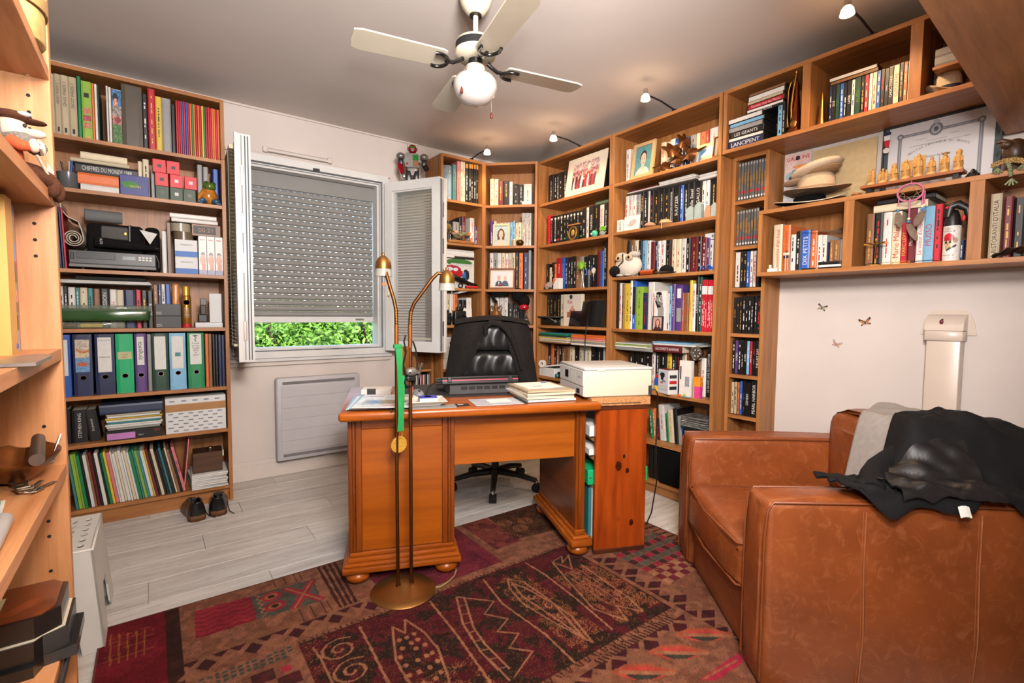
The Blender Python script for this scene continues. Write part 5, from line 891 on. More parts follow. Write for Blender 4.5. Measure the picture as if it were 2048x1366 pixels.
for i in range(7): zc.line([(.35+.05*i, .02), (.25+.08*i, .25), (.5+.05*i, .5)], .04, (20, 18, 18), 1, 1.6)
zc.line([(.1, .08), (.16, .2), (.1, .3)], .05, (190, 40, 50), 1, 1.6); zc.rect(.45, .42, .85, .66, (150, 146, 140)); zc.rect(.08, .32, .16, .9, (200, 60, 60))
t = T('fashion_book', 'white book with black striped cover picture standing face out', 'book', (.352, .012, 1.05), 0, FE); obj('book_block', MB().rb(0, .104, 0, .018, 0, .245, .001, 1), cov('W'), t); picture('cover_picture', zc, .102, .24, photo, t, (.001, -.001, .002))
pp = person_canvas(30, 36, (200, 160, 150), (214, 160, 140), (110, 66, 50), (70, 40, 40), True); frame_stand('framed_photo', 'small photo of a person with long hair before striped book', FE, .372, -.004, 1.05, .075, .088, pp, black, .004, -.06)
pile(FE, .04, .02, .9055, [(.3, .2, .02, 'S', 'magazine', None, 0), (.27, .19, .012, 'W', 'magazine', None, .0), (.28, .2, .009, 'L', 'magazine', None, -.004), (.26, .2, .008, 'W', 'magazine', None, .004)], 'pile left above fifth shelf behind printer', 'magazine', 'magazine')
pile(FE, .35, .03, .9125, [(.215, .19, .042, 'M', 'art book', 'GIACOMETTI RAVENNE', 0), (.3, .19, .012, 'W', 'brochure', None, .005), (.28, .19, .010, 'A', 'brochure', None, -.004)], 'pile mid above fifth shelf behind printer')
t = T('round_clock', 'round silver ornament with clear face on fifth shelf', 'clock', (.655, .05, .8805), 0, FE); M_ = Matrix.Translation((0, 0, .04)) @ Matrix.Rotation(PI/2, 4, 'X'); obj('bezel', MB().lathe([(.032, -.006), (.041, -.006), (.041, .012), (.034, .014), (.032, .008)], 28, 0, M_), chrome, t, smooth=50); obj('dial', MB().lathe([(0, .004), (.034, .004)], 24, 0, M_), mat('silver_dial', (190, 186, 180), .25, .6, .3, scale=120), t)
for q in range(6): a = q*PI/3; obj('dial_stud', MB().ell((.02*math.cos(a), -.007, .04+.02*math.sin(a)), (.006, .003, .006)), chrome, t)
pk_ = Cv(40, 48, (226, 222, 222)); pk_.ell(.42, .22, .24, .12, (36, 34, 36)); pk_.ell(.4, .36, .14, .08, (30, 30, 32)); pk_.rect(.1, .06, .9, .12, (200, 214, 226)); pk_.ell(.35, .55, .14, .04, (226, 100, 50)); pk_.ell(.55, .48, .2, .05, (120, 140, 170)); 
for q in range(6): pk_.rect(.08, .64+.05*q, .9, .655+.05*q, (170, 180, 190))
t = T('product_carton', 'white carton printed with a black gadget, fifth shelf', 'box', (.415, .012, .658), -.35, FE); obj('carton_body', MB().rb(0, .105, 0, .07, 0, .15, .001, 1), wcard, t); picture('front_print', pk_, .103, .146, photo, t, (.001, -.001, .002)); obj('red_top', MB().box(.0, .105, 0, .07, .15, .1515), cov('M'), t)
for q in range(3): obj('side_print', MB().box(.1048, .1056, .01, .06, .03+q*.035, .05+q*.035), [kprint, rprint, dgrey][q], t)
t = T('white_album', 'tall white album with small drawing on its face, fifth shelf', 'book', (.56, .02, .658), 0, FE); obj('book_block', MB().rb(0, .08, 0, .03, 0, .215, .001, 1), cov('W'), t); obj('spine_text', MB().box(.006, .014, -.0008, .0004, .1, .18), kprint, t); obj('drawing', MB().rb(.04, .07, -.0008, .0004, .06, .12, .0002, 1), mat('sketch', (150, 150, 156), .7, var=.3, scale=100), t)
t = T('marker_box', 'orange and pink carton of markers, fifth shelf right', 'box', (.66, .012, .658), 0, FE); obj('orange_half', MB().rb(0, .045, 0, .03, .07, .125, .001, 1), mat('bright_orange', (240, 150, 40), .5), t); obj('pink_half', MB().rb(.008, .045, 0, .03, 0, .07, .001, 1), mat('bright_pink', (226, 70, 140), .5), t); obj('yellow_strip', MB().rb(0, .008, 0, .03, 0, .07, .001, 1), cov('Y'), t)
t = T('clutter_tray', 'little heap of stickers and an orange cap, fifth shelf', 'trinkets', (.58, -.004, .658), 0, FE); obj('orange_cap', MB().cyl((0, 0, 0), (0, 0, .012), .009), cov('O'), t); obj('marble', MB().ell((.035, .0, .009), (.009, .009, .009)), cov('L'), t, smooth=60); obj('sticker_sheet', MB().box(.03, .075, -.008, .012, 0, .002), cov('A'), t)
t = T('glue_bottle', 'blue and yellow printed bottle beside the product carton', 'bottle', (.385, .04, .658), 0, FE); obj('bottle_body', MB().rb(-.014, .014, -.01, .01, 0, .07, .004, 2), cov('Y'), t); obj('label_band', MB().rb(-.0145, .0145, -.0105, .0105, .035, .085, .004, 2), cov('B'), t); obj('red_cap', MB().rb(-.012, .012, -.008, .008, .085, .105, .003, 1), rprint, t)
t = T('disc_spindle', 'slumped stack of clear disc sleeves on the black crate', 'discs', (.58, .02, .476), 0, FE)
for i in range(7): obj('disc_sleeve', MB().rb(0, .17, 0, .15, i*.009, i*.009+.007, .002, 1), mat('disc_sleeve', (120, 116, 110), .15, var=.4, scale=30), t, rot=(0, .02*math.sin(i), .06*math.sin(i*1.7)))
t = T('storage_crate', 'black perforated crate on sixth shelf behind the armchair', 'crate', (.595, .02, .336), 0, FE); obj('crate_body', MB().rb(0, .16, 0, .2, 0, .138, .006, 2), black, t)
for i in range(5):
    for j in range(3): obj('perforation', MB().rb(.012+i*.028, .034+i*.028, -.001, .001, .03+j*.032, .052+j*.032, .0005, 1), grey, t)
t = T('subwoofer', 'black subwoofer box on the lowest shelf behind the armchair', 'loudspeaker', (.43, .012, .08), 0, FE); obj('cabinet', MB().rb(0, .19, .01, .25, 0, .22, .006, 2), black, t); obj('grille_cloth', MB().rb(.006, .184, 0, .012, .006, .214, .004, 2), mat('speaker_cloth', (14, 14, 14), .95, bump=.4, scale=300, spec=.1), t)
for i, u in enumerate((.33, .362, .394)): book(FE, u, .05, .08, .028, .235, .17, 'K', 'black album, %s beside the subwoofer on lowest shelf' % ordn(i+1), 'album', 'album')
# ================================================================ wall shelves on the right
pile(FU, .024, .012, 2.05, [(.19, .135, .040, 'N', 'film box', 'LANCIPENT', 0), (.19, .135, .016, 'W', 'film case', None, 0), (.19, .135, .030, 'K', 'film case', 'LES GEANTS', .003), (.19, .135, .026, 'S', 'film case', None, -.002), (.19, .135, .020, 'A', 'film case', None, .004), (.19, .135, .024, 'W', 'film case', None, -.003)], 'left pile, upper wall shelf', 'film_case', 'film case')
pile(FU, .115, .03, 2.2075, [(.19, .135, .014, 'K', 'film case', 'LE DECALOGUE', 0), (.19, .135, .014, 'W', 'film case', None, -.002), (.19, .135, .024, 'R', 'film case', 'Fantasia chez les Ploucs', .004), (.19, .135, .016, 'F', 'film case', None, 0), (.19, .135, .026, 'W', 'film case', None, .003), (.19, .135, .014, 'T', 'film case', None, .006)], 'crosswise pile near bugle, upper wall shelf', 'film_case', 'film case')
pile(FU, .51, .03, 2.2235, [(.19, .135, .015, 'T', 'film case', None, 0), (.19, .135, .016, 'W', 'film case', None, -.004)], 'pair lying on middle-bay films, upper wall shelf', 'film_case', 'film case')
# bugle standing on its bell
t = T('bugle', 'copper bugle standing on its bell, upper wall shelf', 'bugle', (.352, .06, 2.05), 0, FU); cop = mat('copper', (150, 84, 44), .28, 1.0, .2)
prof = [(.048, 0), (.046, .006), (.034, .03), (.025, .07), (.018, .13), (.013, .19), (.010, .25)]; obj('bell', MB().lathe(prof+[(r-.002, z) for r, z in prof[::-1]], 28, close=False), cop, t, smooth=60)
obj('tubing', MB().tube([(0, 0, .25), (-.01, 0, .27), (-.03, 0, .265), (-.04, 0, .23), (-.042, 0, .1), (-.036, 0, .05), (-.024, 0, .04), (-.016, -.012, .06), (-.014, -.02, .14), (-.006, -.022, .22), (.004, -.02, .292)], .0055, 8), brass, t, smooth=60); obj('mouthpiece', MB().lathe([(.004, 0), (.006, .008), (.008, .014), (.007, .014), (0, .006)], 12, 0, Matrix.Translation((.004, -.02, .29))), brass, t, smooth=50); obj('badge', MB().ell((.006, -.036, .045), (.016, .005, .02)), brass, t, smooth=50)
T1('brass_bell', 'slim brass horn bell standing in middle bay, upper wall shelf', 'bell', MB().lathe([(.022, 0), (.020, .008), (.014, .04), (.010, .09), (.006, .15), (.004, .155), (0, .155)], 22), brass, (.480, .035, 2.05), 0, FU, smooth=60)
hatm = mat('straw_hat', (214, 192, 162), .9, var=.12, scale=90, bump=.6)
def hat(name, label, fr, u, y, z, cr, hh, br, m, bandm, sq=.85, tilt=0.0, wav=.012, flat=False):
    t = T(name, label, 'hat', (u, y, z), 0, fr); t.rotation_euler = (tilt, 0, fr.r)
    def brim(a, v): r = cr*.95+(br-cr*.95)*v; g = 2*PI*a; return (r*math.cos(g), r*math.sin(g)*sq, .012+wav*math.sin(2*g+.6)*v+wav*.6*v)
    obj('brim', MB().surf(brim, 41, 4, thick=(0, 0, .0025)), m, t, smooth=60)
    obj('crown', MB().lathe([(cr, .012), (cr*.99, hh*.35), (cr*.94, hh*.75), (cr*.8, hh*.96), (cr*.4, hh), (0, hh*.94)], 28, 0, Matrix.Diagonal((1, sq, 1, 1))), m, t, smooth=60)
    if bandm: obj('hat_band', MB().lathe([(cr*1.015, .014), (cr*1.01, hh*.34)], 28, 0, Matrix.Diagonal((1, sq, 1, 1)), close=False), bandm, t, smooth=60)
    return t
hat('rag_hat', 'floppy cream cloth hat with dark band, upper wall shelf right', FU, .93, .075, 2.05, .045, .085, .07, hatm, mat('navy_band', (40, 44, 66), .8), wav=.02)
pile(FU, .905, -.02, 2.142, [(.12, .2, .034, 'S', 'flat album', None, 0), (.12, .2, .032, 'S', 'flat album', None, 0)], 'jutting out above the cloth hat, upper wall shelf', 'album', 'album')
T1('album_stand', 'small oak stand carrying the grey albums beside cloth hat', 'stand', MB().box(.0, .125, .17, .25, 0, .09).box(0, .125, -.02, .25, .08, .09), oakX, (.90, 0, 2.05), 0, FU)
# lower shelf, left bay
t = T('lighter', 'cream and blue lighter standing before books, lower wall shelf', 'lighter', (.128, .012, 1.372), 0, FW); obj('body', MB().rb(0, .022, 0, .012, 0, .085, .003, 2), mat('amber_plastic', (176, 110, 70), .2), t); obj('cap', MB().rb(-.004, .026, -.002, .014, .078, .092, .003, 1), cream, t); obj('nozzle', MB().cyl((.012, .006, .092), (.012, .006, .102), .004), black, t); obj('stripe', MB().box(.008, .011, -.001, .001, 0, .08), cream, t); obj('blue_band', MB().box(0, .022, -.0008, .0005, .064, .077), cov('N'), t)
T1('eraser_box', 'tiny white box at left of the lower wall shelf', 'box', MB().rb(0, .05, 0, .02, 0, .016, .001, 1), wcard, (.05, .008, 1.372), 0, FW); T1('toy_brick', 'small cream toy standing on the tiny white box', 'toy', MB().rb(0, .012, 0, .01, 0, .02, .002, 1).rb(.026, .036, 0, .01, 0, .026, .002, 1).box(.0, .036, .003, .007, 0, .003), cream, (.055, .012, 1.3885), 0, FW)
t = T('black_wallet', 'black wallet with white cards inside, lower wall shelf', 'wallet', (.285, .01, 1.372), 0, FW); obj('cover_flap', MB().rb(0, .1, 0, .04, .018, .034, .006, 2), black, t); obj('cover_base', MB().rb(0, .1, 0, .04, 0, .008, .003, 1), black, t); obj('cards', MB().box(.006, .098, .003, .038, .008, .018), paper, t)
T1('pen', 'black pen lying in front of the blue book, lower wall shelf', 'pen', MB().cyl((0, 0, .004), (.06, .004, .004), .004), black, (.215, .012, 1.372), 0, FW)
T1('plastic_sleeve', 'sagging clear plastic sleeve lying on the left-bay books', 'sleeve', MB().surf(lambda u, v: (.19*u, .16*v, .012*(2*u-1)**2), 14, 3, thick=(0, 0, .001)), mat('clear_film', (150, 160, 140), .08, var=.05, alpha=.35), (.195, .04, 1.5515), 0, FW, smooth=50)
# middle bay
pile(FW, .49, .05, 1.6125, [(.18, .15, .020, 'W', 'paperback', None, 0)], 'lying on middle-bay books, lower wall shelf') if False else None
for i, (u, L, t_, k_, z_, tx) in enumerate(((.487, .19, .030, 'C', 1.609, None), (.5, .2, .022, 'K', 1.640, None))): book(FW, u, .055, z_, t_, L, .17, k_, '%s book lying %s on middle-bay books' % (CNAME[k_], ('lower', 'uppermost')[i]), lying=True)
t = T('crucifix', 'small golden crucifix standing before middle-bay books', 'crucifix', (.515, .012, 1.372), 0, FW); obj('upright', MB().rb(-.003, .003, 0, .005, 0, .118, .001, 1), gold, t); obj('crossbar', MB().rb(-.045, .045, 0, .005, .092, .098, .001, 1), gold, t); obj('figure', MB().tube([(-.035, -.004, .1), (0, -.004, .092), (.035, -.004, .1)], .0025, 6).tube([(0, -.004, .098), (.002, -.004, .07), (0, -.004, .03)], .004, 6).ell((0, -.005, .104), (.005, .004, .006)), brassd, t, smooth=50); obj('foot', MB().rb(-.014, .014, -.008, .012, 0, .004, .001, 1), gold, t)
t = T('eyeglasses', 'thin black and gold eyeglasses lying at shelf edge', 'glasses', (.56, .008, 1.372), 0, FW); obj('rim', MB().tube([(.0+.022*math.cos(a), .0, .006+.005*math.sin(a)) for a in [q*PI/8 for q in range(16)]], .0014, 5, closed=True).tube([(.06+.022*math.cos(a), 0, .006+.005*math.sin(a)) for a in [q*PI/8 for q in range(16)]], .0014, 5, closed=True), gold, t)
obj('temple', MB().tube([(-.02, 0, .006), (-.07, .004, .009), (-.085, .01, .004)], .0018, 5).tube([(.08, 0, .006), (.15, .004, .008), (.17, .01, .004)], .0018, 5), black, t); obj('bridge', MB().tube([(.022, 0, .008), (.03, -.002, .010), (.038, 0, .008)], .0014, 5), gold, t)
t = T('pepper_spray', 'white spray can with skull print and black trigger grip', 'spray can', (.765, .03, 1.372), 0, FW)
obj('can_body', MB().lathe([(.026, 0), (.0275, .003), (.0275, .138)], 26), white, t, smooth=40); obj('neck', MB().lathe([(.0272, .138), (.026, .15), (.022, .175), (.014, .2), (0, .205)], 24), black, t, smooth=60)
obj('trigger_grip', MB().tube([(-.014, -.012, .175), (-.01, -.012, .215), (.015, -.006, .222), (.042, 0, .2), (.05, .004, .15), (.046, .006, .09)], [.014, .018, .017, .014, .011, .010], 10), black, t, smooth=60); obj('trigger_rod', MB().cyl((.04, .012, .003), (.044, .008, .1), .004), black, t); obj('red_button', MB().ell((-.014, -.029, .21), (.006, .003, .005)), rprint, t); obj('red_insert', MB().ell((.034, -.012, .165), (.006, .004, .012)), rprint, t)
sk_ = Cv(40, 56, (226, 216, 206)); sk_.rect(0, 0, 1, .02, (190, 40, 50)); sk_.ell(.42, .33, .27, .13, (196, 30, 44)); sk_.ell(.42, .50, .25, .14, (206, 176, 140)); sk_.rect(.16, .36, .7, .42, (170, 24, 38)); sk_.ell(.3, .48, .07, .045, (34, 28, 26)); sk_.ell(.52, .47, .07, .045, (34, 28, 26)); sk_.ell(.4, .56, .03, .03, (40, 30, 28)); sk_.ell(.4, .64, .16, .06, (190, 160, 124)); sk_.line([(.35, .72), (.8, .58)], .05, (70, 50, 44), 1, 1.4); sk_.ell(.75, .42, .15, .08, (150, 110, 80), .6); sk_.noise(.05, 2, 3)
me = print_mesh('label_print', sk_, 1.0, .125, photo); co = np.empty(len(me.vertices)*3, 'f'); me.vertices.foreach_get('co', co); co = co.reshape(-1, 3); g_ = (co[:, 0]-.5)*2.2-PI/2; co2 = np.stack([.0279*np.cos(g_), .0279*np.sin(g_), co[:, 2]+.008], 1); me.vertices.foreach_set('co', co2.ravel().astype('f')); me.update(); lo = bpy.data.objects.new('label_print', me); C.objects.link(lo); lo.parent = t
text('DEVIL', kprint, t, .0075, .026, (-.002, -.0288, .126), FRONT); text('DEFENDER', kprint, t, .0075, .034, (-.002, -.0288, .116), FRONT); text('RED PEPPER', kprint, t, .005, .032, (-.002, -.0288, .022), FRONT)
T1('sunglasses_case', 'dark brown crumpled cloth at right end of lower shelf', 'cloth', MB().surf(lambda u, v: (.11*u, .05*v, .004+.03*math.sin(u*2.6)*(1-.5*v)+.004*math.sin(u*19+v*5)), 18, 6, thick=(0, 0, .002)), mat('brown_cloth', (66, 44, 32), .8, var=.2, scale=60), (.885, -.002, 1.372), 0, FW, smooth=60)
# dreamcatcher hanging from the shelf edge
t = T('dreamcatcher', 'pink dreamcatcher with beads and feathers hung on the shelf', 'dreamcatcher', (.634, -.012, 1.0), 0, FW); pinkm = mat('pink_suede', (196, 110, 140), .9, var=.1)
obj('hoop', MB().tube([(.043*math.cos(a), 0, .662+.036*math.sin(a)) for a in [q*PI/16 for q in range(32)]], .0038, 8, closed=True), pinkm, t, smooth=60); b = MB()
for q in range(9):
    a0, a1 = q*2*PI/9, (q+2)*2*PI/9; b.tube([(.041*math.cos(a0), 0, .662+.034*math.sin(a0)), (.02*math.cos((a0+a1)/2), 0, .662+.017*math.sin((a0+a1)/2)), (.041*math.cos(a1), 0, .662+.034*math.sin(a1))], .0006, 4)
obj('web', b, mat('web_thread', (190, 160, 130), .8), t, kind='stuff'); obj('hanging_loop', MB().tube([(0, 0, .698), (0, .004, .71), (0, .016, .706)], .0012, 5), pinkm, t)
fm_ = mat('feather', (120, 100, 84), .8, var=.4, scale=60, stretch=(1, 1, 8))
for i, (x, z0, z1, bz) in enumerate(((-.038, .64, .575, .598), (0, .627, .5, .548), (.042, .65, .57, .592), (.048, .65, .575, .596))):
    obj('cord', MB().tube([(x, 0, z0+.01), (x, -.001, bz-.01)], .0022 if i != 1 else .003, 6), pinkm, t)
    for q in range(2): obj('bead', MB().ell((x, -.002, bz+(q-.5)*.012), (.006, .006, .0055), 10, 6), [mat('blue_bead', (60, 140, 200), .3), mat('cream_bead', (226, 220, 180), .4)][q], t, smooth=60)
    L = .075 if i == 1 else .06; dx = [.01, .03, -.02, -.026][i]
    obj('feather', MB().surf(lambda u, v, L=L, dx=dx, x=x, bz=bz: (x+dx*u+(v-.5)*.028*math.sin(PI*min(1, u*.9+.1))**.6, -.003+.003*math.sin(v*3), bz-.014-L*u), 12, 5, thick=(0, .0008, 0)), fm_, t, smooth=60)
# on top of the lower shelf
t = hat('wide_hat', 'black wide-brimmed hat with cream edge under the beige hats', FW, .19, .125, 1.705, .075, .05, .16, mat('black_felt', (16, 15, 15), .95, spec=.1), None, .86, .14, wav=.012)
obj('cream_edge', MB().tube([(.16*math.cos(g), .16*.86*math.sin(g), .0205+.012*math.sin(2*g+.6)) for g in [q*PI/20 for q in range(40)]], .0022, 6, closed=True), cream, t)
felt2 = mat('beige_felt_hat', (208, 176, 142), .9, var=.08, scale=60, bump=.2)
hat('fedora_hat', 'beige felt hat with tan ribbon in the middle of the stack', FW, .215, .13, 1.752, .088, .1, .15, felt2, mat('tan_ribbon', (160, 128, 92), .6, var=.05), .82, wav=.010)
t = T('flat_cap', 'pale beige flat cap perched on top of the felt hat', 'cap', (.215, .12, 1.842), 0, FW)
capm = mat('pale_cap_cloth', (214, 186, 158), .9, var=.08, scale=70, bump=.2)
obj('cap_crown', MB().ell((.012, 0, .034), (.118, .088, .03), 26, 12, 0, Matrix.Rotation(-.22, 4, 'Y')), capm, t, smooth=60); obj('cap_visor', MB().ell((-.09, -.02, .006), (.05, .066, .006), 20, 6, 0, Matrix.Rotation(-.25, 4, 'Y')), capm, t, smooth=60); obj('cap_under', MB().ell((.03, 0, .016), (.085, .068, .02), 20, 8, 0, Matrix.Rotation(-.15, 4, 'Y')), mat('tan_ribbon', (160, 128, 92), .6, var=.05), t, smooth=60)
gz = Cv(40, 72, (226, 200, 190)); gz.rect(0, 0, 1, .16, (236, 196, 186)); gz.ell(.5, .36, .46, .09, (150, 180, 186)); gz.rect(.06, .33, .96, .40, (150, 180, 186)); gz.rect(.3, .26, .75, .32, (120, 150, 160)); gz.ell(.25, .41, .08, .045, (60, 60, 66)); gz.ell(.78, .41, .08, .045, (60, 60, 66)); gz.rect(0, .5, 1, 1, (216, 216, 220)); gz.ell(.4, .66, .4, .07, (180, 190, 200)); gz.ell(.6, .84, .4, .06, (170, 180, 190)); gz.ell(.6, .22, .3, .03, (236, 150, 90)); gz.noise(.05, 2, 1)
t = T('car_magazine', 'old car magazine with red title leaning on the wall', 'magazine', (.012, .225, 1.69), 0, FW); obj('magazine_body', MB().box(0, .13, 0, .006, 0, .325), cov('W'), t, rot=(-.06, 0, 0)); p_ = picture('cover_picture', gz, .128, .32, photo, t, (.001, -.001, .002), (-.06, 0, 0)); text('GAZ LINE', rprint, p_, .026, .115, (.064, -.001, .296), FRONT); obj('globe_mark', MB().ell((.062, -.001, .296), (.011, .001, .012)), dgrey, p_, smooth=60)
bd = Cv(60, 56, (222, 190, 140)); bd.noise(.02, 3, 2); bd.line([(.3, 0), (.3, 1)], .004, (200, 164, 116)); bd.rect(.05, .5, .12, .98, (60, 52, 48)); bd.rect(.055, .6, .115, .8, (150, 140, 130))
t = T('cream_poster', 'cream poster board leaning against the wall behind hats', 'poster', (.145, .245, 1.69), 0, FW); obj('board', MB().box(0, .28, 0, .006, 0, .318), mat('cream_board', (222, 190, 140), .6, var=.04), t, rot=(-.04, 0, 0)); picture('print', bd, .278, .316, photo, t, (.001, -.0012, .001), (-.04, 0, 0))
t = T('framed_diploma', 'framed work diploma with ornate grey border', 'diploma', (.452, .235, 1.69), 0, FW)
dp = Cv(160, 128, (228, 222, 220))
g1, g2 = (130, 130, 136), (188, 186, 190)
dp.rect(.10, .13, .90, .17, g1); dp.rect(.10, .15, .14, 1, g1); dp.rect(.86, .15, .90, 1, g1); dp.rect(.105, .145, .895, .155, g2); dp.rect(.117, .15, .123, 1, g2); dp.rect(.877, .15, .883, 1, g2)
for x in (.12, .88): dp.ell(x, .15, .035, .04, (110, 110, 116)); dp.ell(x, .15, .02, .022, g2)
dp.ell(.47, .14, .065, .085, (120, 120, 126)); dp.ell(.47, .14, .045, .06, g2); dp.ell(.47, .14, .022, .035, (100, 100, 106)); dp.ell(.47, .04, .035, .03, g2)
for y, x0, x1 in ((.235, .28, .38), (.235, .6, .68), (.275, .38, .58), (.315, .22, .78)):
    x = x0
    while x < x1: dp.rect(x, y, x+.014, y+.008, (150, 148, 150)); x += .019
for y, x0, x1 in ((.56, .3, .42), (.56, .62, .75), (.63, .2, .4), (.70, .2, .8), (.76, .2, .8)):
    x = x0
    while x < x1: dp.rect(x, y, x+.010, y+.006, (170, 168, 170)); x += .017
DL = -.05; obj('backing', MB().box(.003, .402, .004, .012, .003, .336), blackm, t, rot=(DL, 0, 0)); b = MB(); ring(b, 0, .405, 0, .339, .006, -.01, .012); obj('frame', b, mat('dark_frame', (44, 46, 48), .35), t, rot=(DL, 0, 0))
p_ = picture('certificate', dp, .36, .325, photo, t, (.022, .001, .006), (DL, 0, 0)); [obj('side_mat', MB().box(x, x+.016, .0, .003, .006, .333), mat('slate_mat', (70, 82, 84), .6), t, rot=(DL, 0, 0)) for x in (.006, .383)]
S = "MEDAILLE D'HONNEUR DU TRAVAIL"
for i, ch in enumerate(S):
    if ch == ' ': continue
    f_ = i/(len(S)-1); a = (f_-.5)*1.5; text(ch, mat('grey_ink', (90, 90, 96), .6), p_, .0098, .0074, (.18+.152*math.sin(a), -.0012, .105+.115*math.cos(a)), (PI/2, a, 0), 'letter')
text('Ministre du Travail', mat('grey_ink', (90, 90, 96), .6), p_, .008, .15, (.18, -.0012, .165), FRONT)
t = T('ribbon_medal', 'medal on a blue, white and red ribbon pinned at the diploma', 'medal', (.475, .216, 1.93), 0, FW)
for q, (m_, z0, z1, x0) in enumerate(((cov('N'), .056, .07, 0), (paper, .034, .056, .001), (cov('R'), .004, .034, .002))): obj('ribbon_band', MB().prism([(-.014+x0, z1), (.014-x0, z1), (.013-x0, z0), (-.013+x0, z0)] if q < 2 else [(-.012, z1), (.012, z1), (.008, z0), (-.008, z0)], 0, .002, 'XZ'), m_, t)
obj('medal_disc', MB().lathe([(0, -.0015), (.0125, -.0015), (.0125, .0015), (0, .0015)], 22, 0, Matrix.Translation((-.001, 0, -.012)) @ Matrix.Rotation(PI/2, 4, 'X')), mat('silver_medal', (214, 208, 200), .3, .6, .2, scale=200), t); obj('pin', MB().cyl((0, 0, .066), (0, .02, .066), .001), chrome, t)
t = T('carved_plank', 'narrow reddish plank on small blocks carrying carved figures', 'plank', (.45, -.008, 1.69), 0, FW); obj('plank_board', MB().rb(0, .345, 0, .06, .022, .034, .001, 1), wood('plank_wood', (140, 74, 34), (170, 100, 52), 'X'), t)
for u in (.02, .31): obj('support_block', MB().rb(u, u+.02, .012, .05, 0, .022, .001, 1), black, t)
box_ = mat('carved_boxwood', (196, 142, 74), .5, var=.25, scale=60)
def carved(u, h, kind, lab):
    t = T('carved_figure', lab, 'figurine', (u, .022, 1.7245), 0, FW, 'carved boxwood figures'); w_ = .0165
    obj('base_disc', MB().lathe([(w_*1.02, 0), (w_*1.02, .006), (w_*.92, .012), (0, .012)], 18), mat('pale_boxwood', (214, 160, 96), .5, var=.15), t, smooth=50)
    b = MB()
    if kind in ('two', 'three'):
        n = 2 if kind == 'two' else 3
        for q in range(n): x = (q-(n-1)/2)*.0115; hh = h*(.82+.1*(q % 2)); b.lathe([(.008, .012), (.0085, hh*.4), (.007, hh*.72), (.003, hh*.8)], 10, 0, Matrix.Translation((x, -.004*(q % 2), 0))).ell((x, -.004*(q % 2), hh*.88), (.005, .005, .007), 8, 6)
    else:
        b.lathe([(w_*.85, .012), (w_*.9, h*.35), (w_*.75, h*.62), (w_*.45, h*.8), (.004, h*.84)], 14).ell((0, -.002, h*.88), (.006, .006, .009), 10, 7)
        for sx in (-1, 1): b.tube([(sx*w_*.6, -.004, h*.68), (sx*w_*.75, -.010, h*.45), (sx*w_*.2, -.013, h*.42)], .0035, 6)
        if kind == 'cape': b.surf(lambda u_, v_: ((u_-.5)*.04, .007, .012+h*.78*v_), 4, 4, thick=(0, .003, 0))
        if kind == 'staff': b.cyl((-.017, -.006, .012), (-.017, -.006, h*.95), .0018, None, 6).lathe([(.013, h*.92), (.006, h*.97), (0, h)], 12)
        if kind == 'hood': b.ell((0, .001, h*.88), (.0105, .009, .013), 12, 8)
    for q in range(3): b.tube([((q-1)*.007, -w_*.78, .014), ((q-1)*.006, -w_*.8, h*.3), ((q-1)*.004, -w_*.6, h*.55)], .0018, 5)
    obj('carving', b, box_, t, smooth=60)
for u, h, k_, lab in ((.484, .088, 'two', 'carved wooden pair with spear, leftmost on the plank'), (.526, .072, 'three', 'carved wooden trio of figures, second on the plank'), (.565, .074, 'hood', 'small hooded carved figure, third on the plank'), (.606, .086, 'cape', 'carved figure with cape, fourth on the plank'), (.648, .1, 'cape', 'tallest carved caped figure, fifth on the plank'), (.69, .076, 'plain', 'short carved figure, sixth on the plank'), (.732, .084, 'staff', 'carved figure with staff and hat, seventh on the plank'), (.773, .082, 'hood', 'robed carved figure, rightmost on the plank')): carved(u, h, k_, lab)
R = random.Random(6); b = MB()
for i in range(60): r = .02*math.sqrt(R.random()); a = R.uniform(0, 6.28); z = .034*(1-r/.021)*R.random(); b.ell((r*math.cos(a), r*math.sin(a), z+.004), (.005, .005, .0045), 6, 4)
b.lathe([(.02, 0), (.014, .016), (.004, .033), (0, .034)], 10)
T1('dark_mineral', 'black jagged mineral lump beside the carved figures', 'mineral', b, mat('black_mineral', (26, 24, 24), .35, var=.4), (.815, .03, 1.69), 0, FW, smooth=40)
T1('wooden_ring', 'brown wooden ring lying left of the plank on shelf', 'ring', MB().tube([(.015*math.cos(a), .015*math.sin(a), .006) for a in [q*PI/12 for q in range(24)]], .006, 8, closed=True), wood('plank_wood', (140, 74, 34), (170, 100, 52), 'X'), (.43, .02, 1.69), 0, FW, smooth=60)
beads = mat('glass_beads', (150, 120, 70), .25, var=.9, scale=260); bead2 = mat('green_beads', (120, 126, 90), .25, var=.7, scale=260)
t = T('beaded_lizard', 'multicoloured beaded lizard crawling over the shelf edge', 'ornament', (.905, .012, 1.69), 0, FW)
def beadtube(pts, r, n, sz):
    b = MB(); P = [Vector(p) for p in pts]
    for i in range(n):
        f_ = i/(n-1)*(len(P)-1); k = min(int(f_), len(P)-2); p = P[k].lerp(P[k+1], f_-k)
        for q in range(5): a = q*2*PI/5+i*.6; b.ell((p.x+r*math.cos(a)*.5, p.y+r*.7*math.sin(a), p.z+r*math.sin(a)), (sz, sz, sz), 6, 4)
    return b
obj('body', beadtube([(-.03, 0, .03), (.0, -.01, .036), (.03, -.012, .034), (.055, -.014, .022)], .008, 16, .0048), beads, t, smooth=60); obj('tail', beadtube([(.01, -.014, .03), (.018, -.022, .008), (.022, -.024, -.02)], .006, 10, .0042), bead2, t, smooth=60)
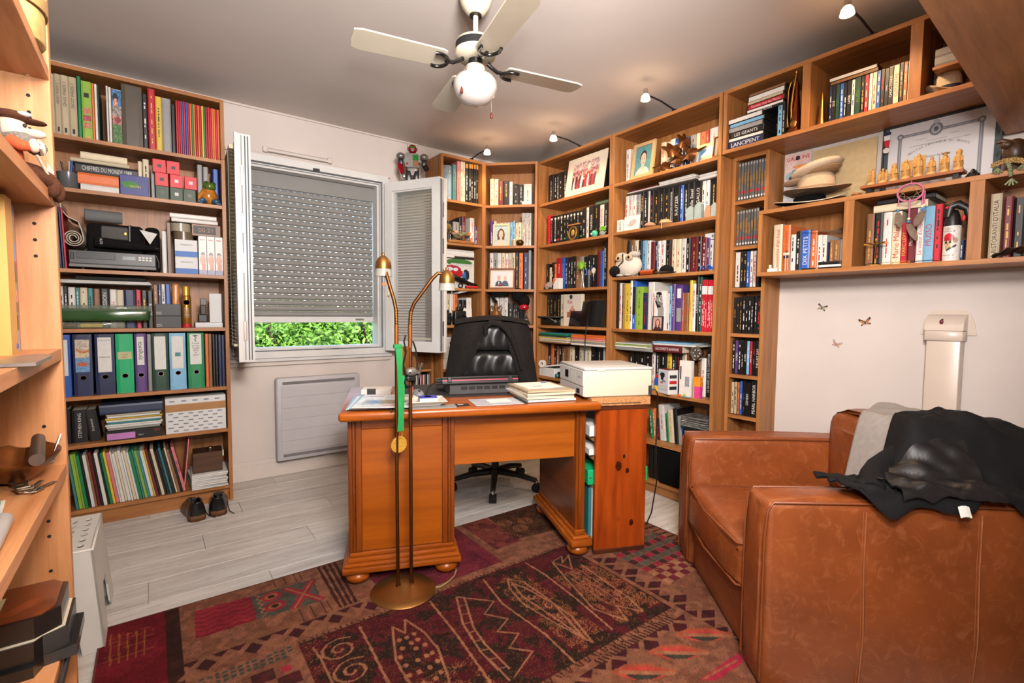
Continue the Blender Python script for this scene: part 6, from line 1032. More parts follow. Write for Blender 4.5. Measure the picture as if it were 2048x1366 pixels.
for i, (x, z, s_) in enumerate(((-.015, .0, 1), (.024, -.045, 1.2), (.05, .0, 1))):
    b = MB()
    for q in range(4): a = -PI/2+(q-1.5)*.45; b.tube([(x, -.016, z+.012), (x+.022*s_*math.cos(a), -.02, z+.012+.022*s_*math.sin(a))], .003, 6)
    obj('foot', b, bead2, t)
t = T('carved_mask', 'dark brown carved wooden animal head under the overhead cupboard', 'carving', (.925, .06, 1.69), 0, FW); dk = wood('dark_carving', (44, 28, 18), (74, 50, 32), 'Z'); obj('head', MB().ell((0, 0, .075), (.036, .04, .05), 16, 10).ell((-.02, -.03, .1), (.02, .018, .014)), dk, t, smooth=60); obj('horn', MB().tube([(-.01, 0, .11), (-.04, -.01, .125), (-.055, -.015, .118)], [.012, .010, .004], 8), dk, t, smooth=60); obj('neck', MB().lathe([(.034, 0), (.028, .03), (.03, .07)], 14), dk, t, smooth=60)
# ---------------------------------------------------------------- on the white wall below
def wingpoly(sx, up_, s_): return [(0, 0), (sx*.35*s_, up_*.55*s_), (sx*1.0*s_, up_*1.0*s_), (sx*1.1*s_, up_*.6*s_), (sx*.55*s_, up_*.05*s_)]
def butterfly(label, Y, z, s_, ang, m1, m2, mb_):
    t = tag(bpy.data.objects.new('butterfly_sticker', None), label, 'butterfly', 'wall butterflies'); C.objects.link(t); t.location = (XR-.001, Y, z); t.rotation_euler = (0, 0, -PI/2); 
    for sx in (-1, 1):
        w_ = obj('wing', MB().prism(wingpoly(sx, 1, s_), -.002, 0, 'XZ').prism([(a, b_*.7) for a, b_ in wingpoly(sx, -1, s_*.8)], -.002, 0, 'XZ'), m1, t, rot=(0, ang, 0)); obj('wing_patch', MB().prism([(a*.72+sx*.1*s_, b_*.62+.02*s_) for a, b_ in wingpoly(sx, 1, s_)], -.0026, 0, 'XZ').prism([(a*.75+sx*.06*s_, b_*.5-.02*s_) for a, b_ in wingpoly(sx, -1, s_*.8)], -.0026, 0, 'XZ'), m2, w_)
    obj('body', MB().ell((0, -.003, 0), (.0018, .0018, s_*.5)), mb_, t, rot=(0, ang, 0))
butterfly('black and cream butterfly, topmost of the three on the wall', 1.101, 1.19, .021, .3, kprint, cov('F'), kprint)
butterfly('orange and black butterfly, rightmost of the three on the wall', .904, 1.118, .024, -.25, kprint, mat('orange_wing', (200, 120, 50), .6), kprint)
butterfly('white butterfly with orange wing tips, lowest on the wall', 1.026, 1.003, .022, .35, mat('grey_wing', (190, 176, 180), .6), mat('pale_orange_wing', (206, 140, 110), .6, var=.3, scale=100), grey)
t = T('pipe_casing', 'cream plastic pipe casing with hooded cap on right wall', 'pipe casing', (XR, .592, 0), -PI/2); pcm = mat('casing_plastic', (226, 204, 186), .3, var=.02)
obj('duct', MB().rb(-.058, .058, -.07, 0, 0, 1.06, .006, 2), pcm, t, smooth=40); obj('cap_hood', MB().rb(-.065, .065, -.078, 0, 1.045, 1.09, .004, 1).surf(lambda u, v: (-.065+.13*v, -.078*math.cos(u*PI/2), 1.09+.07*math.sin(u*PI/2)), 12, 2).prism([(-.078*math.cos(q*PI/16), 1.09+.07*math.sin(q*PI/16)) for q in range(9)]+[(0, 1.09)], -.065, -.0648, 'YZ').prism([(-.078*math.cos(q*PI/16), 1.09+.07*math.sin(q*PI/16)) for q in range(9)]+[(0, 1.09)], .0648, .065, 'YZ'), pcm, t, smooth=50)
pts = [(-.095, 1.07), (-.085, 1.13), (-.07, 1.165), (-.05, 1.178), (.05, 1.178), (.07, 1.165), (.085, 1.13), (.095, 1.07)]; obj('wall_plate', MB().prism(pts, -.006, 0, 'XZ'), pcm, t)
t2 = T('ladybird_sticker', 'small dark red ladybird on the pipe casing hood', 'ladybird', (XR-.0755, .60, 1.128), -PI/2); obj('wing_case', MB().ell((0, 0, 0), (.007, .004, .010)), cov('M'), t2, smooth=60); obj('head', MB().ell((.003, -.001, .010), (.004, .003, .003)), black, t2, smooth=60)
# ================================================================ the near case at the left edge
t = T('round_tin', 'round cream tin with brown landscape print on top near shelf', 'tin', (.66, .08, 1.67), 0, FF); tinm = mat('printed_tin', (206, 176, 112), .35, var=.3, scale=22); obj('tin_body', MB().lathe([(.088, 0), (.09, .003), (.09, .062)], 36), tinm, t, smooth=40); obj('tin_lid', MB().lathe([(.0925, .058), (.0925, .088), (.088, .093), (0, .093)], 36), mat('printed_tin_lid', (176, 144, 90), .35, var=.35, scale=18), t, smooth=40); obj('tin_rim', MB().tube([(.0925*math.cos(a), .0925*math.sin(a), .058) for a in [q*PI/18 for q in range(36)]], .002, 6, closed=True), brass, t)
t = T('green_bowl', 'shiny green glass bowl with handle on the round tin', 'bowl', (.64, .085, 1.7635), 0, FF); gg = mat('green_glaze_bowl', (50, 200, 120), .12, var=.12, coat=.6); obj('bowl', MB().lathe([(.04, 0), (.058, .012), (.062, .05), (.058, .05), (.05, .014), (0, .01)], 30), gg, t, smooth=60); obj('handle', MB().tube([(.055, -.03, .012), (.085, -.03, .025), (.09, -.03, .045), (.058, -.03, .045)], .006, 8), gg, t, smooth=60); obj('yellow_band', MB().lathe([(.0605, .014), (.0625, .022)], 30, close=False), cov('L'), t, smooth=60)
brown_pl = mat('brown_plush', (84, 50, 34), .95, var=.2, scale=120, bump=.6, bscale=300, spec=.2); skinp = mat('plush_skin', (236, 200, 176), .9, var=.04); furg = mat('grey_plush_hair', (128, 120, 112), .95, var=.4, scale=160, bump=1, spec=.2); orp = mat('orange_plush', (206, 84, 44), .9, var=.1)
t = T('plush_caveman', 'plush bearded doll in brown hat sitting on near shelf', 'plush toy', (.66, .045, 1.40), 0, FF); t.scale = (.52, .52, .52)
obj('body', MB().ell((0, .02, .09), (.06, .05, .08), 18, 12), orp, t, smooth=60); obj('head', MB().ell((.0, .0, .19), (.05, .048, .05), 18, 12), skinp, t, smooth=60); obj('beard', MB().ell((.0, -.015, .152), (.056, .055, .034), 18, 10).ell((0, .036, .185), (.05, .034, .05)).ell((0, -.065, .135), (.03, .032, .03)), furg, t, smooth=60); obj('nose', MB().ell((0, -.06, .186), (.02, .036, .017), 14, 8), skinp, t, smooth=60); obj('eye', MB().ell((-.03, -.04, .203), (.006, .006, .007)), black, t)
obj('hat', MB().ell((0, .0, .236), (.056, .062, .022), 18, 8).ell((0, -.06, .228), (.03, .04, .010), 14, 6), brown_pl, t, smooth=60); obj('hat_patch', MB().ell((-.034, -.04, .243), (.018, .022, .009)), white, t, smooth=60); obj('arm', MB().tube([(-.045, .0, .14), (-.06, -.035, .12), (-.055, -.06, .122)], [.022, .02, .016], 9), orp, t, smooth=60)
hb = MB().ell((.018, -.066, .128), (.024, .018, .026), 14, 8)
for q in range(4): hb.tube([(.004+.012*q, -.076, .148-.006*q), (.012+.012*q, -.09, .136-.006*q), (.012+.010*q, -.084, .118-.004*q)], .0075, 7)
hb.tube([(.034, -.068, .14), (.05, -.078, .146), (.056, -.08, .136)], [.010, .008, .007], 7); obj('hand', hb, skinp, t, (-.07, 0, 0), smooth=60); obj('pipe', MB().tube([(.04, -.08, .14), (.075, -.075, .146), (.09, -.07, .15)], [.008, .009, .011], 8), brown_pl, t, (-.07, 0, 0), smooth=60)
for x, dx in ((.02, .0), (.10, .03)): obj('leg', MB().tube([(x-.02, 0, .05), (x+.02, -.05, .045), (x+.05+dx, -.09, .03)], [.034, .036, .028], 10), brown_pl, t, smooth=60); obj('shoe', MB().ell((x+.062+dx, -.098, .008), (.028, .026, .042), 14, 10), brown_pl, t, smooth=60)
obj('stick', MB().cyl((-.03, -.07, .10), (.06, -.095, .03), .005), cream, t); cd_ = obj('gift_card', MB().box(0, .07, -.001, .001, 0, .085), paper, t, (.13, -.075, .028), (0, .18, -.15))
# books on the third near shelf
pile_ = [(.735, .010, .29, 'R', 'thin red album'), (.723, .010, .285, 'L', 'thin green album'), (.705, .016, .28, 'K', 'black spiral album')]
for u, w_, h_, k_, n_ in pile_: book(FF, u, .06, 1.062, w_, h_, .2, k_, n_+' standing at right on third near shelf')
cc = Cv(16, 90, (140, 150, 140)); cc.rect(0, 0, 1, .08, (70, 110, 180)); cc.rect(0, .08, 1, .26, (150, 140, 120)); cc.rect(0, .26, 1, .38, (110, 160, 220)); cc.rect(0, .38, 1, .52, (70, 90, 70)); cc.rect(0, .38, 1, .40, (160, 50, 50)); cc.ell(.5, .62, .5, .05, (220, 170, 150)); cc.rect(0, .66, 1, .72, (90, 110, 90)); cc.rect(.2, .74, .8, .84, (30, 28, 30)); cc.rect(0, .86, 1, 1, (170, 180, 205)); cc.noise(.1, 1, 3)
t = T('comic_album', 'comic album with picture strip spine on third near shelf', 'comic', (.662, .055, 1.062), 0, FF); obj('album_block', MB().box(0, .038, 0, .2, 0, .295), cov('A'), t); picture('spine_picture', cc, .037, .293, photo, t, (.0005, -.001, .001))
t = T('orange_atlas', 'large orange-yellow album beside the comic on near shelf', 'album', (.60, .05, 1.062), 0, FF); obj('album_block', MB().box(0, .055, 0, .22, 0, .30), mat('amber_card', (240, 180, 96), .5, var=.05), t); obj('blue_mark', MB().box(.04, .052, -.001, .001, .01, .02), cov('B'), t)
t = T('wall_plate_clock', 'white plate with letters around its rim on near shelf', 'plate', (.53, .09, 1.205), 0, FF); M_ = Matrix.Rotation(PI/2, 4, 'X'); obj('plate_disc', MB().lathe([(0, 0), (.085, 0), (.095, .008), (.09, .010), (0, .004)], 40, 0, M_), cream, t, smooth=50); obj('plate_stand', MB().box(-.03, .03, .004, .05, -.143, -.09), pineX, t); obj('rim_line', MB().tube([(.078*math.cos(a), -.0075, .078*math.sin(a)) for a in [q*PI/20 for q in range(40)]], .0012, 5, closed=True), bprint, t)
for q in range(6): a = -.6+q*.25; text('SAE7GF'[q], bprint, t, .014, .014, (.066*math.cos(a), -.010, .066*math.sin(a)), (PI/2, -a, 0), 'letter')
t = T('letter_opener', 'blunt grey metal blade lying over near shelf edge', 'blade', (.33, .01, 1.062), 0, FF); obj('blade', MB().prism([(0, -.03), (.15, -.03), (.2, -.015), (.205, .0), (.15, .02), (0, .03)], .001, .006), mat('dull_steel', (150, 148, 146), .35, .8, .1), t)
# fourth near shelf
t = T('brass_bowl', 'boat-shaped brass bowl with spoon on fourth near shelf', 'bowl', (.675, .065, .80), 0, FF); aged = mat('aged_brass', (120, 78, 40), .32, .9, .3, scale=25)
def boat(u, v): g = 2*PI*u; r = .02+.06*v; return (1.25*r*math.cos(g)*(1+.12*v*math.cos(2*g)), .85*r*math.sin(g), .004+.05*v**1.6)
obj('bowl_wall', MB().surf(boat, 33, 8, thick=(0, 0, .003)), aged, t, smooth=60); obj('bowl_floor', MB().lathe([(0, .003), (.025, .003), (.03, .008), (0, .008)], 20), aged, t); obj('tube_handle', MB().cyl((-.1, -.045, .062), (.03, -.03, .078), .012, .011), mat('pewter', (104, 92, 84), .4, .7, .2), t, smooth=40); obj('spoon', MB().tube([(.03, -.05, .03), (.055, -.055, .055), (.07, -.06, .075)], [.004, .003, .002], 6).ell((.02, -.045, .028), (.018, .010, .005)), chrome, t, smooth=50); obj('bolt', MB().cyl((-.075, .03, .05), (-.07, .03, .13), .005), chrome, t)
t = T('key_bunch', 'bunch of keys lying beside the brass bowl', 'keys', (.56, .035, .80), 0, FF); obj('key_ring', MB().tube([(.012*math.cos(a), .012*math.sin(a), .01+.004*math.sin(a)) for a in [q*PI/8 for q in range(16)]], .0015, 5, closed=True), chrome, t); steel = mat('key_steel', (150, 138, 122), .3, .9, .1)
for q in range(4): a = -.5+q*.32; obj('key', MB().rb(.008, .03, -.011, .011, 0, .003, .001, 1).rb(.03, .07, -.004, .004, 0, .003, .001, 1), steel, t, (0, 0, .002+q*.0034), (0, 0, a))
gc = Cv(40, 24, (110, 170, 70)); gc.rect(0, 0, 1, .3, (206, 150, 70)); gc.rect(0, 0, 1, .08, (110, 100, 120)); gc.ell(.6, .7, .4, .3, (130, 190, 80)); gc.noise(.12, 2, 4)
t = T('field_postcard', 'postcard of a green field lying on near shelf', 'postcard', (.30, .03, .80), .12, FF); obj('card_stock', MB().box(0, .25, 0, .13, 0, .0015), paper, t); o_ = bpy.data.objects.new('card_print', print_mesh('card_print', gc, .24, .12, photo, flat=True)); C.objects.link(o_); o_.parent = t; o_.location = (.005, .005, .002)
T1('foam_grip', 'white rounded foam grip lying on the postcard', 'grip', MB().rb(0, .09, 0, .05, 0, .02, .009, 3), white, (.34, .06, .8025), .1, FF, smooth=50)
T1('white_tube', 'white plastic tube lying along near shelf edge', 'tube', MB().tube([(0, 0, .013), (.27, 0, .013), (.278, 0, .013)], [.013, .013, .007], 16), mat('tube_plastic', (214, 210, 206), .35), (.12, .022, .80), .05, FF, smooth=50)
# music casket
t = T('music_casket', 'black shaped casket with burr wood lid and black knob', 'casket', (.64, .118, .457), 0, FF)
def shape(s_, y0=-.125, y1=.145, x0=-.085, x1=.085): 
    e = s_; return [(x0-e, y1+e), (x0-e, y0+.04), (x0+.012, y0+.03), (x0+.03-e*.5, y0-e), (x1-.03+e*.5, y0-e), (x1-.012, y0+.03), (x1+e, y0+.04), (x1+e, y1+e)]
ebon = mat('ebonised_wood', (20, 19, 18), .3, var=.2, coat=.3); obj('base_moulding', MB().prism(shape(.018), 0, .022), ebon, t); obj('lower_case', MB().prism(shape(.006), .022, .062), ebon, t); obj('upper_case', MB().prism(shape(-.004), .064, .104), ebon, t); obj('pale_seam', MB().prism(shape(.001), .062, .064), cream, t); obj('lid', MB().prism(shape(-.012), .104, .108), mat('burr_wood', (112, 52, 26), .2, var=.5, scale=18, coat=.6), t); obj('maker_card', MB().box(-.03, .03, -.03, .02, .108, .109), mat('tan_label', (196, 186, 140), .6), t); obj('knob', MB().cyl((0, 0, .108), (0, 0, .124), .003).ell((0, 0, .132), (.013, .013, .010), 16, 8), ebon, t, smooth=50)
T1('shelf_strip', 'dark grey edging strip on the fifth near shelf', 'edging', MB().rb(0, .42, 0, .006, 0, .02, .001, 1), dgrey, (.30, -.0085, .425), 0, FF)
for i, (u, w_, h_, k_) in enumerate(((.755, .016, .31, 'S'), (.735, .017, .30, 'K'), (.712, .02, .29, 'N'), (.69, .018, .30, 'W'), (.672, .016, .27, 'Y'), (.65, .02, .29, 'W'), (.628, .02, .28, 'C'))): book(FF, u, .03, .10, w_, h_, .2, k_, '%s book, %s from the panel on lowest near shelf' % (CNAME[k_], ordn(i+1)))
# peg holes in the near panel
b = T('shelf_pegs', 'row of metal shelf pegs in the near case panel', 'pegs', (.774, .0, 0), 0, FF)
for z in (1.647, 1.378, 1.04, .778, .435): obj('peg', MB().cyl((0, .035, z), (-.014, .035, z), .004), chrome, b)
for z in (1.605, 1.57, 1.535, 1.335, 1.3, 1.265, .89, .855, .71, .675, .64, .56): obj('peg_hole', MB().cyl((.0012, .035, z), (-.0004, .035, z), .0035), blackm, b)
# ================================================================ rug
RW, RH = 2.33, 1.60
def rug_canvas():
    c = Cv(640, 440, (146, 88, 58)); S = lambda pts: [(x/2330, y/1600) for x, y in pts]; asp = RH/RW
    r = np.random.RandomState(4)
    def cloud(nx, ny):
        n = r.rand(ny+1, nx+1); ys = np.linspace(0, ny-1e-3, c.h); xs = np.linspace(0, nx-1e-3, c.w); yi = ys.astype(int); xi = xs.astype(int); fy = (ys-yi)[:, None]; fx = (xs-xi)[None]
        return n[yi][:, xi]*(1-fy)*(1-fx)+n[yi+1][:, xi]*fy*(1-fx)+n[yi][:, xi+1]*(1-fy)*fx+n[yi+1][:, xi+1]*fy*fx
    n1, n2, sp = cloud(46, 32), cloud(120, 80), r.rand(c.h, c.w)
    tan, dk, mar, red, gr = (160, 102, 68), (48, 30, 24), (92, 22, 32), (150, 42, 50), (86, 84, 72)
    def area(pts, base, alt, th=.5, speck=None, pr=.12):
        m = c.inside(S(pts)); c.put(m, base); k = m & (n1*.6+n2*.4 > th); c.put(k, alt, .75)
        if speck is not None: c.put(m & (sp < pr), speck, .8)
    R_ = lambda x0, y0, x1, y1: [(x0, y0), (x1, y0), (x1, y1), (x0, y1)]
    area(R_(0, 0, 2330, 1600), (132, 82, 60), (146, 96, 72), .5, (104, 62, 46), .08)
    area(R_(0, 0, 186, 700), (122, 28, 38), (96, 18, 26), .55, (70, 16, 20), .1); area(R_(0, 700, 186, 1600), (122, 28, 38), (150, 60, 40), .6)
    area(R_(186, 0, 230, 1600), (64, 32, 24), (44, 24, 20), .5)
    # border patches
    area([(278, 69), (463, 79), (460, 260), (267, 256)], red, (134, 36, 46), .5)
    for q in range(6): c.line(S([(272+k*32, 92+q*30+(14 if k % 2 else 0)) for k in range(7)]), .0032, (96, 30, 34), 1, asp)
    area([(463, 79), (698, 93), (686, 276), (460, 260)], gr, (70, 68, 60), .5)
    for q in range(2):
        cy = 130+q*75
        c.ell(530/2330, cy/1600, 40/2330, 34/1600, red); c.ell(530/2330, cy/1600, 24/2330, 20/1600, tan); c.ell(530/2330, cy/1600, 14/2330, 12/1600, (60, 30, 30))
    c.line(S([(590, 105), (685, 262)]), .016, red, 1, asp); c.line(S([(690, 105), (590, 262)]), .016, red, 1, asp); c.line(S([(590, 105), (685, 262)]), .004, tan, 1, asp); c.line(S([(690, 105), (590, 262)]), .004, tan, 1, asp)
    c.line(S([(478+(k % 2)*16, 85+k*17) for k in range(11)]), .003, tan, 1, asp)
    for q in range(4): c.line(S([(742+q*24, 5), (733+q*20, 360)]), .0055, (66, 34, 26), 1, asp)
    for x in (600, 660, 560, 640): c.line(S([(x, 0), (x, 70)]), .002, (70, 40, 28), 1, asp); c.line(S([(x+40, 280), (x+40, 370)]), .002, (70, 40, 28), 1, asp)
    # zigzag with triangles round the field
    def zig(x0, x1, y0, y1, n, horiz=True):
        for k in range(n):
            a, b_ = x0+(x1-x0)*k/n, x0+(x1-x0)*(k+1)/n; m_ = (a+b_)/2
            t1 = [(a, y0), (b_, y0), (m_, y1)] if horiz else [(y0, a), (y0, b_), (y1, m_)]
            area(t1, (62, 30, 30), (80, 26, 34), .5); L = [(a, y1), (m_, y0-6), (b_, y1)] if horiz else [(y1, a), (y0-6, m_), (y1, b_)]
            c.line(S([L[0], ((L[0][0]+L[1][0])/2, (L[0][1]+L[1][1])/2), L[1]]), .010, (140, 92, 66), 1, asp); c.line(S([L[1], L[2]]), .010, (140, 92, 66), 1, asp)
    zig(220, 900, 380, 455, 5); zig(660, 1400, 1800, 1900, 6, False); zig(300, 1780, 1160, 1235, 9)
    # upper right patches
    area(R_(900, 0, 1440, 440), (120, 40, 52), (92, 30, 46), .5, (150, 90, 60), .07); area(R_(1480, -5, 1640, 330), (96, 40, 40), (130, 60, 50), .5, tan, .06)
    area([(1653, 0), (2054, 0), (1881, 337), (1626, 299)], (70, 40, 26), (84, 50, 32), .5, tan, .05)
    for cx, cy in ((1720, 210), (1800, 150), (1690, 110)):
        for rr in (14, 26, 38): c.line(S([(cx+rr*math.cos(a), cy+rr*math.sin(a)) for a in [q*PI/8 for q in range(17)]]), .0026, tan, 1, asp)
    for k in range(20): c.line(S([(1490+k*9, 20+k*14), (1502+k*9, 14+k*14)]), .003, tan, 1, asp)
    # the dark field
    area(R_(548, 492, 1778, 1108), dk, mar, .47, (120, 78, 44), .10)
    for (x0, y0, x1, y1, p_) in ((1300, 560, 1460, 1080, .28), (1540, 680, 1770, 1060, .42), (560, 880, 1000, 1108, .25), (560, 500, 640, 700, .1)): c.put(c.inside(S(R_(x0, y0, x1, y1))) & (sp > 1-p_) & (n2 > .35), (150, 96, 56), .9)
    ln = (160, 106, 76)
    for pts in ([(586, 535), (594, 615), (593, 720), (588, 900), (592, 1090)], [(752, 520), (745, 649), (733, 821), (738, 1000), (730, 1100)], [(1030, 525), (1016, 760), (989, 1008), (980, 1100)], [(1287, 520), (1254, 706), (1273, 944), (1260, 1106)], [(1521, 512), (1528, 642), (1514, 850), (1487, 1063)],
                [(848, 589), (871, 648), (903, 577), (927, 676), (930, 782), (892, 926), (850, 1040), (860, 1090)], [(848, 589), (791, 756), (784, 857), (800, 960), (840, 1060)],
                [(1130, 561), (1236, 673), (1161, 720), (1215, 796), (1142, 833), (1199, 885), (1127, 926), (1181, 985), (1063, 1043)], [(1130, 561), (1064, 725), (1038, 883), (1041, 1045)], [(1155, 579), (1085, 763), (1070, 864), (1071, 1004)],
                [(1375, 574), (1416, 628), (1421, 769), (1421, 918), (1379, 1075), (1342, 911), (1320, 753), (1339, 636), (1375, 574)], [(1370, 611), (1397, 677), (1418, 824), (1371, 1037), (1362, 888), (1348, 717), (1370, 611)],
                [(1625, 577), (1697, 561), (1658, 610), (1729, 574), (1657, 673), (1625, 577), (1583, 714), (1521, 937), (1571, 1063), (1610, 975), (1664, 1060), (1691, 962), (1718, 671)]): c.line(S(pts), .0036, ln, 1, asp)
    for k in range(8): y = 620+k*52; xa = np.interp(y, [561, 725, 883, 1045], [1130, 1064, 1038, 1041]); xb = np.interp(y, [579, 763, 864, 1004], [1155, 1085, 1070, 1071]); c.line(S([(xa, y), (xb, y+10)]), .003, ln, 1, asp)
    for cx, cy in ((658, 598), (660, 722)): c.line(S([(cx+(6+3.3*q)*math.cos(q*.62), cy+(5+3*q)*math.sin(q*.62)) for q in range(20)]), .0042, ln, 1, asp)
    for x, y in ((840, 672), (866, 674), (895, 671), (831, 716), (867, 709), (893, 705), (901, 745), (808, 753), (868, 743), (882, 796), (903, 795), (807, 798), (849, 798), (867, 851), (900, 840), (798, 845), (830, 849), (820, 900), (860, 905), (885, 890), (840, 950), (868, 960)): c.ell(x/2330, y/1600, 8.5/2330, 10/1600, (166, 108, 76))
    for cx, cy in ((1376, 737), (1395, 820), (1390, 896)): c.line(S([(cx+13*math.cos(a), cy+15*math.sin(a)) for a in [q*.6 for q in range(9)]]), .003, ln, 1, asp)
    for k in range(9): c.line(S([(1590, 700+k*30), (1690, 720+k*30)]), .002, ln, .8, asp)
    for k in range(4): c.line(S([(1600+k*26, 690), (1592+k*26, 960)]), .002, ln, .8, asp)
    for k in range(60): x = 552+k*20.6; c.line(S([(x, 478), (x+[8, -6, 14, 0][k % 4], 496)]), .0028, (72, 40, 26), 1, asp); c.line(S([(x, 1110), (x+[6, -8, 12, 2][k % 4], 1132)]), .0028, (72, 40, 26), 1, asp)
    for k in range(24): q = r.rand(2); c.line(S([(1320+k*17, 1128+14*q[0]), (1330+k*17, 1158+10*q[1])]), .0034, (60, 34, 26), 1, asp)
    # small grey mosaic and checks at lower left
    for i in range(13):
        for j in range(3):
            if r.rand() < .85: x, y = 262+i*21, 482+j*19+(i % 2)*5; c.poly(S(R_(x, y, x+14, y+13)), (72, 76, 66))
    for i in range(4):
        for j in range(8):
            x, y = 262+i*66, 560+j*58
            if (i+j) % 2 == 0: area(R_(x, y, x+64, y+56), (70, 36, 32), (84, 30, 34), .5)
            if (i*3+j) % 4 == 1: c.poly(S(R_(x+18, y+14, x+46, y+42)), (166, 46, 60))
    # right border: checks, diamonds, spikes
    for i in range(9):
        for j in range(9):
            x, y = 1910+i*40, 660+j*38
            if y < 880: c.poly(S(R_(x, y, x+38, y+36)), [(92, 76, 60), (150, 40, 56), (84, 84, 74), (70, 40, 38)][(i*2+j) % 4])
            elif y < 1110 and (i+j) % 2 == 0: c.poly(S(R_(x, y, x+38, y+36)), (170, 118, 84))
            elif y < 1110: c.poly(S(R_(x, y, x+38, y+36)), (112, 36, 48))
    for k in range(16): c.line(S([(1900+k*26, 884), (1914+k*26, 900)]), .004, tan, 1, asp)
    for k in range(14): c.line(S([(2270, 560+k*42), (2320, 566+k*42)]), .010, (60, 36, 28), 1, asp)
    # leaves at the near side
    for cx, cy, a in ((1580, 1275, .6), (1735, 1275, .6), (1410, 1265, .6), (1300, 1400, .6), (1180, 1300, .6)):
        for s_, col in ((1.0, (170, 84, 56)), (.82, (196, 70, 60)), (.55, (66, 62, 54))):
            c.poly(S([(cx+(math.cos(a)*u-math.sin(a)*v)*s_-20*(1-s_), cy+(math.sin(a)*u+math.cos(a)*v)*s_+26*(1-s_)) for u, v in ((-110, 0), (-50, 34), (30, 34), (110, 0), (30, -34), (-50, -34))]), col)
        c.line(S([(cx-60, cy-40), (cx+70, cy+60)]), .010, (170, 112, 78), 1, asp)
    c.poly(S([(1518, 1389), (1746, 1396), (1717, 1430), (1566, 1423)]), (176, 44, 66)); c.line(S([(1540, 1395), (1700, 1412)]), .006, tan, 1, asp)
    # worn chalk-like lines over the red end
    for k in range(5): c.line(S([(30+k*24, 60+8*k), (38+k*22, 250)]), .0018, (176, 110, 50), .8, asp)
    for k in range(6): c.line(S([(20, 90+k*26), (150, 80+k*28)]), .0018, (176, 110, 50), .7, asp)
    c.a *= .9; c.a *= (.88+.24*n2)[..., None]; c.a *= (.93+.14*sp)[..., None]
    return c
rc = rug_canvas()
rug = T('patterned_rug', 'dark red and brown patterned rug with fish, spirals and zigzags', 'rug', (-.178, 2.215-RH, 0))
o_ = bpy.data.objects.new('pile_surface', print_mesh('pile_surface', rc, RW, RH, attrmat('rug_pile', .95, .8, 420), flat=True)); C.objects.link(o_); o_.parent = rug; o_.location = (0, 0, .009)
obj('backing', MB().box(.001, RW-.001, .001, RH-.001, .001, .0085), mat('rug_edge', (104, 58, 40), .95), rug); b = MB(); ring(b, -.004, RW+.004, -.004, RH+.004, .006, 0, 1); obj('bound_edge', MB().box(-.004, RW+.004, -.004, .002, .001, .0095).box(-.004, RW+.004, RH-.002, RH+.004, .001, .0095).box(-.004, .002, .002, RH-.002, .001, .0095).box(RW-.002, RW+.004, .002, RH-.002, .001, .0095), mat('rug_binding', (90, 44, 34), .95), rug)
GZ = .0095   # height of the rug's pile

# ================================================================ ceiling fan
fx, fy = 1.135, 1.82
t = T('ceiling_fan', 'cream four-bladed ceiling fan with white glass globe', 'fan', (fx, fy, 0))
obj('canopy', MB().lathe([(0, ZC), (.068, ZC), (.07, ZC-.02), (.058, ZC-.052), (.04, ZC-.076), (.03, ZC-.084), (0, ZC-.084)][::-1], 28), cream, t, smooth=50); obj('canopy_ring', MB().lathe([(.026, ZC-.09), (.026, ZC-.082)], 20), black, t); obj('down_rod', MB().cyl((0, 0, 2.29), (0, 0, ZC-.08), .011), cream, t, smooth=40)
obj('motor_top', MB().lathe([(0, 2.305), (.05, 2.305), (.078, 2.298), (.086, 2.285)][::-1], 32), cream, t, smooth=50); obj('motor_band', MB().lathe([(.084, 2.255), (.084, 2.285)], 32), blackm, t, smooth=40); obj('motor_base', MB().lathe([(0, 2.222), (.07, 2.222), (.086, 2.235), (.086, 2.255), (0, 2.255)], 32), cream, t, smooth=50); obj('switch_hub', MB().lathe([(0, 2.195), (.03, 2.195), (.03, 2.222), (0, 2.222)], 20), black, t)
for k in range(4):
    a = math.radians(-12+90*k)
    br = MB().tube([(.055, 0, 2.218), (.075, 0, 2.205), (.10, 0, 2.192), (.135, 0, 2.192)], [.009, .009, .009, .008], 8)
    br.tube([(.168+.046*math.cos(q), .044*math.sin(q), 2.187+.11*.044*math.sin(q)) for q in [PI/2-.35+i*(PI+.7)/12 for i in range(13)]], .0075, 8)
    bo_ = obj('blade_bracket', br, mat('black_gloss', (16, 16, 16), .15, coat=.6), t, rot=(0, 0, a), smooth=60)
    for sy in (-1, 1): obj('screw', MB().ell((.18, sy*.042, 2.183+sy*.0048), (.005, .005, .003)), chrome, bo_)
    pts = [(.135, -.048), (.15, -.056), (.47, -.062), (.5, -.052), (.505, 0), (.5, .052), (.47, .062), (.15, .056), (.135, .048)]
    obj('blade', MB().prism(pts, -.003, .003, 'XY', 0, Matrix.Translation((0, 0, 2.2)) @ Matrix.Rotation(.11, 4, 'X')), cream, t, rot=(0, 0, a))
obj('lamp_neck', MB().lathe([(.03, 2.15), (.041, 2.152), (.041, 2.192), (.036, 2.197), (0, 2.197)], 28), cream, t, smooth=50)
obj('glass_globe', MB().lathe([(0, 2.036), (.03, 2.038), (.058, 2.05), (.08, 2.073), (.092, 2.10), (.093, 2.125), (.082, 2.145), (.055, 2.155), (.04, 2.157)], 36), mat('opal_glass', (206, 193, 185), .15, var=.01, coat=.4), t, smooth=60)
wd_ = mat('pull_wood', (110, 40, 26), .25, coat=.5)
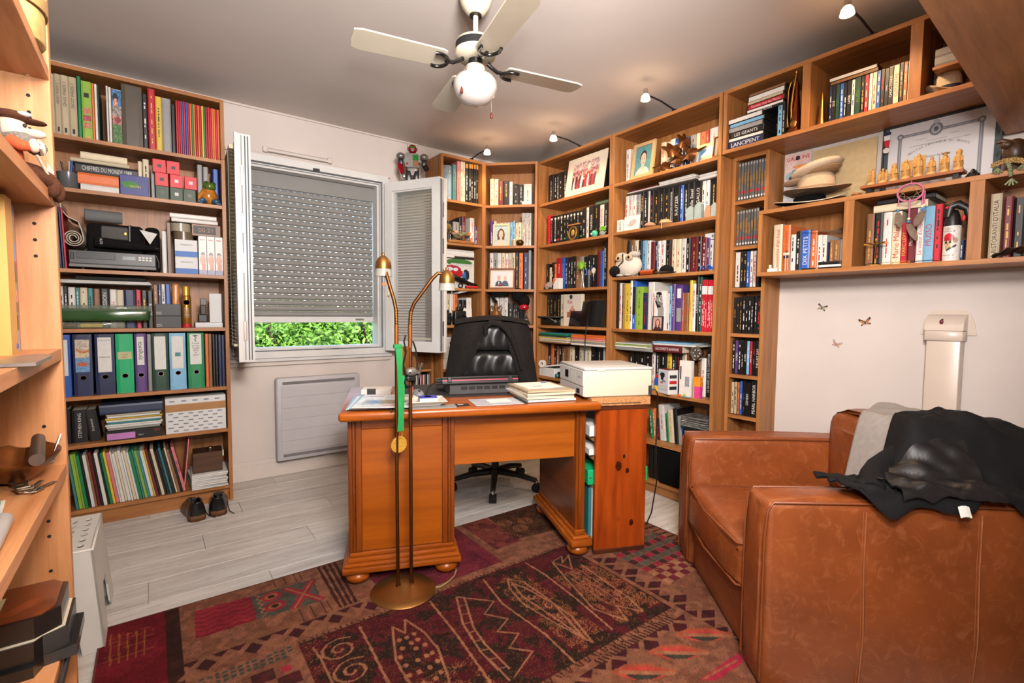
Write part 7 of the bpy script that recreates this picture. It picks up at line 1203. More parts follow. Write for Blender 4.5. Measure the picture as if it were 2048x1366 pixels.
for dx, dy, z0, z1 in ((-.045, -.012, 2.185, 2.085), (.05, .01, 2.15, 2.03)): ch = obj('pull_chain', MB().tube([(dx*.9, dy*.9, z0), (dx*1.5, dy*1.5, z0-.03), (dx*1.75, dy*1.75, z1)] if dy < 0 else [(dx, dy, z0), (dx*1.7, dy, z0-.02), (dx*1.8, dy, z1)], .0012, 5), chrome, t); obj('pull_knob', MB().lathe([(0, -.028), (.006, -.024), (.0065, -.016), (.003, 0), (0, 0)], 12, 0, Matrix.Translation((dx*1.75 if dy < 0 else dx*1.8, dy*1.75 if dy < 0 else dy, z1))), wd_, ch, smooth=50)
# ---------------------------------------------------------------- picture lights on the cases
glow = mat('lit_glass', (255, 230, 190), .4, var=.02, emit=(255, 214, 160), es=7.0)
def spot(label, p0, p1):
    p0, p1 = Vector(p0), Vector(p1); t = T('picture_light', label, 'lamp', tuple(p0)); d = p1-p0
    obj('arm', MB().tube([(0, 0, .008), tuple(d*.5+Vector((0, 0, .012))), tuple(d)], .005, 8), black, t, smooth=50); obj('clamp', MB().rb(-.015, .015, -.015, .015, 0, .012, .003, 1), black, t)
    obj('lamp_cap', MB().lathe([(0, .03), (.012, .03), (.014, .02), (.014, 0), (0, 0)][::-1], 18, 0, Matrix.Translation(d+Vector((0, 0, -.002)))), chrome, t, smooth=40); obj('glass_shade', MB().lathe([(.013, 0), (.022, -.012), (.027, -.034), (.024, -.036), (0, -.03)], 22, 0, Matrix.Translation(d)), glow, t, smooth=50)
    l_ = light('halogen_bulb', 'SPOT', tuple(p1+Vector((0, 0, -.045))), 13, (1, .66, .36), .02, spot=150); l_.parent = t; l_.location = d+Vector((0, 0, -.045)); l_ = light('halogen_glow', 'POINT', tuple(p1), 1.1, (1, .7, .45), .03); l_.parent = t; l_.location = d+Vector((0, 0, -.045))
spot('lit picture light over the narrow case beside window', (2.09, 3.41, 2.37), (2.108, 3.205, 2.405))
spot('lit picture light over the gathering-photo case', (2.57, 2.655, 2.37), (2.313, 2.667, 2.405))
spot('lit picture light over the case behind printer', (2.57, 1.852, 2.37), (2.302, 1.859, 2.405))
spot('lit picture light over the upper wall shelf', (2.57, .845, 2.37), (2.306, .854, 2.405))
# ---------------------------------------------------------------- toy robot on the sash
t = T('toy_robot', 'silver, red and black toy robot standing on open sash', 'toy robot', (1.583, 3.413, 2.1185), math.radians(-25)); sil = mat('silver_plastic', (136, 131, 124), .3, .6, .1); redg = mat('red_chrome', (170, 20, 34), .15, .5, .05); rbk = mat('robot_black', (18, 18, 20), .3)
for sx in (-1, 1): obj('leg', MB().rb(sx*.028-.02, sx*.028+.02, -.02, .022, 0, .085, .006, 2), rbk, t, smooth=40); obj('leg_strip', MB().box(sx*.028-.002, sx*.028+.002, -.0215, -.018, .005, .04), sil, t)
obj('hips', MB().rb(-.04, .04, -.024, .024, .07, .105, .008, 2).prism([(-.02, .085), (.02, .085), (.008, .04), (-.008, .04)], -.027, -.02, 'XZ'), sil, t, smooth=40); obj('torso', MB().prism([(-.05, .1), (.05, .1), (.058, .14), (.056, .185), (.035, .2), (-.035, .2), (-.056, .185), (-.058, .14)], -.026, .03, 'XZ'), sil, t); obj('chest_screen', MB().rb(.002, .042, -.03, -.024, .15, .188, .004, 2), mat('green_screen', (20, 130, 30), .2, var=.3, scale=90), t); obj('chest_panel', MB().rb(.006, .04, -.03, -.024, .105, .148, .003, 1), mat('amber_panel', (150, 110, 60), .3), t); obj('chest_lamp', MB().ell((.048, -.026, .125), (.007, .005, .012)), redg, t, smooth=60); obj('side_vent', MB().rb(-.045, -.03, -.029, -.024, .115, .13, .002, 1), cov('M'), t)
for sx in (-1, 1): obj('shoulder', MB().ell((sx*.085, 0, .18), (.034, .032, .026), 14, 8), sil, t, smooth=60); obj('upper_arm', MB().rb(sx*.085-.018, sx*.085+.018, -.018, .018, .115, .175, .006, 2), rbk, t, smooth=40)
obj('forearm', MB().tube([(-.09, 0, .12), (-.085, -.012, .09), (-.07, -.02, .05)], [.02, .022, .014], 10), redg, t, smooth=60); obj('forearm', MB().tube([(.09, 0, .12), (.105, -.005, .09)], [.02, .02], 10), rbk, t, smooth=60); obj('hand', MB().rb(-.075, -.05, -.03, -.008, .02, .05, .005, 2), sil, t, smooth=40)
obj('neck', MB().cyl((0, 0, .195), (0, 0, .215), .014), rbk, t); obj('head', MB().ell((0, 0, .235), (.032, .03, .034), 18, 10), redg, t, smooth=60); obj('visor', MB().rb(-.02, .02, -.032, -.024, .236, .248, .003, 1), mat('green_visor', (60, 110, 20), .2), t); obj('face_mask', MB().prism([(-.014, .234), (.014, .234), (.008, .212), (-.008, .212)], -.032, -.02, 'XZ'), sil, t)
for sx in (-1, 1): obj('ear_pod', MB().ell((sx*.032, 0, .235), (.006, .01, .012)), sil, t, smooth=60)
obj('antenna', MB().cyl((-.034, 0, .24), (-.037, 0, .268), .0015), rbk, t)

# ================================================================ desk
DK = Fr(.577, 1.938, -21.5); DZ = .748
t = T('writing_desk', 'orange-brown wooden desk with moulded pedestal and ball feet', 'desk', (0, 0, 0), 0, DK)
DW, DD = 1.135, .70
prof = [(0, .006), (.003, .001), (.010, 0), (.028, 0), (.036, .003), (.040, .010), (.040, .03)]
obj('desk_top', MB().rb(0, DW, 0, DD, DZ-.038, DZ, .013, 4), deskX, t, smooth=50)
# left pedestal
pu0, pu1, pv0, pv1 = .03, .475, .075, .62
pn = obj('pedestal', MB().box(pu0+.03, pu1-.03, pv0+.012, pv1-.012, .14, DZ-.038), deskX, t)
obj('top_rail', MB().rb(pu0+.055, pu1-.055, pv0+.002, pv0+.014, DZ-.085, DZ-.039, .002, 1), deskX, pn); obj('front_board', MB().rb(pu0+.055, pu1-.055, pv0+.006, pv0+.0135, .142, DZ-.087, .0015, 1), wood('desk_panel', (140, 66, 8), (166, 84, 16), 'X', .28, .5), pn)
for x0 in (pu0, pu1-.055):
    for q, (a, b_, d_) in enumerate(((0, .018, .004), (.018, .03, 0), (.03, .055, .003))):
        if x0 > .2: a, b_ = .055-b_, .055-a
        obj('stile', MB().rb(x0+a+.0005, x0+b_-.0005, pv0+d_, pv0+.03, .14, DZ-.039, .002, 1), deskZ, pn)
    obj('side_board', MB().rb(x0+.004 if x0 < .2 else x0+.035, x0+.02 if x0 < .2 else x0+.051, pv0+.03, pv1, .14, DZ-.039, .001, 1), deskY, pn)
def plinth(par, u0, u1, v0, v1):
    for z0, z1, e in ((.058, .082, .032), (.082, .098, .024), (.098, .118, .012), (.118, .138, .002)): obj('plinth_moulding', MB().rb(u0-e, u1+e, v0-e, v1+e, z0, z1, .006, 2), deskX, par, smooth=40)
pl_ = obj('plinth', MB().box(u0 if False else pu0+.01, pu1-.01, pv0+.01, pv1-.01, .06, .139), deskX, t); plinth(pl_, pu0+.006, pu1-.006, pv0+.006, pv1-.006)
rl = obj('end_panel', MB().rb(1.045, 1.092, pv0+.03, pv1, .13, DZ-.039, .002, 1), deskY, t)
for q, (a, b_, d_) in enumerate(((0, .014, .003), (.014, .03, 0), (.03, .047, .004))): obj('stile', MB().rb(1.045+a, 1.045+b_-.0005, pv0+d_, pv0+.03, .13, DZ-.039, .002, 1), deskZ, rl)
pr_ = obj('plinth', MB().box(1.048, 1.09, pv0+.01, pv1-.01, .06, .131), deskX, t)
for z0, z1, e in ((.058, .09, .030), (.09, .104, .018), (.104, .13, .004)): obj('plinth_moulding', MB().rb(1.045-e, 1.092+e, pv0-e, pv1+e, z0, z1, .008, 2), deskX, pr_, smooth=40)
fp = [(0, 0), (.03, 0), (.046, .010), (.052, .026), (.046, .040), (.03, .048), (.026, .060), (0, .060)]
fo_ = None
for (u_, v_) in ((.065, .1), (.44, .1), (.065, .58), (.44, .58), (1.068, .1), (1.068, .58)): obj('ball_foot', MB().lathe(fp, 26, 0, Matrix.Translation((u_, v_, GZ))), deskX, t, smooth=50)
obj('modesty_board', MB().rb(pu1-.004, 1.046, .105, .122, .475, DZ-.039, .001, 1), wood('desk_board', (146, 70, 12), (170, 88, 20), 'X', .3, .6), t)
DT = DZ+.0006
T1('desk_mat', 'dark grey writing mat across the middle of the desk', 'desk mat', MB().rb(0, .62, 0, .42, 0, .003, .001, 1), mat('dark_mat', (44, 40, 40), .7), (.27, .275, DT), 0, DK)
# papers and small things on the desk
mgc = Cv(40, 30, (222, 222, 226)); mgc.rect(.1, .45, .95, .85, (170, 180, 180)); mgc.ell(.6, .62, .3, .15, (150, 130, 90)); mgc.ell(.3, .62, .15, .12, (120, 150, 190)); mgc.rect(.5, .86, .8, .93, (190, 80, 70)); mgc.rect(.05, .1, .4, .2, (190, 180, 200)); mgc.noise(.08, 2, 3)
mgs = [(.0, 'A', 'pale blue folder'), (.0045, 'W', 'white brochure'), (.0095, 'A', 'pale blue brochure'), (.0135, 'W', 'picture brochure')]
for i, (z, k_, n_) in enumerate(mgs):
    o = T1('brochure', n_+', '+('bottom', 'second', 'third', 'top')[i]+' of the stack at left desk corner', 'brochure', MB().rb(0, .235, 0, .31, 0, .004, .001, 1), cov(k_), (.025+.008*i, .022+.012*(3-i), DT+z), -.05-.03*i, DK, group='brochures on desk corner')
    if i == 3: q_ = bpy.data.objects.new('cover_picture', print_mesh('cover_picture', mgc, .22, .28, photo, flat=True)); C.objects.link(q_); q_.parent = o; q_.location = (.007, .01, .0046)
t = T('note_block', 'block of white notes held by a black clip on desk', 'notes', (.07, .43, DT), -.1, DK); obj('note_pages', MB().rb(0, .14, 0, .1, 0, .025, .002, 1), paper, t); obj('binder_clip', MB().prism([(.0, .0), (.012, .0), (.008, .03), (.004, .03)], .03, .07, 'YZ', 0, Matrix.Translation((0, -.012, 0))), black, t); obj('clip_handle', MB().tube([(.035, -.006, .024), (.05, -.03, .027), (.065, -.006, .024)], .0015, 5), chrome, t)
t = T('paper_tray', 'shallow cream tray holding a booklet and blue box', 'tray', (.235, .03, DT), .05, DK); trm = mat('tray_card', (226, 214, 194), .6, var=.04)
def tray(u, v): return ((u-.5)*(.16+.07*1), (v-.5)*.12, 0)
obj('tray_base', MB().box(.03, .17, .03, .11, 0, .004), trm, t)
obj('tray_rim', MB().add([(.03, .03, .002), (.17, .03, .002), (.17, .11, .002), (.03, .11, .002), (0, 0, .024), (.205, 0, .024), (.205, .145, .024), (0, .145, .024), (.002, .002, .026), (.203, .002, .026), (.203, .143, .026), (.002, .143, .026), (.032, .032, .005), (.168, .032, .005), (.168, .108, .005), (.032, .108, .005)], [(0, 1, 5, 4), (1, 2, 6, 5), (2, 3, 7, 6), (3, 0, 4, 7), (8, 9, 13, 12), (9, 10, 14, 13), (10, 11, 15, 14), (11, 8, 12, 15), (4, 5, 9, 8), (5, 6, 10, 9), (6, 7, 11, 10), (7, 4, 8, 11)]), trm, t)
T1('booklet', 'small printed booklet lying in the cream tray', 'booklet', MB().rb(0, .13, 0, .09, 0, .012, .001, 1), mat('booklet_print', (226, 216, 214), .5, var=.25, scale=45), (.28, .055, DT+.0055), .05, DK)
t = T('blue_card_box', 'deep blue card box lying on booklet in tray', 'box', (.325, .075, DT+.0182), .08, DK); obj('box_body', MB().rb(0, .075, 0, .055, 0, .016, .001, 1), paper, t); obj('blue_top', MB().box(-.001, .076, -.001, .056, .016, .019), mat('royal_blue', (46, 50, 170), .4), t); obj('white_emblem', MB().lathe([(0, 0), (.016, 0)], 20, 0, Matrix.Translation((.038, .028, .0195))), mat('pale_blue_print', (150, 160, 220), .5), t)
T1('paper_slips', 'grey paper slips under the cream tray on desk', 'paper', MB().box(0, .26, 0, .07, 0, .003), cov('S'), (.215, .018, DT), 0, DK)
t = T('black_card', 'small black printed card on the desk front', 'card', (.475, .045, DT), .05, DK); obj('card_stock', MB().rb(0, .062, 0, .045, 0, .003, .001, 1), blackm, t); obj('print_line', MB().box(.012, .04, .026, .029, .003, .0034), wprint, t); obj('print_line', MB().box(.012, .034, .018, .021, .003, .0034), wprint, t)
t = T('plastic_wallet', 'clear plastic wallet with a white note on desk', 'wallet', (.56, .03, DT), .06, DK); obj('wallet_sleeve', MB().rb(0, .22, 0, .16, 0, .0022, .0006, 1), mat('cloudy_film', (206, 206, 214), .2, var=.12, scale=18), t); obj('dark_edge', MB().box(.222, .236, -.004, .164, 0, .003), dgrey, t); obj('white_note', MB().box(.075, .18, .05, .13, .0024, .0032), paper, t)
t = T('screwdriver', 'small screwdriver with coral handle standing in tray', 'screwdriver', (.295, .125, DT+.030), 0, DK); obj('handle', MB().cyl((.0, 0, .028), (-.004, .0, .07), .007, .006), cov('I'), t, smooth=40); obj('shaft', MB().cyl((.002, 0, 0), (0, 0, .03), .0015), chrome, t)
T1('ballpoint_pen', 'black pen lying over the front edge of desk', 'pen', MB().cyl((0, 0, .005), (.004, .11, .005), .0045), black, (.205, -.015, DT), -.05, DK, smooth=40)
t = T('computer_mouse', 'grey and black computer mouse on the desk mat', 'mouse', (.33, .30, DT+.0035), .2, DK); obj('mouse_shell', MB().ell((0, 0, .012), (.03, .05, .024), 18, 10), mat('mouse_grey', (130, 130, 132), .35), t, smooth=60); obj('mouse_base', MB().rb(-.027, .027, -.045, .045, 0, .01, .004, 2), black, t); obj('wheel', MB().cyl((-.004, -.03, .032), (.004, -.03, .032), .006), black, t)
# stack of envelopes
z = DT
ST = [('W', 'magazine'), ('C', 'envelope'), ('W', 'envelope'), ('C', 'envelope'), ('F', 'envelope'), ('W', 'letter')]
for i, (k_, n_) in enumerate(ST):
    th = .0085 if i < 5 else .002
    o = T1('mail_item', '%s %s, %s up in the mail stack before printer' % (CNAME[k_], n_, ordn(i+1)), 'mail', MB().surf(lambda u, v, i=i: (.235*u, .27*v, .003*math.sin(3*u+i)*math.sin(2*v+i)+.003), 8, 8, thick=(0, 0, th)) if i < 5 else MB().box(.03, .21, .05, .24, .004, .006), paper if k_ == 'W' else cov(k_), (.80-.004*(i % 2), .05+.004*(i % 3), z), .10+.03*((i % 3)-1), DK, group='stacked mail on desk', smooth=40); z += th+.0014
    if i == 5: obj('stamp', MB().box(.17, .20, .2, .225, .006, .0066), cov('B'), o); obj('address_line', MB().box(.08, .13, .11, .115, .006, .0066), mat('grey_print', (150, 145, 140), .6), o); obj('address_line', MB().box(.08, .12, .1, .105, .006, .0066), mat('grey_print', (150, 145, 140), .6), o)
# laptop on a cooling stand, seen from behind
t = T('cooling_stand', 'dark grey laptop cooling stand with vents facing the viewer', 'stand', (.455, .315, DT+.0035), .02, DK); cst = mat('stand_plastic', (66, 64, 64), .45, var=.06)
obj('stand_body', MB().prism([(0, 0), (.24, 0), (.24, .012), (.012, .05), (0, .044)], .03, .37, 'YZ'), cst, t)
for q in range(6): obj('vent_slot', MB().rb(.085+q*.038, .115+q*.038, -.0015, .002, .024, .04, .001, 1), black, t)
obj('front_lip', MB().rb(.025, .375, -.006, .004, .002, .016, .003, 1), cst, t)
lp = T('laptop', 'black laptop with pink edge line on the cooling stand', 'laptop', (.445, .31, DT+.0565), .02, DK); lp.rotation_euler = (-.155, 0, DK.r+.02)
obj('laptop_base', MB().rb(0, .385, 0, .25, 0, .026, .004, 2), black, lp); obj('lid', MB().rb(0, .385, .004, .25, .0265, .036, .003, 2), mat('laptop_lid', (30, 28, 28), .3), lp); obj('pink_line', MB().box(.045, .33, -.0012, .002, .016, .0205), mat('pink_edge', (206, 60, 84), .4), lp); obj('pink_line', MB().box(.003, .028, -.0012, .002, .016, .0205), mat('pink_edge', (206, 60, 84), .4), lp); obj('pink_line', MB().box(.352, .382, -.0012, .002, .016, .0205), mat('pink_edge', (206, 60, 84), .4), lp)
for x in (.028, .332): obj('hinge', MB().rb(x, x+.02, -.006, .01, .008, .036, .003, 2), black, lp)
obj('power_cable', MB().tube([(.0, .02, .012), (-.03, .01, .014), (-.06, 0, -.01), (-.08, -.01, -.045), (-.05, -.03, -.052), (-.085, -.05, -.056)], .0028, 6), black, lp, smooth=50)

# ================================================================ pine shelf with the printer
PN = Fr(1.652, 1.575, -23.0)
t = T('pine_shelf', 'small red-stained pine shelf unit with knots beside desk', 'shelf unit', (0, 0, 0), 0, PN); PWd, PDp = .262, .50
obj('end_board', MB().rb(0, PWd, 0, .022, .03, .70, .002, 1), redpine, t); obj('end_board', MB().rb(0, PWd, PDp-.022, PDp, .03, .70, .002, 1), redpine, t); obj('top_board', MB().rb(-.003, PWd+.003, -.003, PDp+.003, .70, .722, .002, 1), wood('dark_pine', (60, 26, 10), (88, 40, 16), 'X'), t)
for z in (.075, .335, .47, .56): obj('shelf_board', MB().rb(.004, PWd-.004, .022, PDp-.022, z-.016, z, .001, 1), wood('pale_pine', (190, 150, 100), (214, 176, 124), 'Y'), t)
obj('foot_strip', MB().rb(0, PWd, .0, .022, GZ+.0005, .0298, .002, 1), wood('dark_pine', (60, 26, 10), (88, 40, 16), 'X'), t); obj('foot_strip', MB().rb(0, PWd, PDp-.022, PDp, GZ+.0005, .0298, .002, 1), wood('dark_pine', (60, 26, 10), (88, 40, 16), 'X'), t)
for x, z, r_ in ((.118, .43, .019), (.163, .405, .011), (.145, .475, .008), (.19, .15, .013)): obj('knot', MB().lathe([(0, 0), (r_, 0)], 18, 0, Matrix.Translation((x, -.0006, z)) @ Matrix.Rotation(PI/2, 4, 'X') @ Matrix.Diagonal((.85, 1.25, 1, 1))), mat('pine_knot', (92, 34, 10), .3, var=.4, scale=60), t)
for i, (u, w_, h_, k_, n_) in enumerate(((-.010, .014, .235, 'E', 'teal folder jutting left'), (.006, .010, .24, 'W', 'white folder with orange tab'), (.02, .02, .23, 'B', 'blue folder'), (.255, .016, .245, 'E', 'mint folder jutting right'))): T1('document_folder', n_+' on the low shelf of pine unit', 'folder', MB().rb(0, w_, 0, .3, 0, h_, .002, 1), mat('mint_card', (84, 190, 160), .5) if 'mint' in n_ else cov(k_), (u, .05, .0755), 0, PN)
for i, (u, n_) in enumerate(((-.024, 'left'), (.19, 'right'))):
    o = T('ring_file', 'bright green ring file jutting out at the %s of pine unit' % n_, 'binder', (u, .03, .336), 0, PN); obj('cover', MB().rb(0, .098, 0, .28, 0, .072, .004, 2), bgreen, o); obj('rivet', MB().ell((.012 if i == 0 else .086, -.001, .036), (.004, .002, .004)), chrome, o)
for i, (z, h_) in enumerate(((.471, .028), (.561, .05))): T1('paper_bundle', ('lower', 'upper')[i]+' bundle of loose white papers in pine unit', 'paper', MB().surf(lambda u, v, h_=h_: (-.02+.27*u, .03+.38*v, .004+.010*math.sin(7*u+3*v)*math.sin(4*v)+.006), 12, 8, thick=(0, 0, h_)), paper, (0, 0, z), 0, PN, smooth=40)
T1('teal_box', 'small turquoise box at upper right of pine unit', 'box', MB().rb(0, .05, 0, .12, 0, .05, .002, 1), mat('turquoise_card', (60, 170, 190), .5), (.225, .04, .629), 0, PN)
t = T('chipboard_plank', 'thick chipboard plank under the printer', 'plank', (-.03, -.012, .7225), 0, PN); chip = mat('chipboard', (186, 128, 76), .85, var=.35, scale=90); obj('plank_core', MB().rb(0, .3, 0, .48, 0, .038, .001, 1), chip, t); obj('edge_print', MB().box(.05, .25, -.0006, .0004, .008, .013), mat('stamp_ink', (100, 64, 40), .7, var=.5, scale=200), t)
t = T('inkjet_printer', 'white inkjet printer with small screen on the plank', 'printer', (-.06, .005, .761), 0, PN); prm = mat('printer_white', (214, 202, 178), .35, var=.01); prf = mat('printer_face', (208, 202, 197), .3, var=.01)
PL_, PD_, PH_ = .345, .335, .138
obj('printer_body', MB().rb(0, PL_, 0, PD_, 0, PH_-.012, .008, 3), prm, t, smooth=40); obj('scanner_lid', MB().rb(-.001, PL_+.001, -.001, PD_+.001, PH_-.0115, PH_, .004, 2), prf, t, smooth=40); obj('lid_grip', MB().rb(.06, .1, -.003, .002, PH_-.016, PH_-.011, .001, 1), prf, t)
fc = obj('front_face', MB().rb(-.006, .004, .004, PD_-.004, .05, PH_-.013, .003, 2), prf, t); obj('lower_face', MB().rb(-.004, .004, .004, PD_-.004, .004, .0485, .003, 2), prf, t)
obj('screen', MB().rb(-.0075, -.004, .2, .245, .07, .108, .001, 1), scr, fc)
for i in range(3):
    for j in range(4): obj('button', MB().ell((-.0065, .10+i*.026, .068+j*.012), (.001, .003, .003)), mat('button_grey', (190, 186, 182), .5), fc)
text('EPSON', mat('grey_ink', (90, 90, 96), .6), fc, .009, .04, (-.0066, .05, .09), (PI/2, 0, -PI/2)); obj('card_slot', MB().box(-.0048, -.003, .05, .09, .012, .034), blackm, t); obj('rear_notch', MB().rb(PL_-.02, PL_+.0006, -.0006, .03, .004, .05, .002, 1), dgrey, t)
obj('power_cable', MB().tube([(PL_-.01, .01, .028), (PL_+.015, -.004, .03), (PL_+.028, -.004, .01), (PL_+.03, -.002, -.1), (PL_+.026, -.004, -.3), (PL_+.036, -.004, -.42), (PL_+.02, .01, -.58), (PL_-.0, .02, -.64)], .0032, 7), black, t, smooth=50)
# ================================================================ floor lamp
t = T('floor_lamp', 'antique brass floor lamp with two swan-neck arms', 'lamp', (.797, 1.818, GZ))
obj('lamp_base', MB().lathe([(0, .034), (.02, .033), (.06, .026), (.10, .014), (.128, .006), (.132, .002), (.130, 0), (0, 0)][::-1], 44), mat('satin_brass', (150, 108, 58), .38, .9, .08), t, smooth=40)
A_ = Vector((-.0235, -.002, 0)); B_ = Vector((.0305, -.01, 0)); zb = .03
obj('pole', MB().tube([A_+Vector((0, 0, zb)), A_+Vector((-.003, 0, .5)), A_+Vector((-.002, 0, 1.02))], .0068, 12), brassd, t, smooth=50); obj('pole', MB().tube([B_+Vector((0, 0, zb)), B_+Vector((0, 0, .5)), B_+Vector((-.002, 0, 1.02))], .0068, 12), brassd, t, smooth=50)
for p in (A_, B_): obj('pole_collar', MB().cyl(p+Vector((0, 0, zb-.004)), p+Vector((0, 0, zb+.008)), .011), brassd, t)
obj('joining_plate', MB().rb(-.028, .034, -.013, -.003, .875, 1.005, .003, 2), mat('bronze_plate', (150, 92, 44), .4, .7, .1), t, smooth=40)
def arm(pts, head, tilt, nm):
    obj('arm_sleeve', MB().tube([pts[0], pts[1]], .0085, 12), mat('bronze_plate', (150, 92, 44), .4, .7, .1), t, smooth=50)
    obj('swan_neck', MB().tube(pts[1:], .0072, 12), brassd, t, smooth=50)
    b = MB()
    for q in range(7): f_ = q/6; p = Vector(pts[1]).lerp(Vector(pts[2]), f_); b.tube([p+Vector((0, 0, -.0015)), p+Vector((0, 0, .0015))], .0088, 12)
    obj('neck_ring', b, brass, t, kind='stuff')
    h_ = obj('lamp_head', MB().lathe([(.031, -.028), (.032, -.016), (.029, .002), (.02, .018), (.010, .025), (.006, .027), (.007, .033), (.004, .038), (0, .039)], 26, 0, Matrix.Translation(head)), mat('satin_brass', (150, 108, 58), .38, .9, .08), t, smooth=60)
    obj('glass_cuff', MB().lathe([(.031, -.024), (.034, -.055), (.032, -.055), (.029, -.024)], 26, 0, Matrix.Translation(head), close=False), mat('frosted_glass', (190, 186, 174), .4, var=.06, alpha=.5), h_, smooth=60)
    sx = -.012 if nm == 'l' else .0
    obj('pull_cord', MB().tube([Vector(head)+Vector((.01, -.02, -.03)), Vector(head)+Vector((.012, -.022, -.13))], .001, 5).ell(tuple(Vector(head)+Vector((.012, -.022, -.133))), (.0035, .0035, .0045)), brass, h_)
arm([(-.0255, -.002, 1.0), (-.0255, -.002, 1.09), (-.026, .0, 1.15), (-.032, .006, 1.19), (-.05, .03, 1.28), (-.0525, .05, 1.335)], (-.052, .062, 1.337), 0, 'l')
arm([(.0285, -.01, 1.0), (.0285, -.01, 1.09), (.031, -.012, 1.14), (.042, -.02, 1.175), (.105, -.055, 1.275), (.125, -.064, 1.297), (.143, -.07, 1.295)], (.158, -.078, 1.283), 0, 'r')
obj('red_tag', MB().rb(-.07, -.052, .03, .033, 1.245, 1.254, .001, 1), cov('O'), t)
# medal on a green ribbon
t = T('ribbon_medallion', 'gold medallion on a long green ribbon hung over lamp', 'medal', (.773, 1.806, 0)); grb2 = mat('green_ribbon', (30, 140, 70), .55, var=.08, scale=50)
obj('ribbon', MB().surf(lambda u, v: (-.018+.03*v+.012*math.sin(u*2.5)*(1-v), -.014-.003*math.sin(u*9), 1.02-.34*u), 26, 4, thick=(0, .0012, 0)).surf(lambda u, v: (.0+.024*v-.004*u, -.010-.002*math.sin(u*6), .90-.22*u), 20, 4, thick=(0, .0012, 0)), grb2, t, smooth=60)
obj('ribbon_knot', MB().rb(-.02, .012, -.016, .004, 1.008, 1.024, .003, 2), grb2, t); obj('link', MB().tube([(.006+.005*math.cos(a), -.012, .668+.012*math.sin(a)) for a in [q*PI/6 for q in range(12)]], .001, 5, closed=True), gold, t)
pts = [((.033+.0022*math.cos(24*a))*math.cos(a), (.033+.0022*math.cos(24*a))*math.sin(a)) for a in [q*PI/48 for q in range(96)]]; obj('medal_disc', MB().prism(pts, -.002, .002, 'XY', 0, Matrix.Translation((.006, .008, .622)) @ Matrix.Rotation(PI/2, 4, 'X') @ Matrix.Rotation(.0, 4, 'Y')), mat('bright_gold', (232, 178, 72), .4, .5, .15, scale=120), t); obj('medal_rim', MB().tube([(.006+.026*math.cos(a), .0055, .622+.026*math.sin(a)) for a in [q*PI/16 for q in range(32)]], .0012, 6, closed=True), gold, t)
t = T('webcam', 'silver webcam with coiled black cable hung on lamp', 'webcam', (.822, 1.791, .905)); obj('cam_shell', MB().ell((0, 0, .008), (.026, .018, .018), 18, 10), sil, t, smooth=60); obj('lens_dot', MB().ell((-.012, -.0165, .008), (.004, .003, .004)), black, t); obj('clip_wing', MB().rb(.012, .034, -.012, -.004, .0, .006, .002, 1), sil, t); obj('base_clip', MB().rb(-.02, .02, -.008, .014, -.03, -.008, .006, 2), black, t)
b = MB()
for q in range(4): b.tube([(-.006+.022*math.cos(a+q), -.002+.008*q, -.03+.02*math.sin(a+q)-.003*q) for a in [i*PI/8 for i in range(16)]], .003, 6, closed=True)
obj('coiled_cable', b, black, t, kind='stuff'); obj('cable', MB().tube([(-.02, .0, -.02), (-.034, -.004, .04), (-.024, -.006, .09), (-.034, -.01, .13), (-.026, -.008, .155)], .0034, 7).tube([(.02, .0, -.01), (.03, .004, .05), (.022, .006, .1), (.01, .004, .13)], .0034, 7), black, t, smooth=50); obj('second_clip', MB().tube([(.034, .0, -.02), (.04, 0, .02), (.05, 0, .04)], .006, 7), dgrey, t, smooth=50)
T1('lamp_cord', 'beige lamp cord trailing from lamp base under desk', 'cord', MB().tube([(.91, 1.755, .014), (.935, 1.75, .014), (.98, 1.765, .014), (1.02, 1.79, .014), (1.05, 1.825, .014), (1.05, 1.87, .014), (1.02, 1.9, .014)], .0038, 7), mat('beige_cord', (150, 128, 84), .5), smooth=50)
# ================================================================ office chair with a jacket over it
CH = Fr(1.80, 2.62, -27)
t = T('office_chair', 'black leather office chair behind the desk', 'office chair', (0, 0, 0), 0, CH); lea = mat('black_leather', (36, 35, 35), .32, var=.2, scale=30, bump=.15, bscale=160)
for k in range(5):
    a = math.radians(-100+72*k); c_, s_ = math.cos(a), math.sin(a)
    obj('base_leg', MB().tube([(.03*c_, .03*s_, .105), (.16*c_, .16*s_, .098), (.285*c_, .285*s_, .072)], [.024, .02, .015], 10), black, t, smooth=50); ca = obj('castor', MB().cyl((.285*c_-.022*s_, .285*s_+.022*c_, .028), (.285*c_+.022*s_, .285*s_-.022*c_, .028), .028, None, 18), blackm, t, smooth=40); obj('castor_stem', MB().cyl((.285*c_, .285*s_, .045), (.285*c_, .285*s_, .075), .010), chrome, ca)
obj('gas_column', MB().cyl((0, 0, .09), (0, 0, .40), .025), black, t, smooth=40); obj('seat_plate', MB().rb(-.12, .12, -.12, .12, .40, .425, .004, 1), black, t)
obj('seat_cushion', MB().rb(-.25, .25, -.25, .23, .425, .52, .04, 4), lea, t, smooth=60)
for sx in (-1, 1): obj('armrest', MB().tube([(sx*.25, .12, .45), (sx*.29, .12, .56), (sx*.285, .05, .66), (sx*.28, -.16, .66)], [.016, .016, .022, .022], 9), black, t, smooth=50)
obj('back_frame', MB().rb(-.24, .24, .225, .262, .46, 1.07, .05, 4), black, t, smooth=60)
def puff(z0, z1, wt, wb, dep):
    def f(u, v):
        x = (u-.5)*2; w_ = wb+(wt-wb)*v; e = (1-x**6)*(1-(2*v-1)**6); fold = .010*math.sin(x*11+1.2*math.sin(v*4))*(1-v*.6)*(abs(2*v-1) < .97)
        return (x*w_, .222-dep*max(e, 0)**.5-fold*max(e, 0), z0+(z1-z0)*v)
    return f
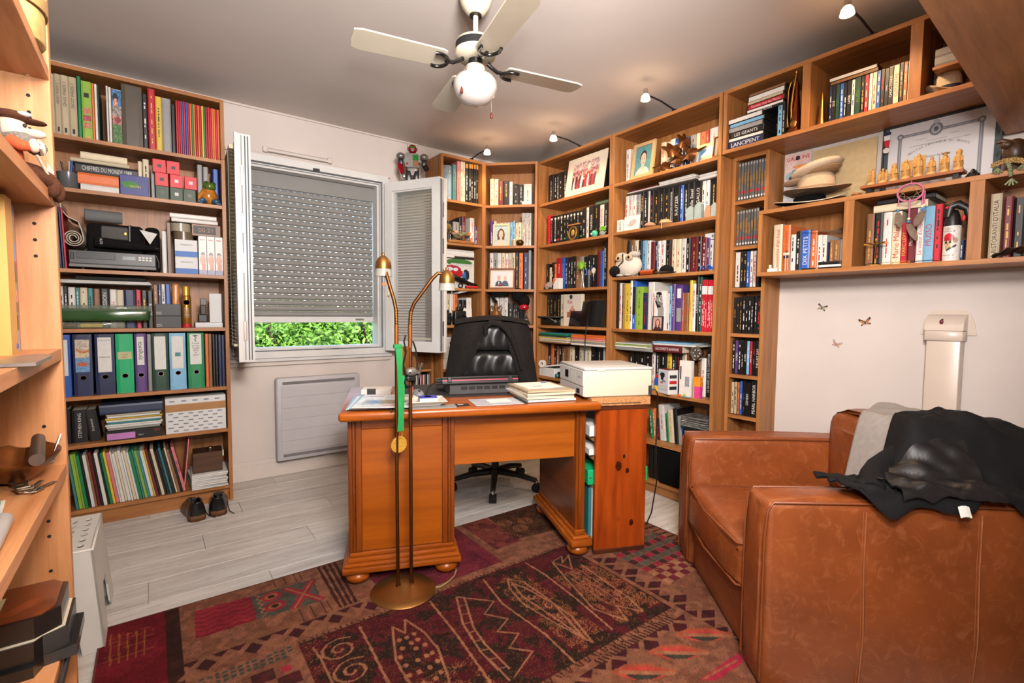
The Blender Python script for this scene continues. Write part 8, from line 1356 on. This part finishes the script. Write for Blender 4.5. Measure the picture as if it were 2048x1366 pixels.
for z0, z1, wt, wb in ((.53, .70, .225, .22), (.70, .885, .215, .225), (.885, 1.075, .2, .215)): obj('back_cushion', MB().surf(puff(z0, z1, wt, wb, .055), 41, 17, thick=(0, .02, 0)), lea, t, smooth=60)
jk = T('draped_jacket', 'black fleece jacket draped over the office chair back', 'jacket', (0, 0, 0), 0, CH); fleece = mat('black_fleece', (40, 36, 34), .95, var=.15, scale=40, bump=.25, bscale=200, spec=.15)
def outer(u, v):
    x = (u-.5)*2; top = 1.10-.03*abs(x)**3; w_ = .255+.075*v**.8
    z = top-(.50*v); y = .268+.02*math.sin(4*x+3*v)*v
    return (x*w_, y, z)
obj('back_drape', MB().surf(outer, 25, 12, thick=(0, .012, 0)), fleece, jk, smooth=60)
obj('shoulder_fold', MB().surf(lambda u, v: ((u-.5)*2*.26, .28-.125*v, 1.098-.03*abs((u-.5)*2)**3+.022*math.sin(PI*v)-.004*math.sin(u*9)), 25, 7, thick=(0, 0, .010)), fleece, jk, smooth=60)
def flap(sx):
    def f(u, v):   # u from inner edge to outer edge, v down
        inn = .045+.22*min(1, v*1.15)**1.5 if sx < 0 else .06+.17*v**1.2
        if sx < 0 and v < .32: inn = .02+.30*v
        out = .26+.075*v**.75; x = inn+(max(out, inn+.03)-inn)*u
        y = .155-.028*math.sin(u*PI)-.02*math.sin(5*v+2*u)*v+.06*u*u; return (sx*x, y, 1.092-.03*(x/.26)**2*(1-v)-.50*v+.014*math.sin(u*8)*v)
    return f
for sx in (-1, 1): obj('sleeve_flap', MB().surf(flap(sx), 16, 22, thick=(0, .014, 0)), fleece, jk, smooth=60)
obj('collar_roll', MB().tube([(-.05, .135, 1.0), (-.055, .128, 1.05), (-.02, .128, 1.083), (.04, .128, 1.078), (.09, .128, 1.035), (.13, .13, .97), (.165, .135, .88), (.2, .14, .76)], [.012, .018, .022, .022, .020, .018, .016, .012], 10), fleece, jk, smooth=60)

# ================================================================ armchair
AC = Fr(1.452, .688, 50)       # u along the front to the far arm, y towards the front; depth runs to -y
def leather_brown():
    m = mat('tan_leather', (132, 66, 28), .36, var=.22, scale=5, bump=.12, bscale=90); n = m.node_tree.nodes; l = m.node_tree.links; b = n['Principled BSDF']; src = b.inputs['Base Color'].links[0].from_socket
    tc = n.new('ShaderNodeTexCoord'); vo = n.new('ShaderNodeTexNoise'); vo.inputs['Scale'].default_value = 22; vo.inputs['Detail'].default_value = 8; vo.inputs['Roughness'].default_value = .7; vo.inputs['Distortion'].default_value = 1.2; l.new(tc.outputs['Object'], vo.inputs['Vector'])
    rp = n.new('ShaderNodeValToRGB'); rp.color_ramp.elements[0].position = .5; rp.color_ramp.elements[1].position = .85; rp.color_ramp.elements[0].color = (0, 0, 0, 1); rp.color_ramp.elements[1].color = (1, 1, 1, 1); l.new(vo.outputs['Fac'], rp.inputs[0])
    mx = n.new('ShaderNodeMix'); mx.data_type = 'RGBA'; l.new(rp.outputs[0], mx.inputs['Factor']); l.new(src, mx.inputs['A']); mx.inputs['B'].default_value = lin((172, 102, 60)); l.new(mx.outputs['Result'], b.inputs['Base Color']); return m
tl = leather_brown(); pip = mat('leather_piping', (120, 60, 27), .4, var=.1); stc = mat('leather_stitch', (150, 84, 46), .5)
t = T('leather_armchair', 'tan brown leather armchair with broad arms at right', 'armchair', (0, 0, 0), 0, AC)
AWd, ADp, AH, AA = .885, .93, .598, .145
def soft(b, x0, x1, y0, y1, z0, z1, r, crown=.0):
    """box with rounded edges and a slight crown on the large faces"""
    bm = bmesh.new(); bmesh.ops.create_cube(bm, size=1); bmesh.ops.subdivide_edges(bm, edges=bm.edges[:], cuts=5, use_grid_fill=True)
    L = (x1-x0, y1-y0, z1-z0)
    for v in bm.verts:
        c_ = v.co.copy(); q = [c_.x*2, c_.y*2, c_.z*2]; p = [c_.x*L[0], c_.y*L[1], c_.z*L[2]]
        for i in range(3):
            j, k = (i+1) % 3, (i+2) % 3
            if abs(q[i]) > .999: p[i] += math.copysign(crown*(1-q[j]**4)*(1-q[k]**4), q[i])
        v.co = Vector(((x0+x1)/2+p[0], (y0+y1)/2+p[1], (z0+z1)/2+p[2]))
    ed = [e for e in bm.edges if len(e.link_faces) == 2 and e.link_faces[0].normal.angle(e.link_faces[1].normal, 0) > .9]
    bmesh.ops.bevel(bm, geom=ed, offset=r, segments=3, profile=.5, affect='EDGES'); bm.verts.index_update()
    b.add([v.co[:] for v in bm.verts], [[v.index for v in f.verts] for f in bm.faces]); bm.free(); return b
near = obj('arm', soft(MB(), 0, AA, -ADp, 0, GZ+.004, AH, .022, .010), tl, t, smooth=60); far = obj('arm', soft(MB(), AWd-AA, AWd, -ADp, 0, GZ+.004, AH, .022, .010), tl, t, smooth=60)
for par, x in ((near, .004), (near, AA-.004), (far, AWd-AA+.004), (far, AWd-.004)): obj('piping', MB().tube([(x, -ADp+.05, AH-.002), (x, -.4, AH+.003), (x, -.02, AH-.004), (x, -.004, AH-.028), (x, .003, AH-.12), (x, .003, .04)], .0042, 8), pip, par, smooth=60)
for yy in (-.28, -.60): obj('side_seam', MB().tube([(-.004, yy, AH-.02), (-.0105, yy+.004, .42), (-.0105, yy-.004, .2), (-.003, yy, .03)], .0028, 6), stc, near, smooth=60)
for yy in (-.272, -.592): obj('side_seam', MB().tube([(-.004, yy, AH-.02), (-.0105, yy+.004, .42), (-.0105, yy-.004, .2), (-.003, yy, .03)], .0012, 5), stc, near, smooth=60)
obj('front_rail', soft(MB(), AA+.001, AWd-AA-.001, -.12, -.022, GZ+.004, .225, .015, .008), tl, t, smooth=60); obj('seat_frame', MB().box(AA, AWd-AA, -ADp+.1, -.1, .1, .225), tl, t)
seat = obj('seat_cushion', soft(MB(), AA+.004, AWd-AA-.004, -.70, .012, .232, .395, .035, .022), tl, t, smooth=60)
for z in (.245, .388): obj('piping', MB().tube([(AA+.012, -.6, z), (AA+.012, -.03, z), (AA+.03, .012, z), (.44, .034, z), (AWd-AA-.03, .012, z), (AWd-AA-.012, -.03, z), (AWd-AA-.012, -.6, z)], .0045, 8), pip, seat, smooth=60)
obj('backrest', soft(MB(), AA-.01, AWd-AA+.01, -ADp, -.72, .1, .66, .04, .012), tl, t, smooth=60); bc2 = obj('back_cushion', soft(MB(), AA+.008, AWd-AA-.008, -.76, -.57, .40, .742, .05, .03), tl, t, smooth=60)
obj('piping', MB().tube([(AA+.012, -.60, .45), (AA+.012, -.61, .70), (AA+.06, -.615, .742), (.44, -.60, .766), (AWd-AA-.06, -.615, .742), (AWd-AA-.012, -.61, .70), (AWd-AA-.012, -.60, .45)], .0045, 8), pip, bc2, smooth=60)
# clothes thrown over it: laid as height fields in the chair's frame
RN = np.random.RandomState(9).rand(40, 40)
def vn(x, y):
    xi, yi = int(math.floor(x)), int(math.floor(y)); fx_, fy_ = x-xi, y-yi; fx_ = fx_*fx_*(3-2*fx_); fy_ = fy_*fy_*(3-2*fy_)
    g = lambda a, b_: RN[b_ % 40, a % 40]
    return (g(xi, yi)*(1-fx_)+g(xi+1, yi)*fx_)*(1-fy_)+(g(xi, yi+1)*(1-fx_)+g(xi+1, yi+1)*fx_)*fy_
def sstep(a, b_, x): q = min(1, max(0, (x-a)/(b_-a))); return q*q*(3-2*q)
def support(x, s_):
    """height of the armchair at u = x, depth s_ from the front"""
    h = .602
    if x > AA+.01: h = .44+.16*(1-sstep(AA, AA+.09, x))
    b_ = sstep(.40, .545, s_); back = .785-.05*sstep(.72, .95, s_)
    if x > .05: h = h+(back-h)*b_*sstep(.02, .20, x)
    return h
def cloth(name, label, m, u0, u1, s0, s1, nu, nv, lift, wr, edge, seed, drop=True):
    t_ = T(name, label, 'clothing', (0, 0, 0), 0, AC)
    def f(a, b_):
        x = u0+((u1[0]+(u1[1]-u1[0])*sstep(0, .8, b_))-u0)*a; s_ = s0+(s1-s0)*b_
        x += edge*(vn(b_*7+seed, seed)-.5)*(1-a)*2*(a < .5)+edge*(vn(b_*6+seed*2, 3)-.5)*(a-.5)*2*(a > .5); s_ += edge*(vn(a*6+seed, 9)-.5)*(abs(b_-.5)*2)
        over = max(0, -.004-x); z = support(max(x, 0), s_)+lift+wr*(vn(x*16+seed, s_*14)-.35)+wr*.5*(vn(x*34, s_*30+seed)-.5)
        if over > 0: z -= over*.85; x = -.012-over*.30-wr*.3*vn(s_*22, over*10)
        return (x, -s_, z)
    obj(name+'_body', MB().surf(f, nu, nv, thick=(0, 0, -.007)), m, t_, smooth=70); return t_
gs = mat('grey_jersey', (158, 150, 144), .95, var=.08, scale=60, bump=.15, bscale=300, spec=.15)
cloth('grey_sweatshirt', 'light grey sweatshirt on the armchair back under black jacket', gs, .10, (.36, .64), .40, .93, 40, 34, .012, .014, .04, 3)
bj = mat('black_twill', (15, 15, 17), .8, var=.2, scale=60, spec=.25); bs = mat('black_satin_lining', (18, 18, 21), .42, var=.2, scale=40, bump=.3, bscale=30)
j_ = cloth('black_jacket', 'black jacket with satin lining thrown over near armchair arm', bj, -.045, (.13, .34), .22, .92, 64, 60, .038, .030, .05, 6)
def lin_(a, b_):
    x = -.040+.16*a; s_ = .36+.28*b_; over = max(0, -.004-x); z = support(max(x, 0), s_)+.052+.022*(vn(a*5+2, b_*7)-.3)+.012*abs(math.sin(a*9+b_*11))
    if over > 0: z -= over*.8; x = -.022-over*.35
    return (x, -s_, z)
obj('satin_lining', MB().surf(lin_, 30, 34, thick=(0, 0, -.005)), bs, j_, smooth=70)
obj('cuff', MB().surf(lambda a, b_: (.0+.10*a, -.285-.10*b_, .618+.035*math.sin(PI*a)+.008*math.sin(b_*7)), 12, 10, thick=(0, 0, -.010)), bj, j_, smooth=70); obj('sleeve_roll', MB().tube([(.02, -.31, .632), (.10, -.36, .65), (.16, -.42, .66), (.2, -.5, .70)], [.030, .036, .038, .03], 12), bj, j_, smooth=70)
obj('button', MB().lathe([(.009, 0), (.010, .002), (.007, .003), (0, .002)], 16, 0, Matrix.Translation((.028, -.335, .668))), black, j_); obj('care_label', MB().surf(lambda a, b_: (-.042-.012*a, -.50-.03*b_, .615-.026*a+.004*math.sin(3*b_)), 4, 4, thick=(0, 0, .002)), paper, j_)
# ================================================================ step stool and shoes
t = T('step_stool', 'white plastic step stool with round holes in top', 'stool', (-.375, 2.12, 0)); stm = mat('stool_plastic', (228, 222, 212), .4, var=.03)
SW2, SD2, SH2 = .19, .36, .345
b = MB(); nx, ny = 5, 9
pr = []
def side(p0, p1, arch): pass
top = MB(); cx = [.022+i*.036 for i in range(5)]
import itertools
# top as a plate with real holes: rings joined by a grid
hx, hy, hr = [.035+.04*i for i in range(4)], [.05+.052*i for i in range(6)], .013
bm = bmesh.new(); N = 12
for i in range(4):
    for j in range(6):
        x0 = 0.0 if i == 0 else (hx[i]+hx[i-1])/2; x1 = SW2 if i == 3 else (hx[i]+hx[i+1])/2; y0 = 0.0 if j == 0 else (hy[j]+hy[j-1])/2; y1 = SD2 if j == 5 else (hy[j]+hy[j+1])/2
        for z_ in (SH2, SH2-.006):
            inn, outr = [], []
            for q in range(N):
                a = 2*PI*q/N+PI/4; c_, s_ = math.cos(a), math.sin(a); inn.append((hx[i]+hr*.8*c_, hy[j]+hr*1.1*s_, z_)); k_ = 1/max(abs(c_), abs(s_)); ex, ey = c_*k_, s_*k_
                outr.append((hx[i]+(ex*(x1-hx[i]) if ex > 0 else ex*(hx[i]-x0)), hy[j]+(ey*(y1-hy[j]) if ey > 0 else ey*(hy[j]-y0)), z_))
            top.add(inn+outr, [(q, (q+1) % N, N+(q+1) % N, N+q) for q in range(N)])
            if z_ == SH2: keep = inn
        top.add(keep+inn, [(q, (q+1) % N, N+(q+1) % N, N+q) for q in range(N)])
bm.free(); obj('stool_top', top, stm, t)
def leg_panel(pts, mv): return MB().prism(pts, 0, .006, 'YZ', 0, mv)
fl_ = .025
sd = [(-fl_, 0), (.07, 0), (.10, .03), (.105, .10), (.14, .16), (SD2-.14, .16), (SD2-.105, .10), (SD2-.10, .03), (SD2-.07, 0), (SD2+fl_, 0), (SD2, SH2), (0, SH2)]
for x in (0, 1):
    b = MB(); V = []; k = len(sd)
    for th in (0, .006): V += [((SW2-th+fl_*(1-z/SH2)) if x else (th-fl_*(1-z/SH2)), y, z) for y, z in sd]
    b.add(V, [tuple(range(k)), tuple(range(k, 2*k))[::-1]]+[(i, (i+1) % k, k+(i+1) % k, k+i) for i in range(k)]); obj('side_panel', b, stm, t)
ed_ = [(-fl_, 0), (.035, 0), (.05, .12), (SW2-.05, .12), (SW2-.035, 0), (SW2+fl_, 0), (SW2, SH2), (0, SH2)]; ed2 = [(-fl_, 0), (SW2+fl_, 0), (SW2, SH2), (0, SH2)]
for y, ee in ((0, ed_), (1, ed_)):
    b = MB(); V = []; k = len(ee)
    for th in (0, .006): V += [(x, (SD2-th+fl_*(1-z/SH2)) if y else (th-fl_*(1-z/SH2)), z) for x, z in ee]
    b.add(V, [tuple(range(k)), tuple(range(k, 2*k))[::-1]]+[(i, (i+1) % k, k+(i+1) % k, k+i) for i in range(k)]); obj('end_panel', b, stm, t)
obj('rim', MB().tube([(.002, .002, SH2-.003), (SW2-.002, .002, SH2-.003), (SW2-.002, SD2-.002, SH2-.003), (.002, SD2-.002, SH2-.003)], .006, 8, closed=True), stm, t, smooth=60)
shm_ = mat('shoe_leather', (16, 14, 14), .35, var=.2, coat=.2); solem = mat('shoe_sole', (112, 72, 42), .6)
def shoe(label, x, y, rz):
    t = T('shoe', label, 'shoe', (x, y, 0), rz, WF, 'pair of black shoes'); t.scale = (1.12, 1.05, 1.12)
    ol = [(.0, -.045), (.03, -.035), (.04, .0), (.036, .05), (.045, .12), (.045, .17), (.03, .21), (.0, .225), (-.03, .21), (-.042, .17), (-.04, .12), (-.034, .05), (-.04, 0), (-.03, -.035)]
    obj('sole', MB().prism(ol, 0, .014), solem, t); obj('heel', MB().prism([(a, min(b_, .03)) for a, b_ in ol[:4]+ol[-3:]], 0, .028), solem, t)
    def up(u, v):
        g = 2*PI*u; px = np.interp(u, np.linspace(0, 1, len(ol)+1), [p[0] for p in ol]+[ol[0][0]]); py = np.interp(u, np.linspace(0, 1, len(ol)+1), [p[1] for p in ol]+[ol[0][1]])
        hh = .075-.035*sstep(.05, .2, py); k = 1-.42*v**2; yc = .06; return (px*k, (py-yc)*(1-.30*v**2*(1 if py > yc else .35))+yc, .014+hh*v)
    obj('upper', MB().surf(up, 43, 8), shm_, t, smooth=70); obj('collar', MB().tube([up(q/20, 1) for q in range(20)], .004, 6, closed=True), shm_, t, smooth=60); obj('insole', MB().prism([(a*.62, (b_-.05)*.72+.05) for a, b_ in ol], .028, .032), blackm, t); obj('tongue', MB().ell((0, .12, .062), (.022, .045, .012)), shm_, t, smooth=60)
    obj('lace', MB().tube([(-.018, .12, .072), (.018, .13, .07), (-.016, .14, .066), (.016, .15, .062), (.04, .08, .03), (.05, .0, .004), (.07, -.05, .004)], .0022, 6), black, t, smooth=60)
shoe('left black lace-up shoe on floor before the bookcase', .165, 3.145, .12); shoe('right black lace-up shoe on floor before the bookcase', .268, 3.16, -.1)
